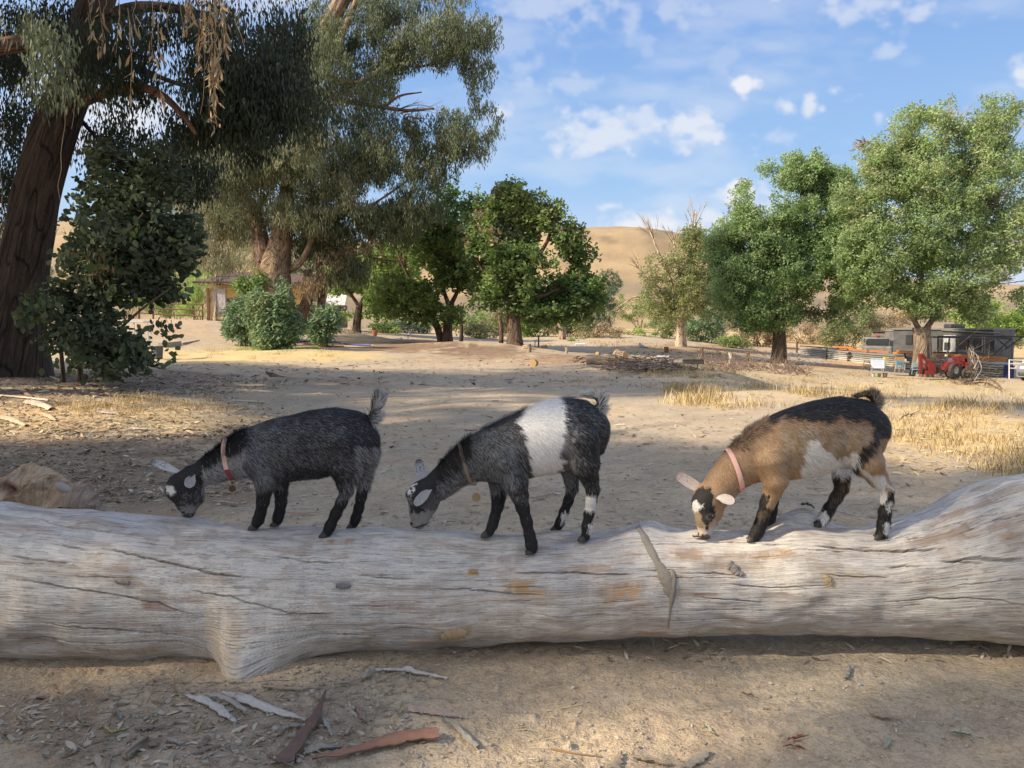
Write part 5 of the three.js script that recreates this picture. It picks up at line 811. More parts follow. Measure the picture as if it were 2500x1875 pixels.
fieldTree('elm_tree', 'wide grey green elm with a dark trunk left of the stacked orange beams', { foot: [1905], D: 42, bark: [.10, .078, .06], seed: 101, trunk: [[1904, 830], [1902, 800], [1900, 760]], r: [.45, .33, .32, .28], limbs: [[0.096, [1900, 775], [1850, 700], [1810, 630]], [0.096, [1900, 770], [1910, 640], [1950, 520], [1970, 430]], [0.096, [1900, 775], [1970, 700], [2030, 640]], [0.072, [1902, 785], [1850, 770], [1790, 800]], [0.072, [1903, 780], [1960, 760], [2010, 770]]], geo: ELM, hole: .40, hs: .9, size: .34, tones: [[0.212, 0.325, 0.120], [0.303, 0.423, 0.173], [0.383, 0.483, 0.238]],
  blobs: [[1900, 640, 148.2, 114, 1.64, 0], [1960, 500, 108.3, 85.5, 1.02, 1], [1840, 690, 102.6, 91.2, 1.36, 0], [1990, 690, 125.4, 91.2, 1.57, 0], [1870, 570, 102.6, 91.2, 1.29, 1], [1905, 760, 114, 52.44, 1.51, 0], [1975, 430, 68.4, 57, 0.75, 1], [2020, 600, 102.6, 102.6, 1.36, 0], [1800, 620, 57, 68.4, 0.69, 2], [2010, 790, 79.8, 41.04, 1.22, 0], [1810, 760, 57, 45.6, 0.62, 0], [2040, 450, 45.6, 45.6, 0.48, 1], [1770, 680, 34.2, 57, 0.48, 2], [1990, 385, 25.08, 22.8, 0.48, 1], [1780, 700, 56, 70, 1.01, 1], [1850, 530, 60, 60, 0.94, 1], [2050, 530, 70, 80, 1.09, 1], [2070, 700, 70, 70, 1.25, 0], [1900, 480, 50, 50, 0.78, 1], [1940, 780, 80, 36, 1.09, 0], [1830, 790, 56, 32, 1.2, 0], [1985, 800, 66, 28, 1.2, 0], [2040, 480, 60, 70, 1.1, 1], [1930, 420, 60, 46, 1.0, 1], [1880, 480, 60, 60, 1.1, 1], [1760, 610, 40, 50, .9, 1], [1960, 425, 84, 56, 1.2, 1], [2030, 440, 60, 62, 1.2, 1], [1860, 490, 74, 60, 1.2, 1], [1795, 570, 60, 64, 1.1, 1], [1750, 620, 40, 60, .9, 1], [1985, 470, 76, 66, 1.4, 1], [1895, 440, 66, 52, 1.5, 1], [1850, 470, 50, 46, 1.2, 1], [1930, 530, 86, 70, 1.3, 0], [1840, 570, 70, 70, 1.3, 0], [2060, 480, 60, 70, 1.3, 1]] });
fieldTree('elm_tree', 'largest grey green elm at the right edge behind the red tractor', { foot: [2252], D: 39, bark: [.22, .18, .14], seed: 111, trunk: [[2252, 850], [2250, 815], [2250, 800]], r: [.50, .40, .38, .42], limbs: [[0.144, [2250, 815], [2225, 770], [2190, 690], [2140, 610], [2100, 560]], [0.156, [2252, 815], [2290, 760], [2340, 660], [2390, 560], [2440, 480]], [0.120, [2240, 780], [2250, 680], [2270, 540], [2290, 400], [2330, 300]], [0.084, [2300, 740], [2390, 700], [2470, 680]], [0.078, [2380, 570], [2430, 420], [2470, 330]], [0.060, [2260, 600], [2200, 480], [2190, 400], [2130, 350], [2090, 352]]], twig: barkMat([.34, .28, .19], .01), twigN: 14, geo: ELM, hole: .43, hs: .9, size: .34, tones: [[0.252, 0.354, 0.134], [0.342, 0.448, 0.191], [0.463, 0.494, 0.261]],
  blobs: [[2320, 400, 148.2, 102.6, 1.02, 1], [2270, 300, 75.24, 57, 0.82, 1], [2345, 275, 25.08, 29.64, 0.62, 1], [2430, 300, 102.6, 68.4, 0.82, 1], [2200, 480, 114, 96.9, 1.09, 1], [2330, 530, 148.2, 125.4, 1.22, 0], [2460, 470, 102.6, 136.8, 0.95, 1], [2180, 620, 125.4, 96.9, 1.44, 0], [2320, 690, 148.2, 79.8, 1.29, 0], [2440, 640, 114, 108.3, 1.09, 1], [2230, 740, 114, 45.6, 1.16, 0], [2120, 560, 68.4, 68.4, 0.95, 1], [2540, 380, 79.8, 136.8, 0.82, 1], [2140, 690, 91.2, 57, 1.22, 0], [2400, 750, 91.2, 34.2, 0.69, 0], [2150, 400, 57, 57, 0.48, 2], [2110, 640, 80, 80, 1.17, 0], [2080, 560, 60, 60, 1.0, 1], [2095, 500, 60, 60, 0.94, 1], [2260, 600, 120, 100, 1.25, 0], [2400, 420, 110, 110, 1.09, 1], [2480, 720, 70, 50, 1.09, 0], [2250, 420, 90, 80, 1.01, 1], [2500, 560, 80, 100, 1.09, 1], [2150, 760, 74, 38, 1.3, 0], [2340, 770, 84, 30, 1.1, 0], [2150, 440, 70, 80, 1.2, 1], [2210, 360, 60, 60, 1.1, 1], [2090, 610, 60, 80, 1.2, 0], [2160, 385, 72, 64, 1.1, 1], [2230, 315, 84, 62, 1.1, 1], [2330, 285, 70, 46, 1.0, 1], [2420, 310, 80, 44, 1.0, 1], [2120, 460, 50, 60, 1.1, 1]] });
// a bare dead limb and the thin dark trunks between
for (const [name, label, x, D, w, top, c] of [['slim_tree', 'thin dark trunk right of the double trunked tree', 1125, 46, .12, 760, [.07, .05, .04]], ['slim_tree', 'thin trunk just left of the thick central trunk', 1222, 47, .16, 770, [.16, .10, .07]], ['dead_stump', 'grey broken trunk among the bushes right of the central tree', 1371, 55, .30, 785, [.36, .28, .22]], ['slim_tree', 'slim pale trunk behind the yellow shed', 526, 52, .12, 560, [.42, .36, .28]]]) {
  const b = foot(x, D), t = thing(name, label, name === 'dead_stump' ? 'stump' : 'tree', b); limb(t, 'trunk', [b.clone().add(V(0, -.4, 0)), U(x + 2, (840 + top) / 2, D), U(x - 2, top, D)], w, w * .7, barkMat(c, .02), { seg: 14, around: 12, flute: .18, seed: x, flare: .2 });
  if (name === 'dead_stump') { limb(t, 'branch', [U(x, 800, D), U(x - 14, 792, D), U(x - 24, 800, D)], .09, .03, barkMat(c, .02)); }
}
// ---- bushes: [label, px, py (middle), D, rx, ry, tones, kind, cover]
const GRN = [[0.200, 0.307, 0.083], [0.266, 0.358, 0.116]], OLV = [[0.283, 0.300, 0.142], [0.333, 0.316, 0.183]], DRY = [[0.399, 0.316, 0.200], [0.449, 0.366, 0.216]], WIL = [[0.100, 0.159, 0.092], [0.166, 0.216, 0.116]], LIM = [[0.333, 0.466, 0.116], [0.399, 0.483, 0.166]], BLU = [[0.175, 0.275, 0.142], [0.250, 0.342, 0.166], [0.316, 0.399, 0.200]];
const bushes = [['bluish green bush left of the pair in front of the yellow shed', 592, 778, 34, 48, 72, BLU, BUSH, 2.6], ['tallest bluish green bush in front of the yellow shed', 668, 775, 32, 78, 90, BLU, BUSH, 3], ['small bluish green bush right of the forked eucalyptus trunk', 792, 790, 34, 42, 56, BLU, BUSH, 2.4], ['light green sapling rising above the shed bushes', 612, 700, 35.5, 40, 46, GRN, BUSH, 1.3],
  ['light green bush right of the central trunk', 1300, 785, 58, 52, 56, GRN, BUSH, 2.4], ['olive bush behind the white tank', 1405, 800, 58, 62, 46, OLV, BUSH, 2.2], ['dark willow behind the olive bush', 1452, 745, 66, 56, 62, WIL, EUC, 2.6], ['small lime green bush beside the grey stump', 1392, 828, 52, 15, 20, LIM, BUSH, 2.4], ['dry brown bush right of the white tank', 1474, 825, 56, 56, 28, DRY, BUSH, 1.6], ['green bush in the hollow before the hill', 1560, 745, 80, 62, 36, GRN, BUSH, 2.2], ['green bush left of the pale tree trunk', 1622, 805, 60, 34, 46, GRN, BUSH, 2],
  ['green bush right of the pale tree trunk', 1728, 795, 60, 58, 52, BLU, BUSH, 2.2], ['dry brown bush behind the wide elm', 1850, 795, 62, 76, 56, DRY, BUSH, 1.5], ['low green bush under the pale tree', 1790, 838, 56, 46, 18, GRN, BUSH, 1.8], ['olive bush behind the orange beams', 2080, 800, 66, 76, 46, OLV, BUSH, 2], ['dry bush left of the white truck', 2170, 785, 70, 60, 36, DRY, BUSH, 1.4], ['bright lime bush at the right edge behind the motorhome', 2450, 790, 62, 86, 62, LIM, BUSH, 2.8], ['lime bush above the motorhome roof', 2380, 770, 66, 60, 36, LIM, BUSH, 2.2], ['dark green shrub on the hillside left of the pale tree', 1490, 690, 110, 26, 32, WIL, BUSH, 2], ['dark shrub under the double trunked tree', 1000, 808, 56, 42, 34, WIL, BUSH, 2.2], ['green weedy bush behind the mulch mound', 935, 806, 54, 36, 26, GRN, BUSH, 1.8], ['olive weeds between the thin trunks', 1170, 815, 54, 50, 26, OLV, BUSH, 1.8], ['pale green weeds left of the central trunk', 1215, 780, 60, 44, 40, OLV, BUSH, 1.6], ['green bush behind the far rail fence', 420, 715, 64, 70, 46, GRN, EUC, 2.6], ['tall reeds right of the rail fence', 480, 705, 60, 56, 52, LIM, EUC, 2.4], ['dark trees behind the shed', 560, 620, 72, 120, 70, OLV, EUC, 1.6], ['green thicket behind the left shrub', 330, 680, 66, 70, 60, GRN, EUC, 2], ['low green bush far right below the hill', 2560, 800, 60, 70, 40, LIM, BUSH, 2], ['olive thicket behind the small bright tree', 760, 720, 66, 70, 50, OLV, BUSH, 1.6], ['green thicket between pale tree and hill', 1540, 815, 62, 40, 14, LIM, BUSH, 1.6], ['olive trees far behind the leafy shrub at the left', 420, 470, 78, 120, 140, OLV, EUC, 1.5], ['pale olive tree far behind the forked eucalyptus', 560, 480, 80, 110, 130, OLV, EUC, 1.4], ['pale trees beyond the left trunk seen through the shrub', 300, 600, 74, 120, 90, OLV, EUC, 1.5], ['dark trees far behind the gnarled low trunk', 800, 620, 72, 120, 90, WIL, EUC, 1.6], ['dark trees far left behind the leaning trunk', 30, 640, 70, 100, 120, WIL, EUC, 1.5], ['dark bush between the small bright tree and the shed', 740, 770, 58, 50, 50, WIL, BUSH, 2], ['green hedge behind the double trunked tree', 1090, 790, 66, 90, 40, GRN, BUSH, 1.8], ['green thicket behind the central tree', 1230, 790, 70, 90, 50, GRN, BUSH, 2], ['dark green thicket in front of the hill foot', 1400, 760, 76, 80, 44, WIL, BUSH, 2], ['grey green brush below the golden hill', 1640, 770, 84, 90, 40, OLV, BUSH, 1.6], ['dry brush at the foot of the hill behind the elms', 1960, 800, 72, 90, 40, DRY, BUSH, 1.5]];
bushes.forEach(([label, x, y, D, rx, ry, tones, geo, cover], i) => {
  if (D > 50) { rx *= 1.22; ry *= 1.2; cover *= 1.15; }
  const b = foot(x, D), t = thing('bush', label, label.includes('weeds') ? 'weeds' : label.includes('reeds') ? 'reeds' : label.includes('tree') && !label.includes('the') ? 'trees' : 'bush', b), R = rng(300 + i), m = rx * D / F;
  const mb = new MB(); for (let k = 0; k < 7; k++) { const p = U(x + (R() - .5) * rx * 1.2, y + (R() - .5) * ry, D + (R() - .5) * m); tube([b.clone().add(V((R() - .5) * m * .3, -.1, (R() - .5) * .2)), b.clone().lerp(p, .5).add(V((R() - .5) * .2, .1, 0)), p], [.035, .02, .008], { seg: 5, around: 4, cap: false, mb }); }
  part('stems', mb.geo(), barkMat([.2, .15, .1], .01), t);
  const blobs = [[x, y + ry * .1, D, rx * .72, ry * .7, cover, 0]]; for (let k = 0; k < 9; k++) { const a = R() * 6.283; blobs.push([x + Math.cos(a) * rx * .68, y + Math.sin(a) * ry * .68 + ry * .08, D + (R() - .5) * m, rx * (.2 + .24 * R()), ry * (.2 + .26 * R()), cover * .7, k % 2]); }
  crown(t, 'foliage', blobs, { geo, mat: LM, size: .40 * clamp(D / 55, .65, 1.5), tones, seed: 400 + i, hole: .36, holeScale: .9, upright: geo === EUC });
});

// ---- eucalyptus trees left of the view: their crowns dapple the foreground; gaps fall where the photograph shows sun on the ground
{
  const ground = [[1700, 1770, 370, 210, 1], [1610, 1890, 360, 210, 1], [2000, 1680, 620, 130, .5], [2300, 1720, 420, 130, .5], [1950, 1020, 520, 70, 1], [2380, 1070, 320, 90, 1], [1600, 1015, 190, 30, .85], [1450, 985, 270, 25, .85], [1150, 975, 290, 23, .8], [1010, 1012, 190, 22, .55], [290, 1025, 460, 62, .95], [60, 960, 120, 20, .7], [1000, 885, 420, 26, 1], [560, 868, 280, 22, 1], [760, 955, 200, 13, .85], [1050, 945, 280, 9, .8], [1760, 1085, 140, 34, .5], [2330, 1190, 130, 50, .7], [1480, 1150, 160, 40, .3], [1720, 1130, 120, 30, .3], [1900, 1750, 300, 40, .3], [1150, 1130, 120, 20, .3]];
  const onlog = [[2080, 1370, 460, 320, 1], [2360, 1260, 380, 280, .8], [1900, 1120, 330, 230, .6], [1720, 1400, 260, 140, .4], [1450, 1420, 260, 100, .3]];
  const wants = (x, y, z) => {                                      // share of sun wanted where the ray through this spot lands
    const k = (y - .45) / SUN.y, lx = x - SUN.x * k, lz = z - SUN.z * k;
    if (lz > -3.25 && lz < -2.58 && Math.abs(lx) < 2.6) { const [u, v] = toPx(lx, .45, lz); let m = .2; for (const [cx, cy, rx, ry, s] of onlog) m = Math.max(m, s * smooth(1.15, .6, Math.hypot((u - cx) / rx, (v - cy) / ry))); return m; }
    const g = y / SUN.y, gx = x - SUN.x * g, gz = z - SUN.z * g, [u, v, d] = toPx(gx, 0, gz);
    if (d < 1) return .7; if (u < -500 || u > 3000) return .5; if (gz < -30) return .8;
    let m = u > 1500 && v < 960 ? .25 : v > 1500 ? .18 : .05; for (const [cx, cy, rx, ry, s] of ground) m = Math.max(m, s * smooth(1.2, .75, Math.hypot((u - cx) / rx, (v - cy) / ry)));
    return m;
  };
  const R = rng(900), bm = barkMat([.2, .14, .1], .05);
  const T = [[-10.2, 5.4], [-9.8, -3.5], [-12.8, -10], [-15.8, -16.5]].map(([x, z], i) => { const p = V(x, gh(x, z), z); return { p, m: [], c: [], t: thing('eucalyptus_tree', ['eucalyptus nearest the camera left of the view', 'broad eucalyptus left of the goats outside the view', 'eucalyptus left of the leaning trunk outside the view', 'farthest eucalyptus of the row left of the view'][i], 'tree', p) }; });
  T.forEach(({ p, t }, i) => { limb(t, 'trunk', [p.clone().add(V(0, -.3, 0)), p.clone().add(V(.2, 2.5, .1)), p.clone().add(V(-.1, 5, .2)), p.clone().add(V(.3, 8.5, -.2))], [.5, .4, .3, .14], 0, bm, { seg: 24, around: 18, seed: i }); for (let k = 0; k < 6; k++) { const a = k * 1.05 + i, q = p.clone().add(V(Math.cos(a) * 3.4, 6.6 + 2 * R(), Math.sin(a) * 3.2)); limb(t, 'branch', [p.clone().add(V(0, 4 + k * .5, 0)), p.clone().lerp(q, .55).add(V(0, 2.6, 0)), q], .12, .03, bm, { seg: 10, around: 7 }); } });
  for (let i = 0; i < 75000; i++) {
    const x = -22 + 18.5 * R(), z = -20 + 27 * R(), y = 5.2 + (z < -5 ? 8.5 : 5.5) * R();
    if (x > Math.min(-3.2, .68 * z - 1.4) && !(z < -6 && y > 3.4 + .48 * -z && x < -4)) continue; if (z > -6 && R() < .4) continue;                       // stays clear of the view
    if (R() < Math.pow(wants(x, y, z), .35) || noise(x * .45, y * .5, z * .45) < .26) continue;
    let b = T[0], bd = 1e9; for (const q of T) { const d = Math.hypot(x - q.p.x, z - q.p.z); if (d < bd) { bd = d; b = q; } } if (bd > 8.5) continue;
    b.m.push(place(V(x, y, z).sub(b.p), .9 + .5 * R(), R, true)); const w = .7 + .6 * R(); b.c.push(C(.085 * w, .105 * w, .055 * w));
  }
  T.forEach((q) => instanced('crown', EUC, LM, q.m, q.c, q.t, 'stuff'));
  console.log('shade sprays', T.map((q) => q.m.length).join(' '));
}
// ---------------------------------------------------------------- bark, sticks and leaves lying about, each where the photograph has it
// a strip on the ground (or the log): mid line [px, py, width px], curled across (arch > 0: middle up), torn ends
function strip(name, label, category, mid, c, { arch = .25, lift = .004, seed = 1, tear = .3, under, on = onGround, twist = 0 } = {}) {
  const R = rng(seed * 31 + 7), n = 22, nv = 6, cv = new THREE.CatmullRomCurve3(mid.map(([x, y, w]) => V(x, y, w)));
  const pts = []; for (let i = 0; i <= n; i++) { const q = cv.getPoint(i / n), p = on(q.x, q.y); pts.push([p, q.z * toPx(p.x, p.y, p.z)[2] / F]); }
  const a0 = pts[0][0], a1 = pts[n][0], root = thing(name, label, category, a0.clone().lerp(a1, .5)), mb = new MB(), th = .0025;
  for (const f of [1, -1]) pts.forEach(([p, w], i) => {
    const q = pts[Math.min(n, i + 1)][0].clone().sub(pts[Math.max(0, i - 1)][0]).setY(0).normalize(), s = V(-q.z, 0, q.x), wl = w * (.85 + tear * (noise(i * .8, seed, 1) - .5) * 2), wr = w * (.85 + tear * (noise(i * .8, seed, 9) - .5) * 2);
    for (let j = 0; j <= nv; j++) { const k = j / nv * 2 - 1, hw = (k < 0 ? wl : wr) * .5 * k, up = arch * w * (arch > 0 ? 1 - k * k : -k * k) + lift + .004 + (f > 0 ? th : -th * .2) + twist * k * w * .3 + (noise(i * .5, j * .7, seed) - .5) * .006; const x = p.x + s.x * hw, z = p.z + s.z * hw; mb.v(x, Math.max(p.y, on === onGround ? gh(x, z) : p.y - .01) + up, z, k, i * .2, f > 0 ? c.map((e) => e * (.85 + .3 * noise(i * 1.3, j * 1.5, seed + 3))) : (under ?? c.map((e) => e * .8)));
      if (i && j) { const v = mb.p.length / 3 - 1; f > 0 ? mb.quad(v - nv - 2, v - nv - 1, v, v - 1) : mb.quad(v - 1, v, v - nv - 1, v - nv - 2); } }
  });
  part(name.replace('_strip', '').replace('dry_leaf', 'blade').replace('leaf', 'blade'), mb.geo(), stripM, root); return root;
}
const stripM = new THREE.MeshStandardMaterial({ vertexColors: true, roughness: .8, side: THREE.DoubleSide, bumpMap: woodB, bumpScale: .002 });
const PALEB = [.62, .58, .52], REDB = [.36, .19, .125], DKB = [.20, .125, .10], TANB = [.42, .33, .23], GREYB = [.34, .31, .27];
const S = (label, mid, c, o, name = 'bark_strip', cat = 'bark') => strip(name, label, cat, mid, c, o);
S('pale torn bark strip on the dirt below the branch stub, left arm of the fork', [[450, 1702, 8], [500, 1716, 26], [545, 1745, 26], [578, 1770, 8]], PALEB, { arch: .18, seed: 2 });
S('pale torn bark strip pointing right below the branch stub, longest of the fork', [[545, 1697, 14], [600, 1712, 36], [662, 1737, 30], [748, 1766, 6]], PALEB, { arch: .2, seed: 3 });
S('short pale bark splinter bridging the two forked strips', [[500, 1708, 8], [550, 1716, 16], [604, 1750, 10]], [.44, .40, .35], { arch: .3, seed: 4, lift: .012 });
S('dark purple brown bark sheet leaning toward the bottom edge', [[797, 1702, 3], [772, 1762, 24], [735, 1822, 38], [682, 1890, 46]], DKB, { arch: .16, seed: 5, lift: .02 });
S('large rust red bark sheet near the bottom edge', [[763, 1866, 4], [850, 1849, 28], [950, 1822, 46], [1010, 1808, 50], [1070, 1804, 44]], REDB, { arch: .2, seed: 6, tear: .2, lift: .012 });
S('thin straight pale bark sliver right of the branch stub', [[638, 1681, 5], [700, 1686, 11], [787, 1685, 5]], TANB, { arch: .25, seed: 7 });
S('bent grey bark sliver with a broad ragged end', [[816, 1682, 5], [870, 1669, 10], [895, 1658, 24], [914, 1642, 8]], GREYB, { arch: .3, seed: 8, lift: .01 });
S('long pale bark sliver pointing right under the log', [[915, 1641, 8], [980, 1642, 15], [1040, 1651, 13], [1092, 1662, 6]], PALEB, { arch: .2, seed: 9 });
S('curled pinkish bark roll with a white inside', [[1000, 1738, 24], [1045, 1743, 18], [1090, 1750, 16], [1140, 1757, 4]], [.46, .34, .28], { arch: .45, seed: 10, under: [.6, .56, .54] });
S('grey bark strip running down from the curled roll', [[1080, 1757, 6], [1112, 1778, 14], [1140, 1806, 22], [1168, 1830, 14]], [.36, .34, .29], { arch: .3, seed: 11 });
S('pale wedge of bark at the bottom edge in the sun patch', [[1672, 1882, 16], [1700, 1862, 34], [1728, 1840, 22]], [.52, .43, .31], { arch: .15, seed: 12 });
S('pointed tan bark piece at the bottom edge left of the sun patch', [[1494, 1890, 36], [1508, 1862, 28], [1516, 1844, 8]], [.46, .36, .26], { arch: .2, seed: 13 });
S('flat tan bark splinter lying across the bottom sun patch', [[1545, 1852, 10], [1590, 1862, 16], [1640, 1872, 12]], TANB, { arch: .1, seed: 14 });
S('ragged tan bark sliver on the sunny dirt at the right', [[2122, 1747, 8], [2155, 1755, 14], [2200, 1763, 5]], [.42, .31, .21], { arch: .3, seed: 15 });
S('small grey bark chip on the dirt below the right half of the log', [[2074, 1634, 14], [2068, 1648, 16], [2064, 1662, 10]], GREYB, { arch: .2, seed: 16 });
S('small brown bark chip beside the rust red sheet', [[868, 1722, 6], [880, 1742, 16], [892, 1770, 8]], [.33, .24, .18], { arch: .2, seed: 17 });
S('thin curved bark piece above the rust red sheet', [[836, 1806, 4], [850, 1790, 12], [862, 1768, 5]], [.40, .33, .24], { arch: .2, seed: 18 });
S('pale grey bark piece left of the dark sheet', [[688, 1786, 6], [720, 1780, 14], [752, 1778, 8]], [.40, .38, .34], { arch: .2, seed: 19 });
S('pale grey shard right of the dark bark sheet', [[785, 1752, 5], [800, 1780, 12], [812, 1802, 6]], [.45, .44, .42], { arch: .2, seed: 20 });
S('flat grey bark plate at the upper edge of the rust red sheet', [[742, 1848, 8], [770, 1834, 26], [838, 1826, 8]], [.38, .35, .30], { arch: .1, seed: 21 });
S('grey brown bark shard near the lower left corner', [[470, 1848, 6], [500, 1836, 14], [540, 1825, 4]], [.30, .25, .20], { arch: .2, seed: 22 });
S('squarish brown bark flake left of the pale fork', [[488, 1830, 16], [500, 1818, 20], [508, 1804, 14]], [.28, .22, .17], { arch: .1, seed: 23 });
S('pale chip with a rolled edge near the lower left corner', [[410, 1812, 12], [430, 1816, 16], [450, 1822, 8]], [.42, .39, .33], { arch: .2, seed: 24 });
S('brown rolled chip right of the thick short stick', [[368, 1830, 18], [378, 1822, 20], [386, 1812, 12]], [.30, .23, .17], { arch: .2, seed: 25 });
S('dark bark plate among the leaves at the lower left', [[330, 1788, 10], [360, 1785, 14], [400, 1782, 8]], [.25, .19, .15], { arch: .15, seed: 26 });
// bark heap at the left, behind the log
[['long white bark pole in the litter at the left edge, upper one', [[-20, 952, 9], [30, 951, 10], [66, 957, 7]], [.62, .52, .40]], ['long white bark pole in the litter at the left edge, lower one', [[-10, 967, 9], [50, 972, 11], [120, 980, 12]], [.62, .52, .40]], ['broad pale bark slab in the sunny litter at the left', [[66, 985, 28], [95, 990, 34], [128, 1002, 20]], [.58, .47, .35]], ['tan bark slab at the left edge of the litter', [[-10, 1020, 26], [30, 1028, 26], [64, 1042, 12]], [.55, .40, .27]], ['triangular tan bark chip right of the broad slab', [[104, 1012, 10], [122, 1020, 18], [138, 1030, 8]], [.52, .36, .23]], ['lilac grey bark flake in the sunny litter', [[240, 1008, 8], [266, 1011, 13], [292, 1013, 8]], [.40, .35, .34]],
  ['white bark splinter in the litter left of the grey goat', [[322, 1048, 5], [350, 1050, 8], [382, 1051, 4]], [.60, .52, .42]], ['pale flat bark strip at the edge of the sunny litter', [[566, 979, 7], [605, 982, 10], [646, 984, 7]], [.55, .45, .34]], ['pale stick of bark in front of the leafy shrub', [[122, 921, 6], [134, 926, 8], [147, 932, 6]], [.58, .45, .31]], ['brown bark sheet beside the white poles', [[52, 958, 8], [66, 964, 14], [80, 972, 8]], [.24, .14, .09]], ['grey bark stick lying behind the grey goat head', [[520, 1228, 5], [560, 1232, 9], [584, 1236, 5]], [.42, .36, .28]],
  ['pinkish bark strip under the belly of the grey goat', [[700, 1256, 4], [745, 1258, 8], [782, 1256, 4]], [.46, .32, .22]], ['thin grey stick behind the black goat legs', [[1296, 1222, 3], [1340, 1212, 4], [1366, 1204, 3]], [.30, .25, .19]], ['small white chip at the end of the thin grey stick', [[1352, 1208, 6], [1362, 1210, 8], [1370, 1210, 4]], [.62, .58, .52]], ['bark curl at the edge of the dry grass', [[2270, 1092, 5], [2320, 1098, 7], [2372, 1112, 5]], [.50, .38, .25]]]
  .forEach(([l, m, c], i) => S(l, m, c, { arch: .25, seed: 40 + i, lift: .01 }));
// single leaves
const leafL = (label, mid, c, o) => strip('fallen_leaf', label, 'leaf', mid, c, { tear: 0, arch: -.15, lift: .006, ...o });
leafL('pale green gum leaf on the dirt at the lower right', [[2318, 1794, 3], [2345, 1797, 17], [2374, 1802, 3]], [.46, .50, .34], { seed: 60 });
leafL('small grey green leaf standing up at the lower right', [[2160, 1836, 3], [2166, 1822, 15], [2174, 1810, 3]], [.38, .43, .33], { seed: 61 });
leafL('white green curled leaf in the sun patch', [[1720, 1776, 3], [1730, 1788, 9], [1744, 1802, 4]], [.55, .58, .40], { seed: 62 });
leafL('red brown leaf on the sunny dirt', [[1922, 1813, 3], [1942, 1809, 9], [1966, 1804, 3]], [.36, .13, .08], { seed: 63 });
leafL('salmon coloured leaf below the red brown one', [[1912, 1829, 3], [1938, 1828, 9], [1966, 1836, 3]], [.50, .27, .16], { seed: 64 });
leafL('yellow green leaf left of the pale bark fork', [[478, 1798, 3], [486, 1780, 11], [497, 1764, 3]], [.48, .44, .24], { seed: 65 });
leafL('yellow crescent leaf among the dark litter at the left', [[250, 1776, 4], [272, 1795, 10], [310, 1789, 4]], [.46, .40, .20], { seed: 66 });
leafL('tan leaf with a bent tip at the left', [[187, 1742, 4], [192, 1757, 10], [200, 1770, 4]], [.44, .31, .22], { seed: 67 });
leafL('olive leaf joined to the bent tan leaf', [[196, 1768, 4], [208, 1772, 11], [220, 1780, 4]], [.36, .31, .18], { seed: 68 });
leafL('yellow leaf tip between the sticks at the left', [[366, 1774, 3], [376, 1769, 8], [386, 1764, 3]], [.50, .46, .26], { seed: 69 });
leafL('grey green leaf chip in the left litter', [[286, 1744, 8], [292, 1755, 9], [296, 1766, 6]], [.30, .34, .28], { seed: 70 });
leafL('green leaf beside the thick short stick', [[320, 1858, 6], [328, 1848, 14], [334, 1840, 8]], [.27, .33, .26], { seed: 71 });
leafL('buff leaf right of the rust red bark end', [[975, 1756, 3], [980, 1742, 11], [984, 1722, 3]], [.42, .36, .23], { seed: 72 });
leafL('orange tan leaf on the sunny dirt below the log', [[1810, 1698, 3], [1826, 1701, 8], [1842, 1704, 3]], [.48, .31, .18], { seed: 73 });
{ const on = (x, y) => { const o = onLog(x, y); return logPoint(o.px, o.th, .002); }; leafL('dark purple leaf on the log at the nose of the tan goat', [[1690, 1320, 3], [1703, 1321, 9], [1716, 1322, 3]], [.085, .045, .05], { seed: 74, on, arch: .1 }); }
S('dark curled bark piece perched on the knob behind the tan goat', [[1952, 1242, 8], [1968, 1244, 12], [1984, 1250, 5]], [.10, .085, .075], { seed: 75, arch: .3, lift: .01, on: (x, y) => logPoint(onLog(x, y).px, 1.75, .004) });
// sticks
function stick(label, list, r, c, name = 'fallen_stick') { const p = list.map(([x, y, h = 0]) => onGround(x, y).add(V(0, h + r * .9, 0))), t = thing(name, label, 'stick', p[0].clone().lerp(p[p.length - 1], .5).setY(p[0].y - r)); limb(t, 'wood', p, r, r * .6, barkMat(c, .004), { seg: 10, around: 10, flute: .1, seed: list[0][0] }); return t; }
stick('thick short grey stick with a sawn end at the lower left', [[306, 1858], [330, 1836], [358, 1812]], .014, [.27, .22, .17]);
stick('thin bleached twig above the yellow crescent leaf', [[292, 1734], [340, 1742], [402, 1754]], .0035, [.34, .30, .24]);
stick('short thin twig at the left of the bleached twig', [[238, 1742], [262, 1739], [284, 1737]], .004, [.36, .31, .24]);
stick('dark twig slanting in the left litter', [[312, 1816], [330, 1804], [344, 1796]], .005, [.20, .16, .13]);
stick('dark brown twig below the crescent leaf', [[224, 1816], [244, 1812], [268, 1808]], .005, [.19, .15, .12]);
stick('upright ended twig at the bottom left edge', [[262, 1880], [266, 1862], [274, 1846]], .006, [.25, .21, .17]);
stick('straight straw stalk on the shaded dirt below the log middle', [[1334, 1737], [1380, 1730], [1422, 1722]], .003, [.46, .40, .28]);
stick('crooked twig near the pale bark in the bottom sun patch', [[1345, 1830], [1400, 1840], [1470, 1850]], .0035, [.20, .14, .10]);
stick('thin bent twig below the pale fork', [[572, 1770], [600, 1757], [634, 1752]], .003, [.28, .23, .18]);
stick('dark twig behind the black goat', [[1134, 1050], [1150, 1051], [1164, 1050]], .006, [.13, .10, .08]);
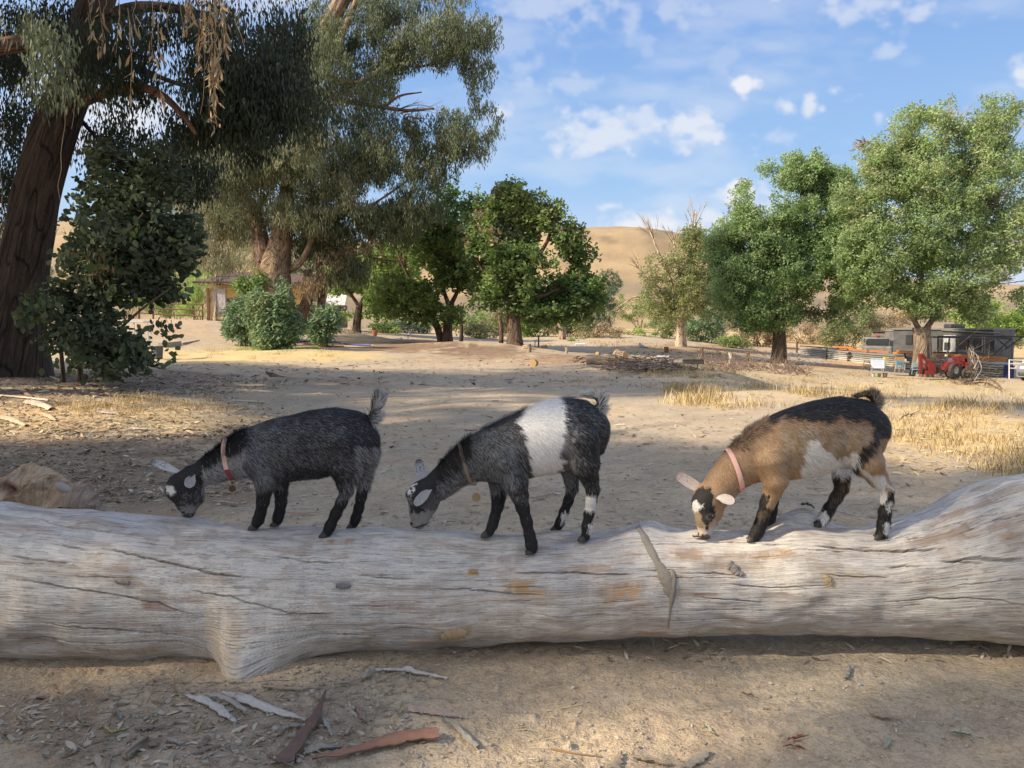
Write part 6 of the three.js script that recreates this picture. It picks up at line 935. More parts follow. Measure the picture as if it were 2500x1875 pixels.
// ---- the broken stump at the left behind the log
{
  const D = 3.75, b = foot(90, D), t = thing('broken_stump', 'broken brown piece of rotten trunk behind the log at the left edge', 'stump', b), m = D / F;
  const prim = [[[-60, 1260, 0, 70], [30, 1232, 0, 66]], [[30, 1232, 0, 66], [88, 1206, -10, 48]], [[88, 1206, -10, 48], [92, 1180, -10, 24]], [[100, 1225, 20, 52], [170, 1222, 20, 46]], [[170, 1222, 20, 46], [226, 1262, 30, 34]], [[-60, 1330, 0, 100], [230, 1330, 0, 70]]].map(([p, q]) => [p, q].map(([x, y, z, r]) => { const v = U(x, y, D - z * m); return [v.x, v.y, v.z, r * m]; }));
  const f = (x, y, z) => { let d = 1e3; for (const [a, c] of prim) { const ux = c[0] - a[0], uy = c[1] - a[1], uz = c[2] - a[2], k = clamp(((x - a[0]) * ux + (y - a[1]) * uy + (z - a[2]) * uz) / (ux * ux + uy * uy + uz * uz)), e = Math.hypot(x - a[0] - ux * k, y - a[1] - uy * k, z - a[2] - uz * k) - lerp(a[3], c[3], k), h = Math.max(.03 - Math.abs(d - e), 0) / .03; d = Math.min(d, e) - h * h * .0075; } const s = x * 10 + y * 14; const q = x * .8 + y * .6, w = y * .8 - x * .6; return d + (noise(x * 7, y * 7, z * 7) - .5) * .07 + Math.abs(noise(w * 22, q * 5, z * 9) - .5) * .09 - .02 + Math.abs(noise(w * 9 + 5, q * 3, z * 5) - .5) * .10 - .02 + (noise(x * 40, y * 40, z * 40) - .5) * .012 + .10 * smooth(.58, .70, noise(s * 1.3 + 4, (x - y) * 5, z * 4)); };
  const g = skin(f, [-2.75, .0, -4.15], [-1.75, .72, -3.35], .009), P = g.attributes.position, c = new Float32Array(P.count * 3), u = new Float32Array(P.count * 2);
  for (let i = 0; i < P.count; i++) { const x = P.getX(i), y = P.getY(i), z = P.getZ(i), s = x * 10 + y * 14, hol = smooth(.55, .64, noise(s * 1.3 + 4, (x - y) * 5, z * 4)), n = noise(x * 22, y * 22, z * 22), q = [.36, .265, .18].map((e, k) => lerp(lerp(e, [.25, .20, .16][k], smooth(-2.15, -2.0, x + (n - .5) * .1)), [.11, .05, .03][k], hol) * (.7 + .6 * n)); c.set(q, i * 3); u.set([x * 3, y * 3], i * 2); }
  g.setAttribute('color', new THREE.BufferAttribute(c, 3)); g.setAttribute('uv', new THREE.BufferAttribute(u, 2));
  part('rotten_wood', g, new THREE.MeshStandardMaterial({ vertexColors: true, roughness: .95, map: grain, color: C(1.25, 1.25, 1.25), bumpMap: barkB, bumpScale: .012 }), t);
  const p = U(156, 1192, D - 60 * m), s = new THREE.SphereGeometry(.03, 14, 10); s.scale(1.5, .75, .7); s.rotateZ(-.5); s.translate(p.x, p.y, p.z); part('stone', s, std([.33, .30, .27], .9), t, t, 'smooth grey stone lying on the rotten wood');
}
// ---- the fallen branch in the shade of the middle distance
{
  const D = 17.5, b = foot(760, D), t = thing('fallen_branch', 'grey fallen branch lying in the shade behind the grey goat', 'log', b), m = barkMat([.20, .17, .155], .02);
  limb(t, 'wood', [[650, 908, D + .3], [668, 918, D + .2], [690, 930, D], [760, 936, D], [820, 942, D - .2], [888, 948, D - .4]], [.03, .06, .10, .12, .11, .08], 0, m, { seg: 34, around: 16, flute: .2, seed: 2 });
  limb(t, 'wood', [[700, 930, D], [760, 945, D - .5], [835, 956, D - .9]], .09, .06, barkMat([.26, .20, .15], .02), { seg: 16, around: 12, flute: .25, seed: 5 });
  limb(t, 'splinter', [[815, 944, D - .8], [832, 954, D - .9], [848, 958, D - 1]], .05, .10, barkMat([.48, .34, .20], .02), { seg: 8, around: 9, flute: .4, seed: 8, label: 'torn end of the branch with sunlight painted as pale wood' });  // pale colour stands in for the sun on the tip
}
// ---- litter nobody could count: chips, leaves, straws and pebbles
{
  const R = rng(70), chip = new MB(), n = 5; for (let i = 0; i <= n; i++) { const u = i / n, w = .5 * Math.sin(Math.PI * clamp(.12 + u * .8)); for (const s of [-1, 1]) { chip.v(u - .5, .06 * Math.sin(u * 3) + (s > 0 ? .05 : 0), s * w * .28, u, s); if (i && s > 0) { const v = chip.p.length / 3 - 1; chip.quad(v - 2, v - 3, v - 1, v); } } }
  const straw = tube([V(-.5, 0, 0), V(0, .03, .02), V(.5, 0, 0)], [.012, .010], { seg: 4, around: 4 }).geo(), peb = new THREE.IcosahedronGeometry(.5, 1); { const A = peb.attributes.position; for (let i = 0; i < A.count; i++) { const x = A.getX(i), y = A.getY(i), z = A.getZ(i), k = .75 + .5 * noise(x * 3 + 5, y * 3, z * 3); A.setXYZ(i, x * k * 1.2, y * k * .65, z * k); } peb.computeVertexNormals(); }
  const sets = { leaf_litter: [chip.geo(), [], []], straw: [straw, [], []], pebbles: [peb, [], []] };
  const put = (kind, x, z, s, c, tilt = .35) => { E3.set((R() - .5) * tilt, R() * 6.283, (R() - .5) * tilt); sets[kind][1].push(new THREE.Matrix4().compose(V(x, gh(x, z) + s * (kind === 'pebbles' ? .12 : .06) + .001, z), Q4.setFromEuler(E3), V(s, s, s * (.6 + .8 * R())))); const w = .7 + .6 * R(); sets[kind][2].push(C(c[0] * w, c[1] * w, c[2] * w)); };
  const cols = [[.40, .33, .24], [.28, .22, .16], [.46, .40, .30], [.20, .15, .11], [.36, .27, .19], [.33, .32, .25], [.52, .44, .33]];
  const area = (px, py, rx, ry, cnt, f) => { for (let i = 0; i < cnt; i++) { const a = R() * 6.283, r = Math.sqrt(R()), x = px + Math.cos(a) * r * rx, y = py + Math.sin(a) * r * ry; if (x < -160 || x > 2660 || y > 1900) continue; const p = onGround(x, y); if (-p.z > 2.5 && -p.z < 3.2 && p.y > -.05 && Math.abs(p.x) < 3) { if (y < 1560) continue; } f(p.x, p.z, x, y); } };
  const any = () => cols[Math.floor(R() * cols.length)];
  area(1250, 1740, 1400, 150, 1900, (x, z) => { const q = R(); q < .38 ? put('straw', x, z, .02 + .05 * R(), [.48, .40, .28]) : q < .55 ? put('leaf_litter', x, z, .008 + .022 * R() * R(), any()) : put('pebbles', x, z, .004 + .012 * R() * R(), [.36, .31, .25]); });
  area(480, 1770, 520, 110, 1000, (x, z) => { const q = R(); q < .5 ? put('leaf_litter', x, z, .015 + .045 * R() * R(), any(), .7) : q < .66 ? put('straw', x, z, .05 + .09 * R(), [.28, .22, .16]) : put('pebbles', x, z, .006 + .02 * R() * R(), [.33, .285, .23]); });
  area(880, 1655, 200, 46, 150, (x, z) => put('pebbles', x, z, .006 + .02 * R() * R(), [.30, .25, .19]));
  area(1900, 1590, 640, 30, 220, (x, z) => put(R() < .6 ? 'leaf_litter' : 'straw', x, z, .015 + .035 * R(), any(), .7));
  area(250, 1120, 520, 110, 5200, (x, z) => { put(R() < .8 ? 'leaf_litter' : 'straw', x, z, .03 + .075 * R() * R(), R() < .5 ? cols[3] : any(), .7); });
  area(260, 1015, 460, 60, 5200, (x, z) => { put(R() < .7 ? 'leaf_litter' : 'straw', x, z, .03 + .10 * R() * R(), R() < .6 ? [.54, .41, .24] : any(), .8); });
  area(280, 940, 420, 30, 1800, (x, z) => put('leaf_litter', x, z, .05 + .13 * R() * R(), R() < .6 ? cols[3] : any(), .7));
  area(1100, 1190, 1500, 110, 2600, (x, z) => { const q = R(); q < .45 ? put('leaf_litter', x, z, .02 + .06 * R() * R(), any(), .5) : q < .8 ? put('straw', x, z, .05 + .09 * R(), any()) : put('pebbles', x, z, .01 + .025 * R() * R(), [.38, .32, .25]); });
  area(1250, 1020, 1400, 80, 2600, (x, z) => put(R() < .5 ? 'leaf_litter' : 'straw', x, z, .04 + .10 * R() * R(), R() < .5 ? cols[3] : any(), .5));
  area(1400, 910, 1300, 36, 1800, (x, z) => put('leaf_litter', x, z, .06 + .2 * R() * R(), R() < .6 ? cols[3] : any(), .5));
  area(2250, 1080, 420, 80, 2600, (x, z) => put(R() < .15 ? 'leaf_litter' : 'straw', x, z, .03 + .10 * R(), [.56, .43, .24]));
  area(1720, 880, 330, 26, 1500, (x, z) => put('leaf_litter', x, z, .08 + .3 * R() * R(), R() < .7 ? [.15, .11, .08] : any(), .9));
  const lm = std([1, 1, 1], .85), labels = { leaf_litter: 'scattered dry leaves and bark chips on the dirt', straw: 'scattered straws and thin stalks on the dirt', pebbles: 'small stones and clods on the dirt' };
  for (const [k, [g, m, c]] of Object.entries(sets)) { const o = instanced(k, g, lm, m, c, scene, 'stuff'); o.userData.label = labels[k]; o.userData.category = k.replace('_', ' '); }
}
// ---- dry grass
{
  const R = rng(80), tuft = (seed, n, h) => { const r = rng(seed), mb = new MB(); for (let i = 0; i < n; i++) { const a = r() * 6.283, d = .24 * Math.sqrt(r()), x = Math.cos(a) * d, z = Math.sin(a) * d, H = h * (.4 + .8 * r()), lx = (r() - .5) * 1.7 * H, lz = (r() - .5) * 1.7 * H, w = .0045, t = r() * 6.283, c = Math.cos(t) * w, s = Math.sin(t) * w; const q = mb.p.length / 3; mb.v(x - c, 0, z - s); mb.v(x + c, 0, z + s); mb.v(x + lx * .4 - c * .7, H * .55, z + lz * .4 - s * .7); mb.v(x + lx * .4 + c * .7, H * .55, z + lz * .4 + s * .7); mb.v(x + lx, H * .95, z + lz); mb.quad(q, q + 1, q + 3, q + 2); mb.tri(q + 2, q + 3, q + 4); } const g = mb.geo(); const N = g.attributes.normal; for (let i = 0; i < N.count; i++) N.setXYZ(i, N.getX(i) * .5, .8, N.getZ(i) * .5); return g; };
  const mats = [], cols = [], grow = (px, py, rx, ry, cnt, s, c = [.60, .46, .23]) => { for (let i = 0; i < cnt; i++) { const a = R() * 6.283, r = Math.sqrt(R()), x = px + Math.cos(a) * r * rx, y = py + Math.sin(a) * r * ry; if (x < -80 || x > 2580) continue; const p = onGround(x, y); if (R() > .30 || noise(p.x * .9, p.z * .9, 4) < .45) continue; E3.set(0, R() * 6.283, 0); const k = s * (.5 + .8 * R()); mats.push(new THREE.Matrix4().compose(p.clone().setY(p.y - .01), Q4.setFromEuler(E3), V(k, k * (.7 + .6 * R()), k))); const w = .75 + .45 * R(); cols.push(C(c[0] * w, c[1] * w, c[2] * w * (.8 + .4 * R()))); } };
  grow(1690, 968, 70, 22, 220, 1.2); grow(1800, 975, 120, 24, 160, .9); grow(2130, 945, 300, 22, 420, 1.0); grow(2330, 980, 260, 24, 420, 1.0); grow(2380, 1060, 220, 60, 700, .7); grow(2060, 1000, 160, 40, 200, .7); grow(2200, 960, 340, 14, 300, 1.1); grow(1860, 915, 300, 16, 420, 1.0, [.48, .38, .2]); grow(1650, 905, 160, 12, 160, .9, [.44, .35, .19]); grow(2300, 935, 220, 10, 200, 1.2); grow(1900, 930, 500, 24, 500, .8, [.50, .39, .21]);
  grow(210, 980, 180, 22, 170, .7, [.58, .44, .22]); grow(330, 1000, 150, 26, 150, .6, [.58, .44, .22]); grow(500, 985, 160, 22, 120, .6, [.56, .42, .22]); grow(640, 865, 220, 12, 260, .9, [.52, .42, .20]); grow(680, 852, 140, 6, 160, .9, [.30, .34, .13]); grow(1420, 868, 300, 8, 160, .9, [.46, .37, .2]); grow(1560, 842, 260, 8, 260, 1.6, [.52, .38, .19]); grow(900, 800, 160, 16, 260, 2.2, [.50, .36, .18]); grow(1160, 790, 70, 20, 160, 2.4, [.55, .36, .19]); grow(2480, 1130, 120, 30, 160, .7);
  const o = instanced('dry_grass', tuft(9, 24, .14), leafMat([1, 1, 1], .2), mats, cols, scene, 'stuff'); o.userData.label = 'tufts of dry yellow grass on the open ground'; o.userData.category = 'grass';
}
// ---------------------------------------------------------------- things standing in the distance
const steel = std([.40, .41, .41], .5, { metalness: .3 }), darkSteel = std([.045, .042, .045], .6), white = std([.70, .70, .69], .6), red = new THREE.MeshPhysicalMaterial({ color: C(.18, .016, .015), roughness: .42, clearcoat: .3 }), rubber = std([.028, .027, .026], .9), glassM = new THREE.MeshPhysicalMaterial({ color: C(.035, .04, .045), roughness: .08, specularIntensity: 1 });
const wornTex = dataTex(256, 256, (x, y) => { const u = x / 256, v = y / 256, k = .72 + .22 * tnoise(u * 9, v * 9, 9, 9, 4) + .16 * tnoise(u * 40, v * 40, 40, 40, 5); return [k, k * .985, k * .96]; }, true);
const worn = (c, r = .7, e = {}) => std(c.map((x) => x * 1.2), r, { map: wornTex, ...e });
// a slab between two spots: a, b the ends of its middle line, height h, depth d
function slab(a, b, h, d, r = 0) { const L = Math.hypot(b.x - a.x, b.z - a.z), g = box(L, h, d, 0, 0, 0, r), m = new THREE.Matrix4().makeRotationZ(Math.atan2(b.y - a.y, L)); g.applyMatrix4(m); g.rotateY(-Math.atan2(b.z - a.z, b.x - a.x)); g.translate((a.x + b.x) / 2, (a.y + b.y) / 2, (a.z + b.z) / 2); return g; }
// an upright wall plane from a to b (both on the plan): at(px, py) is the spot on it that the photograph shows there
function plane(a, b) { const n = V(-(b.z - a.z), 0, b.x - a.x).normalize(); if (n.z < 0) n.negate(); const o = { n, at(px, py, out = 0) { const d = ray(px, py), q = a.clone().addScaledVector(n, out), t = (q.x * n.x + q.z * n.z) / (d.x * n.x + d.z * n.z); return V(d.x * t, EYE + d.y * t, d.z * t); }, rect(x0, y0, x1, y1, d, out = 0, r = 0) { const A = o.at(x0, (y0 + y1) / 2, out), B = o.at(x1, (y0 + y1) / 2, out), y = (o.at((x0 + x1) / 2, y0, out).y + o.at((x0 + x1) / 2, y1, out).y) / 2, h = o.at((x0 + x1) / 2, y0, out).y - o.at((x0 + x1) / 2, y1, out).y; A.y = B.y = y; return slab(A, B, h, d, r); } }; return o; }
const gy = (p) => gh(p.x, p.z);
// ---- stacked sheet metal panels with orange beams on top
{
  const A = U(1962, 860, 57), B = U(2463, 900, 40); A.y = U(1962, 877, 57).y; B.y = U(2463, 927, 40).y;
  const t = thing('panel_stack', 'long low stack of grey corrugated metal panels topped with orange beams', 'stack', A.clone().lerp(B, .5)), R = rng(3), L = A.distanceTo(B), dir = B.clone().sub(A).normalize(), nrm = V(-dir.z, 0, dir.x); if (nrm.z < 0) nrm.negate();
  const mats = [worn([.46, .47, .46], .45, { metalness: .25 }), worn([.34, .35, .35], .5, { metalness: .25 }), worn([.24, .24, .23], .6), worn([.54, .54, .52], .5)], om = [worn([.50, .17, .035], .6), worn([.44, .14, .03], .65), worn([.56, .23, .06], .6)];
  for (let k = 0; k < 7; k++) for (let s = 0; s < 3; s++) {
    const a = A.clone().addScaledVector(dir, s * L / 3 + (R() * .3)), b = A.clone().addScaledVector(dir, (s + 1) * L / 3 - .1 - R() * .25), off = nrm.clone().multiplyScalar((R() - .5) * .16), y = .07 + k * .122; a.add(off); b.add(off); a.y += y; b.y += y;
    const g = slab(a, b, .085, 1.1, .012), q = slab(a.clone().addScaledVector(nrm, .56).setY(a.y + .02), b.clone().addScaledVector(nrm, .56).setY(b.y + .02), .03, .03, .008); part('metal_panel', join([g, q]), mats[Math.floor(R() * 4)], t);
    for (const e of [.2, .8]) { const p = a.clone().lerp(b, e + (R() - .5) * .1); p.y += .06; const w = new THREE.BoxGeometry(.1, .037, .9); w.rotateY(-Math.atan2(dir.z, dir.x)); w.translate(p.x, p.y, p.z); part('spacer', w, om[1], t); }
  }
  for (let k = 0; k < 2; k++) for (let s = 0; s < 7; s++) { const u0 = k ? .22 + s * .112 : .18 + s * .118, a = A.clone().lerp(B, u0 + R() * .01).addScaledVector(nrm, .3 - R() * .2), b = A.clone().lerp(B, Math.min(1, u0 + .108)).addScaledVector(nrm, .3 - R() * .2); a.y += .97 + k * .12 + R() * .02; b.y += .97 + k * .12 + R() * .02; if (k && R() < .25) continue; part('orange_beam', slab(a, b, .105, .09, .01), om[Math.floor(R() * 3)], t); }
  for (let s = 0; s < 5; s++) { const a = A.clone().lerp(B, s * .05).addScaledVector(nrm, .3); const b = A.clone().lerp(B, s * .05 + .045).addScaledVector(nrm, .3); a.y += .98; b.y += .98; part('shaded_beam', slab(a, b, .08, .09, .01), worn([.10, .06, .045], .8), t); }  // beams at the left end: their shade is put into the dark colour
  for (const u of [0, .004, .2, .62]) { const a = A.clone().lerp(B, u).addScaledVector(nrm, .6); part('post', join([bar(a.clone().setY(a.y - .1), a.clone().setY(a.y + (u < .01 ? 1.35 : 1.02)), .05)]), worn([.09, .055, .045], .8), t); }
}
// ---- white truck with a box body and red lamps
{
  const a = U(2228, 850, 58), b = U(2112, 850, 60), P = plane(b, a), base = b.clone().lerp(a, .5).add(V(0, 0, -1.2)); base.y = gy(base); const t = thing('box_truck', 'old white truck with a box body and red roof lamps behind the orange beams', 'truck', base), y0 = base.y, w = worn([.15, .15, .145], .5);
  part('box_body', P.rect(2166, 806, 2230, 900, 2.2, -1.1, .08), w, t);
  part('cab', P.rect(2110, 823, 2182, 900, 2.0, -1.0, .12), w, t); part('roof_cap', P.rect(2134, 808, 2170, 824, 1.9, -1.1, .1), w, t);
  part('windshield', P.rect(2117, 827, 2169, 843, .05, .02, .02), glassM, t); part('window', P.rect(2172, 831, 2186, 845, .05, .02, .02), glassM, t);
  part('hood', P.rect(2106, 845, 2180, 905, .9, .5, .1), w, t); part('roof_rack', P.rect(2133, 808, 2205, 810, 1.6, -.8), darkSteel, t);
  for (const [x, y] of [[2140, 819], [2195, 822], [2195, 831]]) part('red_lamp', P.rect(x - 3.5, y - 3, x + 3.5, y + 3, .06, .04, .02), std([.40, .05, .05], .4), t);
  for (const x of [2118, 2172]) { const p = P.at(x, 905, .3), g = new THREE.CylinderGeometry(.42, .42, .28, 22); g.rotateX(Math.PI / 2); g.translate(p.x, y0 + .42, p.z); part('wheel', g, rubber, t); }
  part('mirror', P.rect(2109, 826, 2112, 836, .12, .2, .02), darkSteel, t);
}
// ---- motorhome
{
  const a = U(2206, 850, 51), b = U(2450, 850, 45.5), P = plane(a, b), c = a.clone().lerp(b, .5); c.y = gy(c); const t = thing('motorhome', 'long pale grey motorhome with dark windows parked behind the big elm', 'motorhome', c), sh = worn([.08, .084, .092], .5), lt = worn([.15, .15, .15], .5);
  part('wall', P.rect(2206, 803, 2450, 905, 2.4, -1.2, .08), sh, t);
  part('roof', P.rect(2203, 801, 2453, 806, 2.6, -1.2, .03), lt, t); part('lower_panel', P.rect(2340, 850, 2449, 868, .03, .015), lt, t);
  for (const [x0, y0, x1, y1] of [[2211, 817, 2228, 841], [2288, 826, 2300, 855], [2340, 828, 2364, 853], [2375, 829, 2399, 854], [2418, 831, 2428, 856]]) { const f = part('window', P.rect(x0, y0, x1, y1, .06, .02, .02), darkSteel, t); part('pane', P.rect(x0 + 1.2, y0 + 1.2, x1 - 1.2, y1 - 1.2, .02, .055), glassM, t, f); }
  const d = part('door', P.rect(2303, 818, 2334, 862, .05, .02, .02), worn([.36, .38, .41], .5), t); part('door_window', P.rect(2305, 836, 2320, 855, .02, .055, .01), glassM, t, d);
  const ac = P.at(2330, 800, -1.2); ac.y = P.at(2330, 803, -1.2).y + .17; part('air_conditioner', box(1.0, .3, .8, ac.x, ac.y, ac.z, .1), darkSteel, t);
  const aw = P.at(2300, 806, .05), bw = P.at(2440, 814, .05); part('awning_roll', tube([aw, bw], [.07, .07], { seg: 1, around: 10 }).geo(), lt, t);
  for (const x of [2250, 2400]) { const p = P.at(x, 900, .0), g = new THREE.CylinderGeometry(.42, .42, .3, 22); g.rotateX(Math.PI / 2); g.translate(p.x, gy(p) + .4, p.z); part('wheel', g, rubber, t); }
}
// ---- black steel frame standing in front of the motorhome
{
  const D = 43.5, b = foot(2360, D), t = thing('steel_frame', 'black steel frame with slanting braces in front of the motorhome', 'frame', b), Q = (x, y, d = 0) => U(x, y, D + d);
  const bars = [[2272, 822, 2272, 900], [2335, 822, 2335, 900], [2399, 822, 2399, 895], [2404, 822, 2404, 895], [2278, 823, 2470, 827], [2380, 819, 2500, 822], [2362, 861, 2430, 827], [2427, 864, 2468, 828], [2453, 853, 2497, 822], [2404, 830, 2428, 862], [2440, 832, 2462, 850], [2436, 830, 2450, 818], [2279, 860, 2400, 862], [2313, 862, 2318, 826]];
  for (const [x0, y0, x1, y1] of bars) part('bar', bar(Q(x0, y0), Q(x1, y1), .045, 6), darkSteel, t);
  for (const [x0, y0, x1, y1] of [[2290, 821, 2470, 824], [2290, 821, 2290, 890], [2470, 824, 2470, 880], [2428, 864, 2470, 826]]) part('bar', bar(Q(x0, y0, 1.6), Q(x1, y1, 1.6), .04, 6), darkSteel, t);
  for (const [x, y] of [[2272, 823], [2399, 826], [2470, 827]]) part('bar', bar(Q(x, y), Q(x + 10, y - 1, 1.6), .04, 6), darkSteel, t);
}
// ---- red compact tractor with loader and backhoe
{
  const D = 37, b = foot(2310, D); b.y = U(2310, 924, D).y; const t = thing('tractor', 'small red tractor with a front loader and a folded backhoe at the right', 'tractor', b), Q = (x, y, z = 0) => U(x, y, D - z), m = D / F;
  const wheel = (x, y, r, z, w) => { const c = Q(x, y, z), R = r * m, prof = [[.45, -.5], [.8, -.52], [.95, -.42], [1, -.2], [1, .2], [.95, .42], [.8, .52], [.45, .5]].map(([a, k]) => new THREE.Vector2(a * R, k * w)), g = new THREE.LatheGeometry(prof, 34), lug = []; for (let i = 0; i < 22; i++) for (const s of [-1, 1]) { const q = box(R * .09, R * .10, w * .5, 0, 0, 0); q.rotateX(s * .5); q.translate(0, R * 1.0, s * w * .25); q.rotateZ((i + (s > 0 ? .5 : 0)) / 22 * 6.283); lug.push(q); } g.rotateX(Math.PI / 2); const tyre = join([g, ...lug]); tyre.rotateY(.35); tyre.translate(c.x, c.y, c.z); const wg = new THREE.Group(); const o = part('wheel', tyre, worn([.075, .068, .058], .95), t); const rim = new THREE.LatheGeometry([[.02, .12], [.2, .14], [.24, .3], [.42, .34], [.47, .5], [.47, -.5]].map(([a, k]) => new THREE.Vector2(a * R, k * w)), 26); rim.rotateX(Math.PI / 2); rim.rotateY(.35); rim.translate(c.x, c.y, c.z); part('rim', rim, worn([.45, .42, .38], .5), t, o); };
  wheel(2330, 904, 20, .35, .26); wheel(2322, 902, 20, -.75, .26); wheel(2358, 912, 13.5, .3, .18); wheel(2351, 910, 13.5, -.7, .18);
  const poly = (list, z, d, mat, name) => { const s = new THREE.Shape(list.map(([x, y]) => { const p = Q(x, y, z); return new THREE.Vector2(p.x, p.y); })), g = new THREE.ExtrudeGeometry(s, { depth: d, bevelEnabled: true, bevelSize: .012, bevelThickness: .012, bevelSegments: 2 }); g.translate(0, 0, Q(2300, 900, z).z - d); return part(name, g, mat, t); };
  poly([[2312, 884], [2322, 880], [2362, 884], [2366, 890], [2366, 902], [2316, 902]], .0, .42, red, 'hood'); poly([[2304, 902], [2313, 886], [2332, 881], [2346, 886], [2340, 889], [2330, 886], [2318, 891], [2310, 906]], .48, .22, red, 'fender'); poly([[2298, 902], [2308, 886], [2326, 881], [2340, 886], [2312, 892], [2306, 906]], -.6, .22, red, 'fender');
  poly([[2284, 884], [2296, 884], [2298, 874], [2294, 866], [2285, 866], [2281, 874]], .08, .4, worn([.05, .045, .04], .7), 'seat'); poly([[2266, 888], [2284, 886], [2286, 906], [2269, 907]], .1, .45, red, 'rear_frame'); poly([[2288, 898], [2330, 898], [2330, 908], [2288, 910]], .05, .5, darkSteel, 'chassis');
  poly([[2243, 864], [2248, 864], [2253, 888], [2251, 912], [2246, 912], [2246, 890]], .1, .12, red, 'backhoe_boom'); poly([[2246, 866], [2252, 863], [2274, 884], [2270, 890]], .02, .14, red, 'backhoe_arm'); poly([[2240, 912], [2246, 898], [2258, 900], [2262, 914]], .05, .4, worn([.06, .05, .045], .8), 'backhoe_bucket'); poly([[2262, 906], [2284, 908], [2286, 914], [2260, 914]], .2, .1, red, 'stabilizer');
  poly([[2326, 872], [2342, 871], [2358, 874], [2361, 884], [2354, 884], [2340, 879], [2328, 879]], .42, .12, red, 'loader_arm'); poly([[2354, 876], [2360, 874], [2366, 900], [2359, 900]], .42, .12, red, 'loader_arm'); poly([[2326, 872], [2342, 871], [2358, 874], [2361, 884], [2340, 879]], -.62, .12, red, 'loader_arm'); poly([[2360, 896], [2372, 892], [2376, 912], [2362, 912]], .5, 1.2, worn([.09, .07, .065], .8), 'loader_bucket'); poly([[2336, 872], [2340, 872], [2344, 896], [2338, 896]], .44, .1, red, 'loader_post');
  const sw = new THREE.TorusGeometry(.17, .02, 8, 22); sw.rotateX(-.9); { const p = Q(2304, 870, -.15); sw.translate(p.x, p.y, p.z); part('steering_wheel', sw, darkSteel, t); part('column', bar(p, Q(2312, 886, -.15), .025), darkSteel, t); }
  part('lever', bar(Q(2278, 880, .1), Q(2280, 864, .1), .012), darkSteel, t); part('lever', bar(Q(2274, 880, 0), Q(2272, 866, 0), .012), darkSteel, t); { const p = Q(2310, 868, .2); part('lamp', box(.1, .1, .08, p.x, p.y, p.z, .02), std([.7, .68, .6], .3), t); } part('roll_bar', tube([Q(2312, 884, .2), Q(2313, 846, .2)], [.025, .025], { seg: 2, around: 8 }).geo(), darkSteel, t);
  part('canopy_rod', tube([Q(2290, 868, -.2), Q(2276, 880, -.2)], [.02, .02], { seg: 1 }).geo(), worn([.42, .2, .05], .6), t);
}
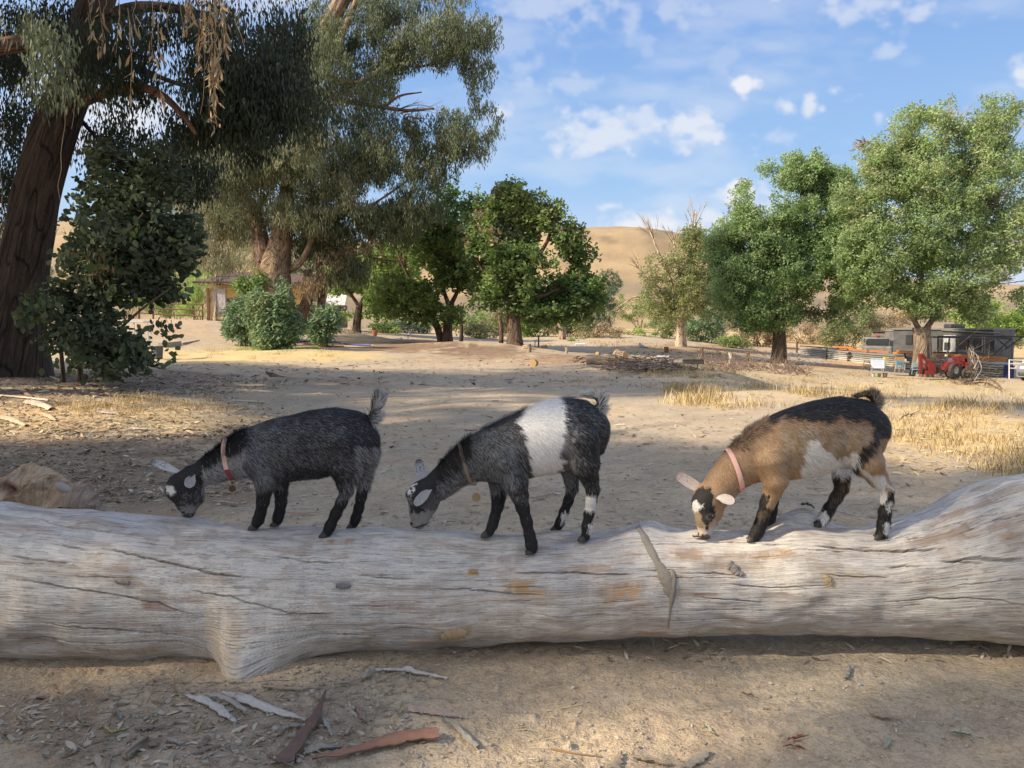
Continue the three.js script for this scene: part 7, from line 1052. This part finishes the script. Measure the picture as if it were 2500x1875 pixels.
// ---- board, easel and chairs beside the tractor
{
  const D = 37; const legs = (t, list, mat, r = .014) => list.forEach(([x0, y0, x1, y1, z = 0]) => part('leg', bar(U(x0, y0, D - z), U(x1, y1, D - z), r), mat, t));
  const scr = document.createElement('canvas'); scr.width = 256; scr.height = 160; const g = scr.getContext('2d'); g.fillStyle = '#dfe3ee'; g.fillRect(0, 0, 256, 160); const R = rng(2); g.fillStyle = '#8d93a6'; for (let l = 0; l < 5; l++) { let x = 40 + (l % 2) * 16; while (x < 200) { const w = 10 + R() * 22; g.fillRect(x, 22 + l * 20, w, l === 0 ? 9 : 5); x += w + 8; } } g.fillRect(118, 128, 18, 10);
  const ct = new THREE.CanvasTexture(scr); ct.colorSpace = THREE.SRGBColorSpace;
  let t = thing('sign_board', 'pale board with small lines of writing propped in front of the metal panels', 'sign', foot(2143, D)); const P = plane(U(2126, 900, D), U(2160, 900, D)); { const q = new THREE.PlaneGeometry(1, 1), a = P.at(2127.5, 880), b = P.at(2158.5, 899); q.scale(b.x - a.x, a.y - b.y, 1); q.rotateX(-.12); q.translate((a.x + b.x) / 2, (a.y + b.y) / 2, a.z + .02); part('face', q, new THREE.MeshStandardMaterial({ map: ct, roughness: .6 }), t); const k = box(b.x - a.x + .02, a.y - b.y + .02, .018); k.rotateX(-.12); k.translate((a.x + b.x) / 2, (a.y + b.y) / 2, a.z + .005); part('board', k, white, t); } legs(t, [[2130, 898, 2129, 905], [2156, 898, 2157, 905]], white);
  t = thing('folding_chair', 'pale blue folding chair holding the written board', 'chair', foot(2140, D)); part('backrest', P.rect(2126, 875, 2160, 886, .03, -.1, .01), worn([.45, .60, .66], .7), t); part('seat', (() => { const a = U(2143, 898, D + .25); return box(.6, .03, .4, a.x, a.y, a.z, .01); })(), worn([.45, .60, .66], .7), t); legs(t, [[2124, 878, 2123, 907, -.15], [2160, 878, 2161, 907, -.15], [2128, 898, 2127, 908, -.4], [2158, 898, 2159, 908, -.4]], steel);
  t = thing('easel', 'wooden easel with a cardboard sheet and a small blue painting', 'easel', foot(2196, D)); part('cardboard', P.rect(2184, 871, 2208, 890, .02, -.05), worn([.40, .28, .15], .9), t); const pa = part('painting', P.rect(2187, 881, 2206, 898, .03, .03, .008), worn([.17, .30, .38], .7), t); part('paint_patch', P.rect(2190, 884, 2203, 890, .01, .05), worn([.10, .22, .32], .7), t, pa); part('paint_patch', P.rect(2192, 892, 2200, 896, .01, .05), worn([.35, .45, .44], .7), t, pa); legs(t, [[2188, 880, 2184, 913], [2205, 880, 2205, 914], [2197, 874, 2195, 911, -.3]], worn([.45, .33, .19], .8)); part('shelf', P.rect(2185, 898, 2208, 900, .08, .04), worn([.45, .33, .19], .8), t);
  t = thing('folding_chair', 'small blue folding chair between the easel and the tractor', 'chair', foot(2234, D)); part('backrest', P.rect(2228, 885, 2242, 895, .02, .05, .006), worn([.22, .36, .45], .7), t); part('seat', (() => { const a = U(2235, 902, D + .1); return box(.28, .025, .3, a.x, a.y, a.z, .008); })(), worn([.22, .36, .45], .7), t); legs(t, [[2229, 886, 2226, 914], [2241, 886, 2238, 914], [2231, 902, 2240, 913, -.2], [2241, 902, 2230, 913, -.2]], worn([.22, .36, .45], .6));
  t = thing('folding_chair', 'dark wooden chair left of the written board', 'chair', foot(2120, D)); legs(t, [[2110, 880, 2106, 906], [2124, 880, 2124, 907], [2108, 893, 2123, 906, -.2]], worn([.16, .10, .06], .8)); part('seat', P.rect(2108, 892, 2124, 894, .35, 0), worn([.16, .10, .06], .8), t); part('backrest', P.rect(2109, 882, 2123, 885, .02, 0), worn([.16, .10, .06], .8), t);
  for (const [n, l, x, y, h, c] of [['bucket', 'green bucket under the written board', 2151, 909, 8, [.14, .34, .10]], ['bucket', 'white bucket beside the green one', 2136, 908, 8, [.55, .56, .55]], ['flower_pot', 'brown pot right of the green bucket', 2165, 909, 10, [.17, .115, .085]]]) { const p = foot(x, D), r = h * D / F, q = thing(n, l, n.replace('_', ' '), p), pr = [[0, 0], [.42, 0], [.55, 1], [.6, 1], [.6, .94], [.5, .9], [.4, .06], [0, .06]].map(([a, k]) => new THREE.Vector2(a * r, k * r * 1.1)); const g2 = new THREE.LatheGeometry(pr, 20); lpart('shell', g2, std(c, .6), q); const rim = new THREE.TorusGeometry(r * .58, r * .05, 6, 20); rim.rotateX(Math.PI / 2); rim.translate(0, r * 1.1, 0); lpart('rim', rim, std(c, .6), q); }
  t = thing('work_table', 'low work table with boxes in front of the metal panels', 'table', foot(2172, D + 1.5)); { const Q = plane(U(2160, 900, D + 1.5), U(2200, 900, D + 1.5)); part('top', Q.rect(2150, 882, 2212, 884, .6, -.3), worn([.5, .48, .44], .7), t); for (const x of [2153, 2209]) part('leg', Q.rect(x - 1, 884, x + 1, 904, .04, -.05), steel, t); part('box', Q.rect(2158, 872, 2167, 882, .25, -.25, .01), worn([.48, .38, .12], .7), t); part('box', Q.rect(2210 - 6, 876, 2211, 882, .2, -.25, .01), worn([.6, .6, .6], .7), t); }
}
// ---- white gate and the car at the right edge
{
  const D = 38.5, t = thing('metal_gate', 'white tubular gate at the right edge beside the stack end', 'gate', foot(2480, D)), Q = (x, y) => U(x, y, D);
  for (const [x0, y0, x1, y1] of [[2464, 878, 2464, 926], [2498, 878, 2498, 905], [2464, 879, 2560, 883], [2464, 888, 2560, 892], [2464, 899, 2560, 903], [2560, 880, 2560, 930]]) part('rail', bar(Q(x0, y0), Q(x1, y1), .028, 8), white, t);
  const dc = 36.5, c = foot(2556, dc), k = thing('parked_car', 'silver grey car cut off by the right edge', 'car', c), body = new THREE.Shape([[-.75, .25], [-.8, .55], [-.62, .74], [.2, .85], [.75, 1.28], [1.9, 1.32], [2.6, .9], [3.1, .8], [3.15, .3]].map(([x, y]) => new THREE.Vector2(x, y)));
  const g = new THREE.ExtrudeGeometry(body, { depth: 1.6, bevelEnabled: true, bevelSize: .06, bevelThickness: .08, bevelSegments: 3 }); g.translate(0, 0, -.8); lpart('body', g, new THREE.MeshPhysicalMaterial({ color: C(.30, .32, .36), roughness: .35, metalness: .4, clearcoat: .6 }), k);
  const w = new THREE.Shape([[.32, .9], [.80, 1.22], [1.8, 1.25], [2.35, .92]].map(([x, y]) => new THREE.Vector2(x, y))); const wg = new THREE.ExtrudeGeometry(w, { depth: 1.72, bevelEnabled: false }); wg.translate(0, 0, -.80); lpart('side_window', wg, glassM, k);
  for (const [x, z] of [[-.05, .82], [2.4, .82], [-.05, -.82], [2.4, -.82]]) { const q = new THREE.CylinderGeometry(.31, .31, .2, 26); q.rotateX(Math.PI / 2); q.translate(x, .31, z); const o = lpart('wheel', q, rubber, k); const r = new THREE.CylinderGeometry(.19, .19, .21, 18); r.rotateX(Math.PI / 2); r.translate(x, .31, z); lpart('rim', r, steel, o); }
  for (const z of [-.55, .55]) lpart('headlight', box(.1, .14, .34, -.78, .62, z, .03), std([.7, .7, .72], .15), k);
  lpart('bumper', box(.16, .2, 1.6, -.8, .36, 0, .06), std([.06, .06, .065], .5), k);
  k.rotation.y = .55;
  const s = thing('storage_bin', 'dark blue bin behind the white gate', 'bin', foot(2468, 39.5)); lpart('shell', box(.32, .6, .4, 0, .3, 0, .03), std([.02, .035, .14], .6), s); lpart('lid', box(.36, .05, .44, 0, .63, 0, .02), std([.02, .035, .14], .6), s);
}
// ---- dead branches on the ground by the tractor and in the brush heap
{
  const dead = (label, list, r, c = [.22, .165, .12]) => { const p = list.map(([x, y, D, h = 0]) => { const q = U(x, y, D); return q; }), g = p[0].clone().lerp(p[p.length - 1], .5); g.y = gy(g); const t = thing('dead_branch', label, 'branch', g), m = barkMat(c, .01); limb(t, 'wood', p, r, r * .35, m, { seg: 16, around: 8, flute: .15, seed: list[0][0] }); twigs(t, 'twigs', [[p[0], p[p.length - 1]]], m, list[0][0], { n: 5, r: r * .35, spread: .25, sub: 2 }); return t; };
  const dg = (x, y) => { const p = onGround(x, y); return toPx(p.x, p.y + .05, p.z)[2]; }, on = (...l) => l.map(([x, y, up = 0]) => [x, y - up, dg(x, y)]);
  dead('curved dead branch on the ground right of the tractor wheels', on([2292, 914, 0], [2320, 928, 1], [2350, 940, 2], [2400, 936, 3], [2440, 952, 1]), .07); dead('thick dead branch with a lifted end near the tractor', on([2322, 922, 2], [2342, 930, 2], [2360, 936, 1]), .09); dead('dead branch rising toward the metal panels', on([2350, 938, 2], [2380, 922, 6], [2402, 920, 3]), .06); dead('forked grey branch at the far right', on([2360, 934, 4], [2410, 928, 3], [2432, 934, 1], [2446, 958, 1]), .04); dead('thin pale branch leaning on the metal panels', [[2378, 900, 35], [2388, 870, 36], [2370, 856, 36.5]], .03, [.40, .34, .27]); dead('thin bowed branch in front of the metal panels', [[2380, 928, 33], [2396, 896, 35], [2384, 868, 36]], .025, [.40, .34, .27]); dead('dark twiggy branch in the dry grass behind the tan goat', on([2196, 1026, 1], [2210, 1018, 4], [2240, 1012, 2]), .012, [.12, .085, .06]);
  // brush heap
  const D = 25.5, c = onGround(1560, 905), t = thing('brush_pile', 'grey heap of cut twigs and branches in the middle distance', 'brush pile', c), R = rng(21), m = new MB(), m2 = new MB();
  for (let i = 0; i < 420; i++) { const x = 1470 + 180 * (R() + R()) / 2 + (R() - .5) * 70, y = 903 - 26 * Math.pow(R(), 1.6) * smooth(1440, 1520, x) * smooth(1700, 1600, x), d = dg(x, Math.max(y, 897)) + (R() - .5) * 1.2, a = U(x, y, d), b = a.clone().add(V((R() - .5) * 1.5, (R() - .35) * .35, (R() - .5) * .8)); b.y = Math.max(b.y, gy(b) + .02); a.y = Math.max(a.y, gy(a) + .02); tube([a, a.clone().lerp(b, .5).add(V(0, .06 * R(), 0)), b], [.012 + .018 * R(), .008, .004], { seg: 4, around: 4, cap: false, mb: R() < .6 ? m : m2 }); }
  part('sticks', m.geo(), barkMat([.20, .165, .14], .004), t).userData.kind = 'stuff'; part('sticks', m2.geo(), barkMat([.32, .27, .22], .004), t).userData.kind = 'stuff';
  const c2 = foot(1850, 34), t2 = thing('brush_pile', 'tangle of thin bare twigs left of the wide elm trunk', 'brush pile', c2), n = new MB();
  for (let i = 0; i < 320; i++) { const x = 1690 + 290 * R(), d = 31 + 6 * R(), a = foot(x, d), b = a.clone().add(V((R() - .5) * 2.2, R() * R() * 1.3, (R() - .5) * 1)); tube([a, a.clone().lerp(b, .5).add(V((R() - .5) * .2, .15 * R(), 0)), b], [.012 + .012 * R(), .008, .003], { seg: 4, around: 4, cap: false, mb: n }); }
  part('sticks', n.geo(), barkMat([.23, .175, .14], .004), t2).userData.kind = 'stuff';
  // sawn logs
  const cutM = std([.56, .36, .15], .85), logs = (label, x, y, r, len, ang, c3, opt = {}) => { const p = onGround(x, opt.gy ?? y + r * .8), D2 = toPx(p.x, p.y, p.z)[2], R2 = r * D2 / F, L = len * D2 / F, ct = p.clone().add(V(0, R2 * .9 + (opt.up ?? 0) * D2 / F, 0)), q = thing('sawn_log', label, 'log', p), dr = V(Math.cos(ang), opt.tilt ?? 0, Math.sin(ang)).normalize(), a = ct.clone().addScaledVector(dr, -L / 2), b = ct.clone().addScaledVector(dr, L / 2); part('bark', tube([a, b], [R2, R2 * .95], { seg: 14, around: 24, cap: false, bump: (e, s) => 1 + .1 * (noise(e * 3, s * 6, x) - .5) }).geo(), barkMat(c3, .03), q); for (const [e, s] of [[a, -1], [b, 1]]) { const g = new THREE.CylinderGeometry(R2 * .97, R2 * .97, .02, 24); g.applyQuaternion(new THREE.Quaternion().setFromUnitVectors(V(0, 1, 0), dr)); g.translate(e.x - dr.x * s * .005, e.y - dr.y * s * .005, e.z - dr.z * s * .005); const f = part('cut_face', g, opt.cut ?? cutM, q); for (const k of [.35, .65]) { const ring = new THREE.TorusGeometry(R2 * k, R2 * .02, 5, 22); ring.applyQuaternion(new THREE.Quaternion().setFromUnitVectors(V(0, 0, 1), dr)); ring.translate(e.x + dr.x * s * .006, e.y + dr.y * s * .006, e.z + dr.z * s * .006); part('growth_ring', ring, std([.40, .24, .10], .9), q, f); } } };
  logs('short sawn log with a round tan face alone on the dirt', 1304, 887, 8.5, 16, 1.9, [.3, .22, .15], { gy: 894 }); logs('thick grey sawn log at the left end of the brush heap', 1456, 877, 13, 46, .25, [.34, .28, .22], { gy: 890 }); logs('sawn log with an orange face on top of the brush heap', 1518, 863, 10, 22, .9, [.30, .24, .19], { gy: 890, up: 14 }); logs('short dark sawn log behind the thick grey one', 1492, 872, 11, 22, .4, [.22, .17, .13], { gy: 889, up: 3 }); logs('small grey log standing up from the brush heap', 1504, 857, 6, 14, 1.2, [.42, .38, .34], { gy: 889, up: 22, tilt: .8 }); logs('slim sawn log with a pale face leaning on the thick one', 1462, 862, 5, 20, 2.2, [.42, .28, .16], { gy: 889, up: 18, tilt: .4 });
  logs('grey drum like log lying right of the brush heap', 1618, 871, 5.5, 28, .02, [.46, .45, .43], { gy: 878, cut: std([.40, .39, .37], .8) });
  const stumpAt = (label, x, y, w, h, c3) => { const p = onGround(x, y), D2 = toPx(p.x, p.y, p.z)[2], q = thing('tree_stump', label, 'stump', p), r = w / 2 * D2 / F, H = h * D2 / F; part('wood', tube([p.clone().add(V(0, -.1, 0)), p.clone().add(V(.02, H * .5, 0)), p.clone().add(V(0, H, 0))], [r * 1.15, r, r * .95], { seg: 10, around: 18, cap: false, bump: (e, s) => 1 + .2 * (noise(e * 2.2, s * 3, x) - .5) }).geo(), barkMat(c3, .03), q); const g = new THREE.CylinderGeometry(r * .93, r * .93, .02, 20); g.translate(p.x, p.y + H - .005, p.z); part('cut_face', g, std([.45, .33, .2], .9), q); };
  stumpAt('brown stump below the pale tree', 1626, 861, 11, 14, [.24, .14, .09]); stumpAt('dark weathered stump post in the brush', 1712, 880, 9, 30, [.13, .085, .065]); stumpAt('white broken stump post in the brush', 1783, 888, 10, 27, [.60, .56, .50]); stumpAt('thin grey post stump in front of the white tank', 1382, 864, 6, 16, [.52, .48, .44]); stumpAt('short grey stump right of the central trunk', 1292, 860, 9, 20, [.26, .21, .17]); stumpAt('leaning reddish stump in the brush', 1826, 882, 7, 22, [.26, .14, .08]);
}
// ---- small things between the trees
{
  const at = (x, D) => foot(x, D);
  { const D = 48, P = plane(U(1400, 850, D), U(1432, 850, D)), t = thing('water_tank', 'white boxy water tank in front of the bushes', 'tank', at(1416, D)); part('tank', P.rect(1404, 838.5, 1429, 850.5, .5, -.25, .05), std([.78, .78, .76], .5), t); for (let i = 0; i < 4; i++) part('cage_bar', P.rect(1404 + i * 8, 838, 1405 + i * 8, 851, .03, .02), white, t); for (let i = 0; i < 3; i++) part('cage_bar', P.rect(1404, 840 + i * 4, 1429, 840.6 + i * 4, .03, .02), white, t); part('pallet', P.rect(1403, 850.5, 1430, 853, .55, -.25), worn([.3, .24, .18], .9), t); }
  { const D = 47, p = U(1347, 848, D), t = thing('cable_spool', 'tan wooden cable spool lying right of the central trunk', 'spool', at(1347, D)); const r = 8 * D / F, g = new THREE.CylinderGeometry(r * .8, r * .8, .34, 22); g.rotateZ(Math.PI / 2); g.translate(p.x, p.y, p.z); part('drum', g, std([.50, .36, .2], .8), t); for (const s of [-1, 1]) { const q = new THREE.CylinderGeometry(r, r, .05, 24); q.rotateZ(Math.PI / 2); q.rotateY(.4); q.translate(p.x + s * .19, p.y, p.z - s * .06); part('flange', q, std([.60, .47, .30], .8), t); } }
  { const D = 44, t = thing('feeder_post', 'small flat feeder on a thin post right of the central trunk', 'feeder', at(1307, D)), Q = (x, y) => U(x, y, D); part('post', bar(Q(1306, 832).setY(Q(1306, 831).y), at(1306, D), .03), steel, t); const c = Q(1308, 830.5); part('tray', box(.26, .03, .26, c.x, c.y, c.z, .01), white, t); part('brace', bar(Q(1311, 831), Q(1306, 838), .012), steel, t); const t2 = thing('wooden_post', 'dark wooden post right of the feeder', 'post', at(1315, D)), q = t2.position; lpart('post', box(.09, .62, .09, 0, .31, 0, .01), worn([.16, .12, .09], .9), t2); lpart('cap', box(.11, .03, .11, 0, .635, 0, .01), worn([.2, .15, .11], .9), t2); }
  { const D = 60, t = thing('solar_panel', 'tilted white panel on a post in the hollow left of the pale tree', 'solar panel', at(1602, D)), c = U(1602, 832, D), g = box(1.1, .04, .7); g.rotateX(.3); g.rotateZ(-.1); g.translate(c.x, c.y, c.z); part('panel', g, std([.62, .64, .66], .4), t); part('post', bar(c, at(1602, D), .04), steel, t); const f = box(1.16, .03, .04); f.rotateZ(-.1); f.translate(c.x, c.y - .09, c.z + .36); part('frame', f, steel, t); }
  { const D = 47, t = thing('pump_unit', 'grey machine with a rounded tank left of the pale tree', 'pump', at(1566, D)), c = U(1566, 848, D), g = new THREE.SphereGeometry(.2, 18, 12); g.scale(1.1, .9, .9); g.translate(c.x, c.y, c.z); part('tank', g, worn([.30, .31, .32], .5), t); const e = U(1562, 841, D), h = new THREE.CylinderGeometry(.06, .08, .2, 12); h.translate(e.x, e.y, e.z); part('spout', h, worn([.4, .4, .4], .5), t); const k = U(1577, 850, D); part('motor', box(.24, .18, .22, k.x, k.y, k.z, .04), worn([.10, .10, .10], .6), t); part('frame', bar(U(1556, 856, D), U(1586, 857, D), .03), darkSteel, t); }
  { const D = 29, P = plane(U(1668, 885, D), U(1716, 885, D)), t = thing('metal_trough', 'dark metal trough in the shade left of the bare twigs', 'trough', onGround(1692, 889)); part('front', P.rect(1668, 877.5, 1716, 889, .02, .15), worn([.055, .05, .045], .7), t); part('back', P.rect(1668, 878, 1716, 889, .02, -.2), worn([.055, .05, .045], .7), t); for (const x of [1668, 1715]) part('end', P.rect(x, 878, x + 1, 889, .36, -.03), worn([.055, .05, .045], .7), t); part('rim', P.rect(1667, 876.8, 1717, 877.8, .05, .15), worn([.12, .1, .085], .7), t); }
  { const D = 44, t = thing('white_pipe', 'white pipe lying on the mulch mound under the trees', 'pipe', at(962, D)); const a = U(942, 830, D), b = U(980, 828, D); part('tube', tube([a, b], [.075, .075], { seg: 2, around: 14 }).geo(), white, t); const g = new THREE.CylinderGeometry(.1, .1, .12, 16); g.rotateZ(Math.PI / 2); g.translate(b.x, b.y, b.z); part('collar', g, white, t); }
  { const D = 46, t = thing('canopy_stand', 'flat black canopy on a thin pole between the trees', 'canopy', at(998, D)), c = U(994, 797, D); const g = new THREE.CylinderGeometry(.12, .56, .09, 26); g.scale(1, 1, .7); g.translate(c.x, c.y, c.z); part('canopy', g, std([.03, .032, .04], .7), t); part('pole', bar(U(996, 797, D), at(996, D), .025), darkSteel, t); const k = U(1000, 810, D), l = new THREE.CylinderGeometry(.05, .12, .32, 14); l.translate(k.x, k.y, k.z); part('hanging_bottle', l, std([.62, .64, .68], .3), t); const k2 = U(1013, 810, D), l2 = new THREE.SphereGeometry(.06, 12, 8); l2.translate(k2.x, k2.y, k2.z); part('hanging_bottle', l2, std([.62, .64, .68], .3), t); part('hook', bar(U(1000, 798, D), U(1000, 806, D), .012), darkSteel, t); part('hook', bar(U(1013, 798, D), U(1013, 808, D), .012), darkSteel, t); }
  { const D = 47, p = at(915, D), t = thing('flower_pot', 'terracotta pot left of the white pipe', 'pot', p), r = .2, g = new THREE.LatheGeometry([[0, 0], [.7, 0], [1, 1.6], [1.1, 1.6], [1.1, 1.85], [.95, 1.85], [.8, .3], [0, .3]].map(([a, k]) => new THREE.Vector2(a * r * .8, k * r)), 22); lpart('pot', g, std([.38, .13, .07], .85), t); const soil2 = new THREE.CylinderGeometry(r * .7, r * .7, .04, 18); soil2.translate(0, r * 1.6, 0); lpart('soil', soil2, std([.08, .05, .035], 1), t); }
  for (const [label, c, path] of [['blue garden hose in loose curves left of the mulch mound', [.03, .06, .30], [[733, 836], [760, 834], [790, 838], [815, 836], [850, 842], [910, 846]]], ['red garden hose beside the blue one', [.45, .09, .06], [[738, 840], [770, 843], [800, 847], [836, 848]]]]) { const p = path.map(([x, y]) => onGround(x, y).add(V(0, .04, 0))), q = p[0].clone().lerp(p[p.length - 1], .5); q.y = gy(q); const t = thing('garden_hose', label, 'hose', q); part('tube', tube(p, [.035, .035], { seg: 40, around: 8 }).geo(), std(c, .5), t); const e = p[p.length - 1], g = new THREE.CylinderGeometry(.05, .05, .12, 10); g.rotateZ(Math.PI / 2); g.translate(e.x, e.y, e.z); part('coupling', g, std([.5, .4, .2], .4), t); }
  for (const [label, x, y, w, c] of [['tan plank lying right of the central trunk', 1286, 851, 20, [.55, .42, .27]], ['tan plank left of the cable spool', 1329, 850, 18, [.55, .40, .25]]]) { const p = onGround(x, y), D = toPx(p.x, p.y, p.z)[2], t = thing('wooden_plank', label, 'plank', p); lpart('board', box(w * D / F, .16, .22, 0, .08, 0, .02), worn(c, .85), t); lpart('batten', box(.06, .03, .24, .1, .172, 0, .008), worn(c.map((e) => e * .8), .85), t); }
}
// ---- yellow shed, second hut, rail fence and low wall at the left
{
  const D = 52, A = U(507, 780, D), B = U(748, 778, D + 1), P = plane(A, B), g0 = at0(A, B); function at0(a, b) { const c = a.clone().lerp(b, .5); c.y = gy(c); return c; }
  const t = thing('yellow_shed', 'low yellow shed with a brown eave behind the bluish bushes', 'shed', g0), yel = worn([.72, .54, .25], .8), br = worn([.10, .065, .05], .85);
  part('wall', P.rect(514, 696, 748, 800, .2, -.1), yel, t); part('side_wall', slab(P.at(748, 748, -.2), P.at(748, 748, -4), 2.6, .2), yel, t);
  part('post', P.rect(505, 702, 512, 800, .2, .05, .02), worn([.22, .13, .09], .85), t); part('lintel', P.rect(512, 694, 760, 704, .25, .06), worn([.40, .31, .16], .85), t);
  { const a = P.at(470, 692, 1.2), b = P.at(566, 668, -1.5), c = P.at(780, 676, -1.5), d = P.at(770, 694, 1.2), mb = new MB(); for (const o of [0, .14]) for (const p of [a, b, c, d]) mb.v(p.x, p.y + o, p.z, p.x, p.z); mb.quad(4, 7, 6, 5); mb.quad(0, 1, 2, 3); for (let i = 0; i < 4; i++) { const j = (i + 1) % 4; mb.quad(i, i + 4, j + 4, j); } part('roof', mb.geo().toNonIndexed(), br, t).geometry.computeVertexNormals(); }
  part('rafter', P.rect(532, 684, 535, 696, 1.2, .6), br, t);
  const d = part('door', P.rect(519, 703, 552, 776, .06, .04, .02), worn([.50, .50, .56], .7), t); part('screen', P.rect(533, 706, 550, 760, .02, .08), worn([.60, .60, .66], .7), t, d); const w = part('window', P.rect(554, 729, 576, 745, .06, .04), br, t); part('pane', P.rect(556, 731, 574, 743, .02, .075), glassM, t, w); part('sill', P.rect(519, 773, 576, 780, .15, .06), yel, t);
  const t2 = thing('metal_roof_hut', 'small hut with a pale metal roof right of the gnarled trunk', 'hut', foot(820, 56)), Q = plane(U(795, 760, 56), U(846, 760, 56)); part('wall', Q.rect(798, 745, 840, 800, 2.4, -1.4), worn([.22, .15, .12], .9), t2); { const g = Q.rect(794, 712, 842, 748, .08, 0); part('roof', (() => { const c = Q.at(818, 730); g.translate(-c.x, -c.y, -c.z); g.rotateX(-.9); g.scale(1, 1.3, 1); g.translate(c.x, c.y - .05, c.z - .4); return g; })(), worn([.58, .56, .58], .5), t2); } part('door', Q.rect(826, 750, 834, 785, .05, -.17), br, t2); part('opening', Q.rect(804, 752, 816, 770, .03, -.18), darkSteel, t2);
  // rail fence
  const F0 = U(336, 775, 50), F1 = U(497, 775, 52), R0 = plane(F0, F1), t3 = thing('rail_fence', 'rusty pipe rail fence in front of the reeds at the left', 'fence', at0(F0, F1)), rust = worn([.27, .165, .115], .8);
  for (const [x, y0] of [[338, 750], [374, 744], [494, 741]]) part('post', bar(R0.at(x, y0), R0.at(x, 790), .06), rust, t3); for (const [x0, y0, x1, y1] of [[374, 742, 496, 742], [336, 753, 496, 757], [376, 767, 496, 772], [338, 764, 374, 766]]) part('rail', bar(R0.at(x0, y0), R0.at(x1, y1), .04, 7), rust, t3);
  // low block wall
  const t4 = thing('block_wall', 'low concrete block wall left of the bluish bushes', 'wall', at0(U(440, 850, 33), U(560, 828, 40))), cm = worn([.42, .38, .32], .9);
  for (const [x0, y0, D0, x1, y1, D1, n] of [[392, 850, 31, 438, 845, 33, 4], [440, 849, 33.4, 560, 826, 41, 9]]) { const a = U(x0, y0, D0), b = U(x1, y1, D1); for (let i = 0; i < n; i++) { const p = a.clone().lerp(b, i / n + .003), q = a.clone().lerp(b, (i + 1) / n - .003); p.y += .04; q.y += .04; part('block', slab(p, q, .36, .2, .012), cm, t4); } }
  // table and bin half hidden behind the shrub
  const t5 = thing('work_table', 'white topped table half hidden behind the leafy shrub', 'table', foot(345, 24)), T = plane(U(320, 800, 24), U(370, 800, 24)); part('top', T.rect(322, 784, 364, 788, .7, -.35, .01), white, t5); for (const x of [326, 359]) part('leg', T.rect(x, 788, x + 3, 850, .05, -.05), white, t5); part('shelf', T.rect(326, 826, 360, 829, .5, -.3), worn([.4, .38, .34], .8), t5);
  const t6 = thing('storage_bin', 'dark bin standing beside the white topped table', 'bin', foot(384, 25)); lpart('shell', new THREE.CylinderGeometry(.16, .13, .42, 20).translate(0, .21, 0), worn([.09, .10, .12], .6), t6); lpart('rim', new THREE.TorusGeometry(.16, .015, 6, 22).rotateX(Math.PI / 2).translate(0, .42, 0), worn([.12, .13, .15], .6), t6);
}
renderer.render(scene, camera);
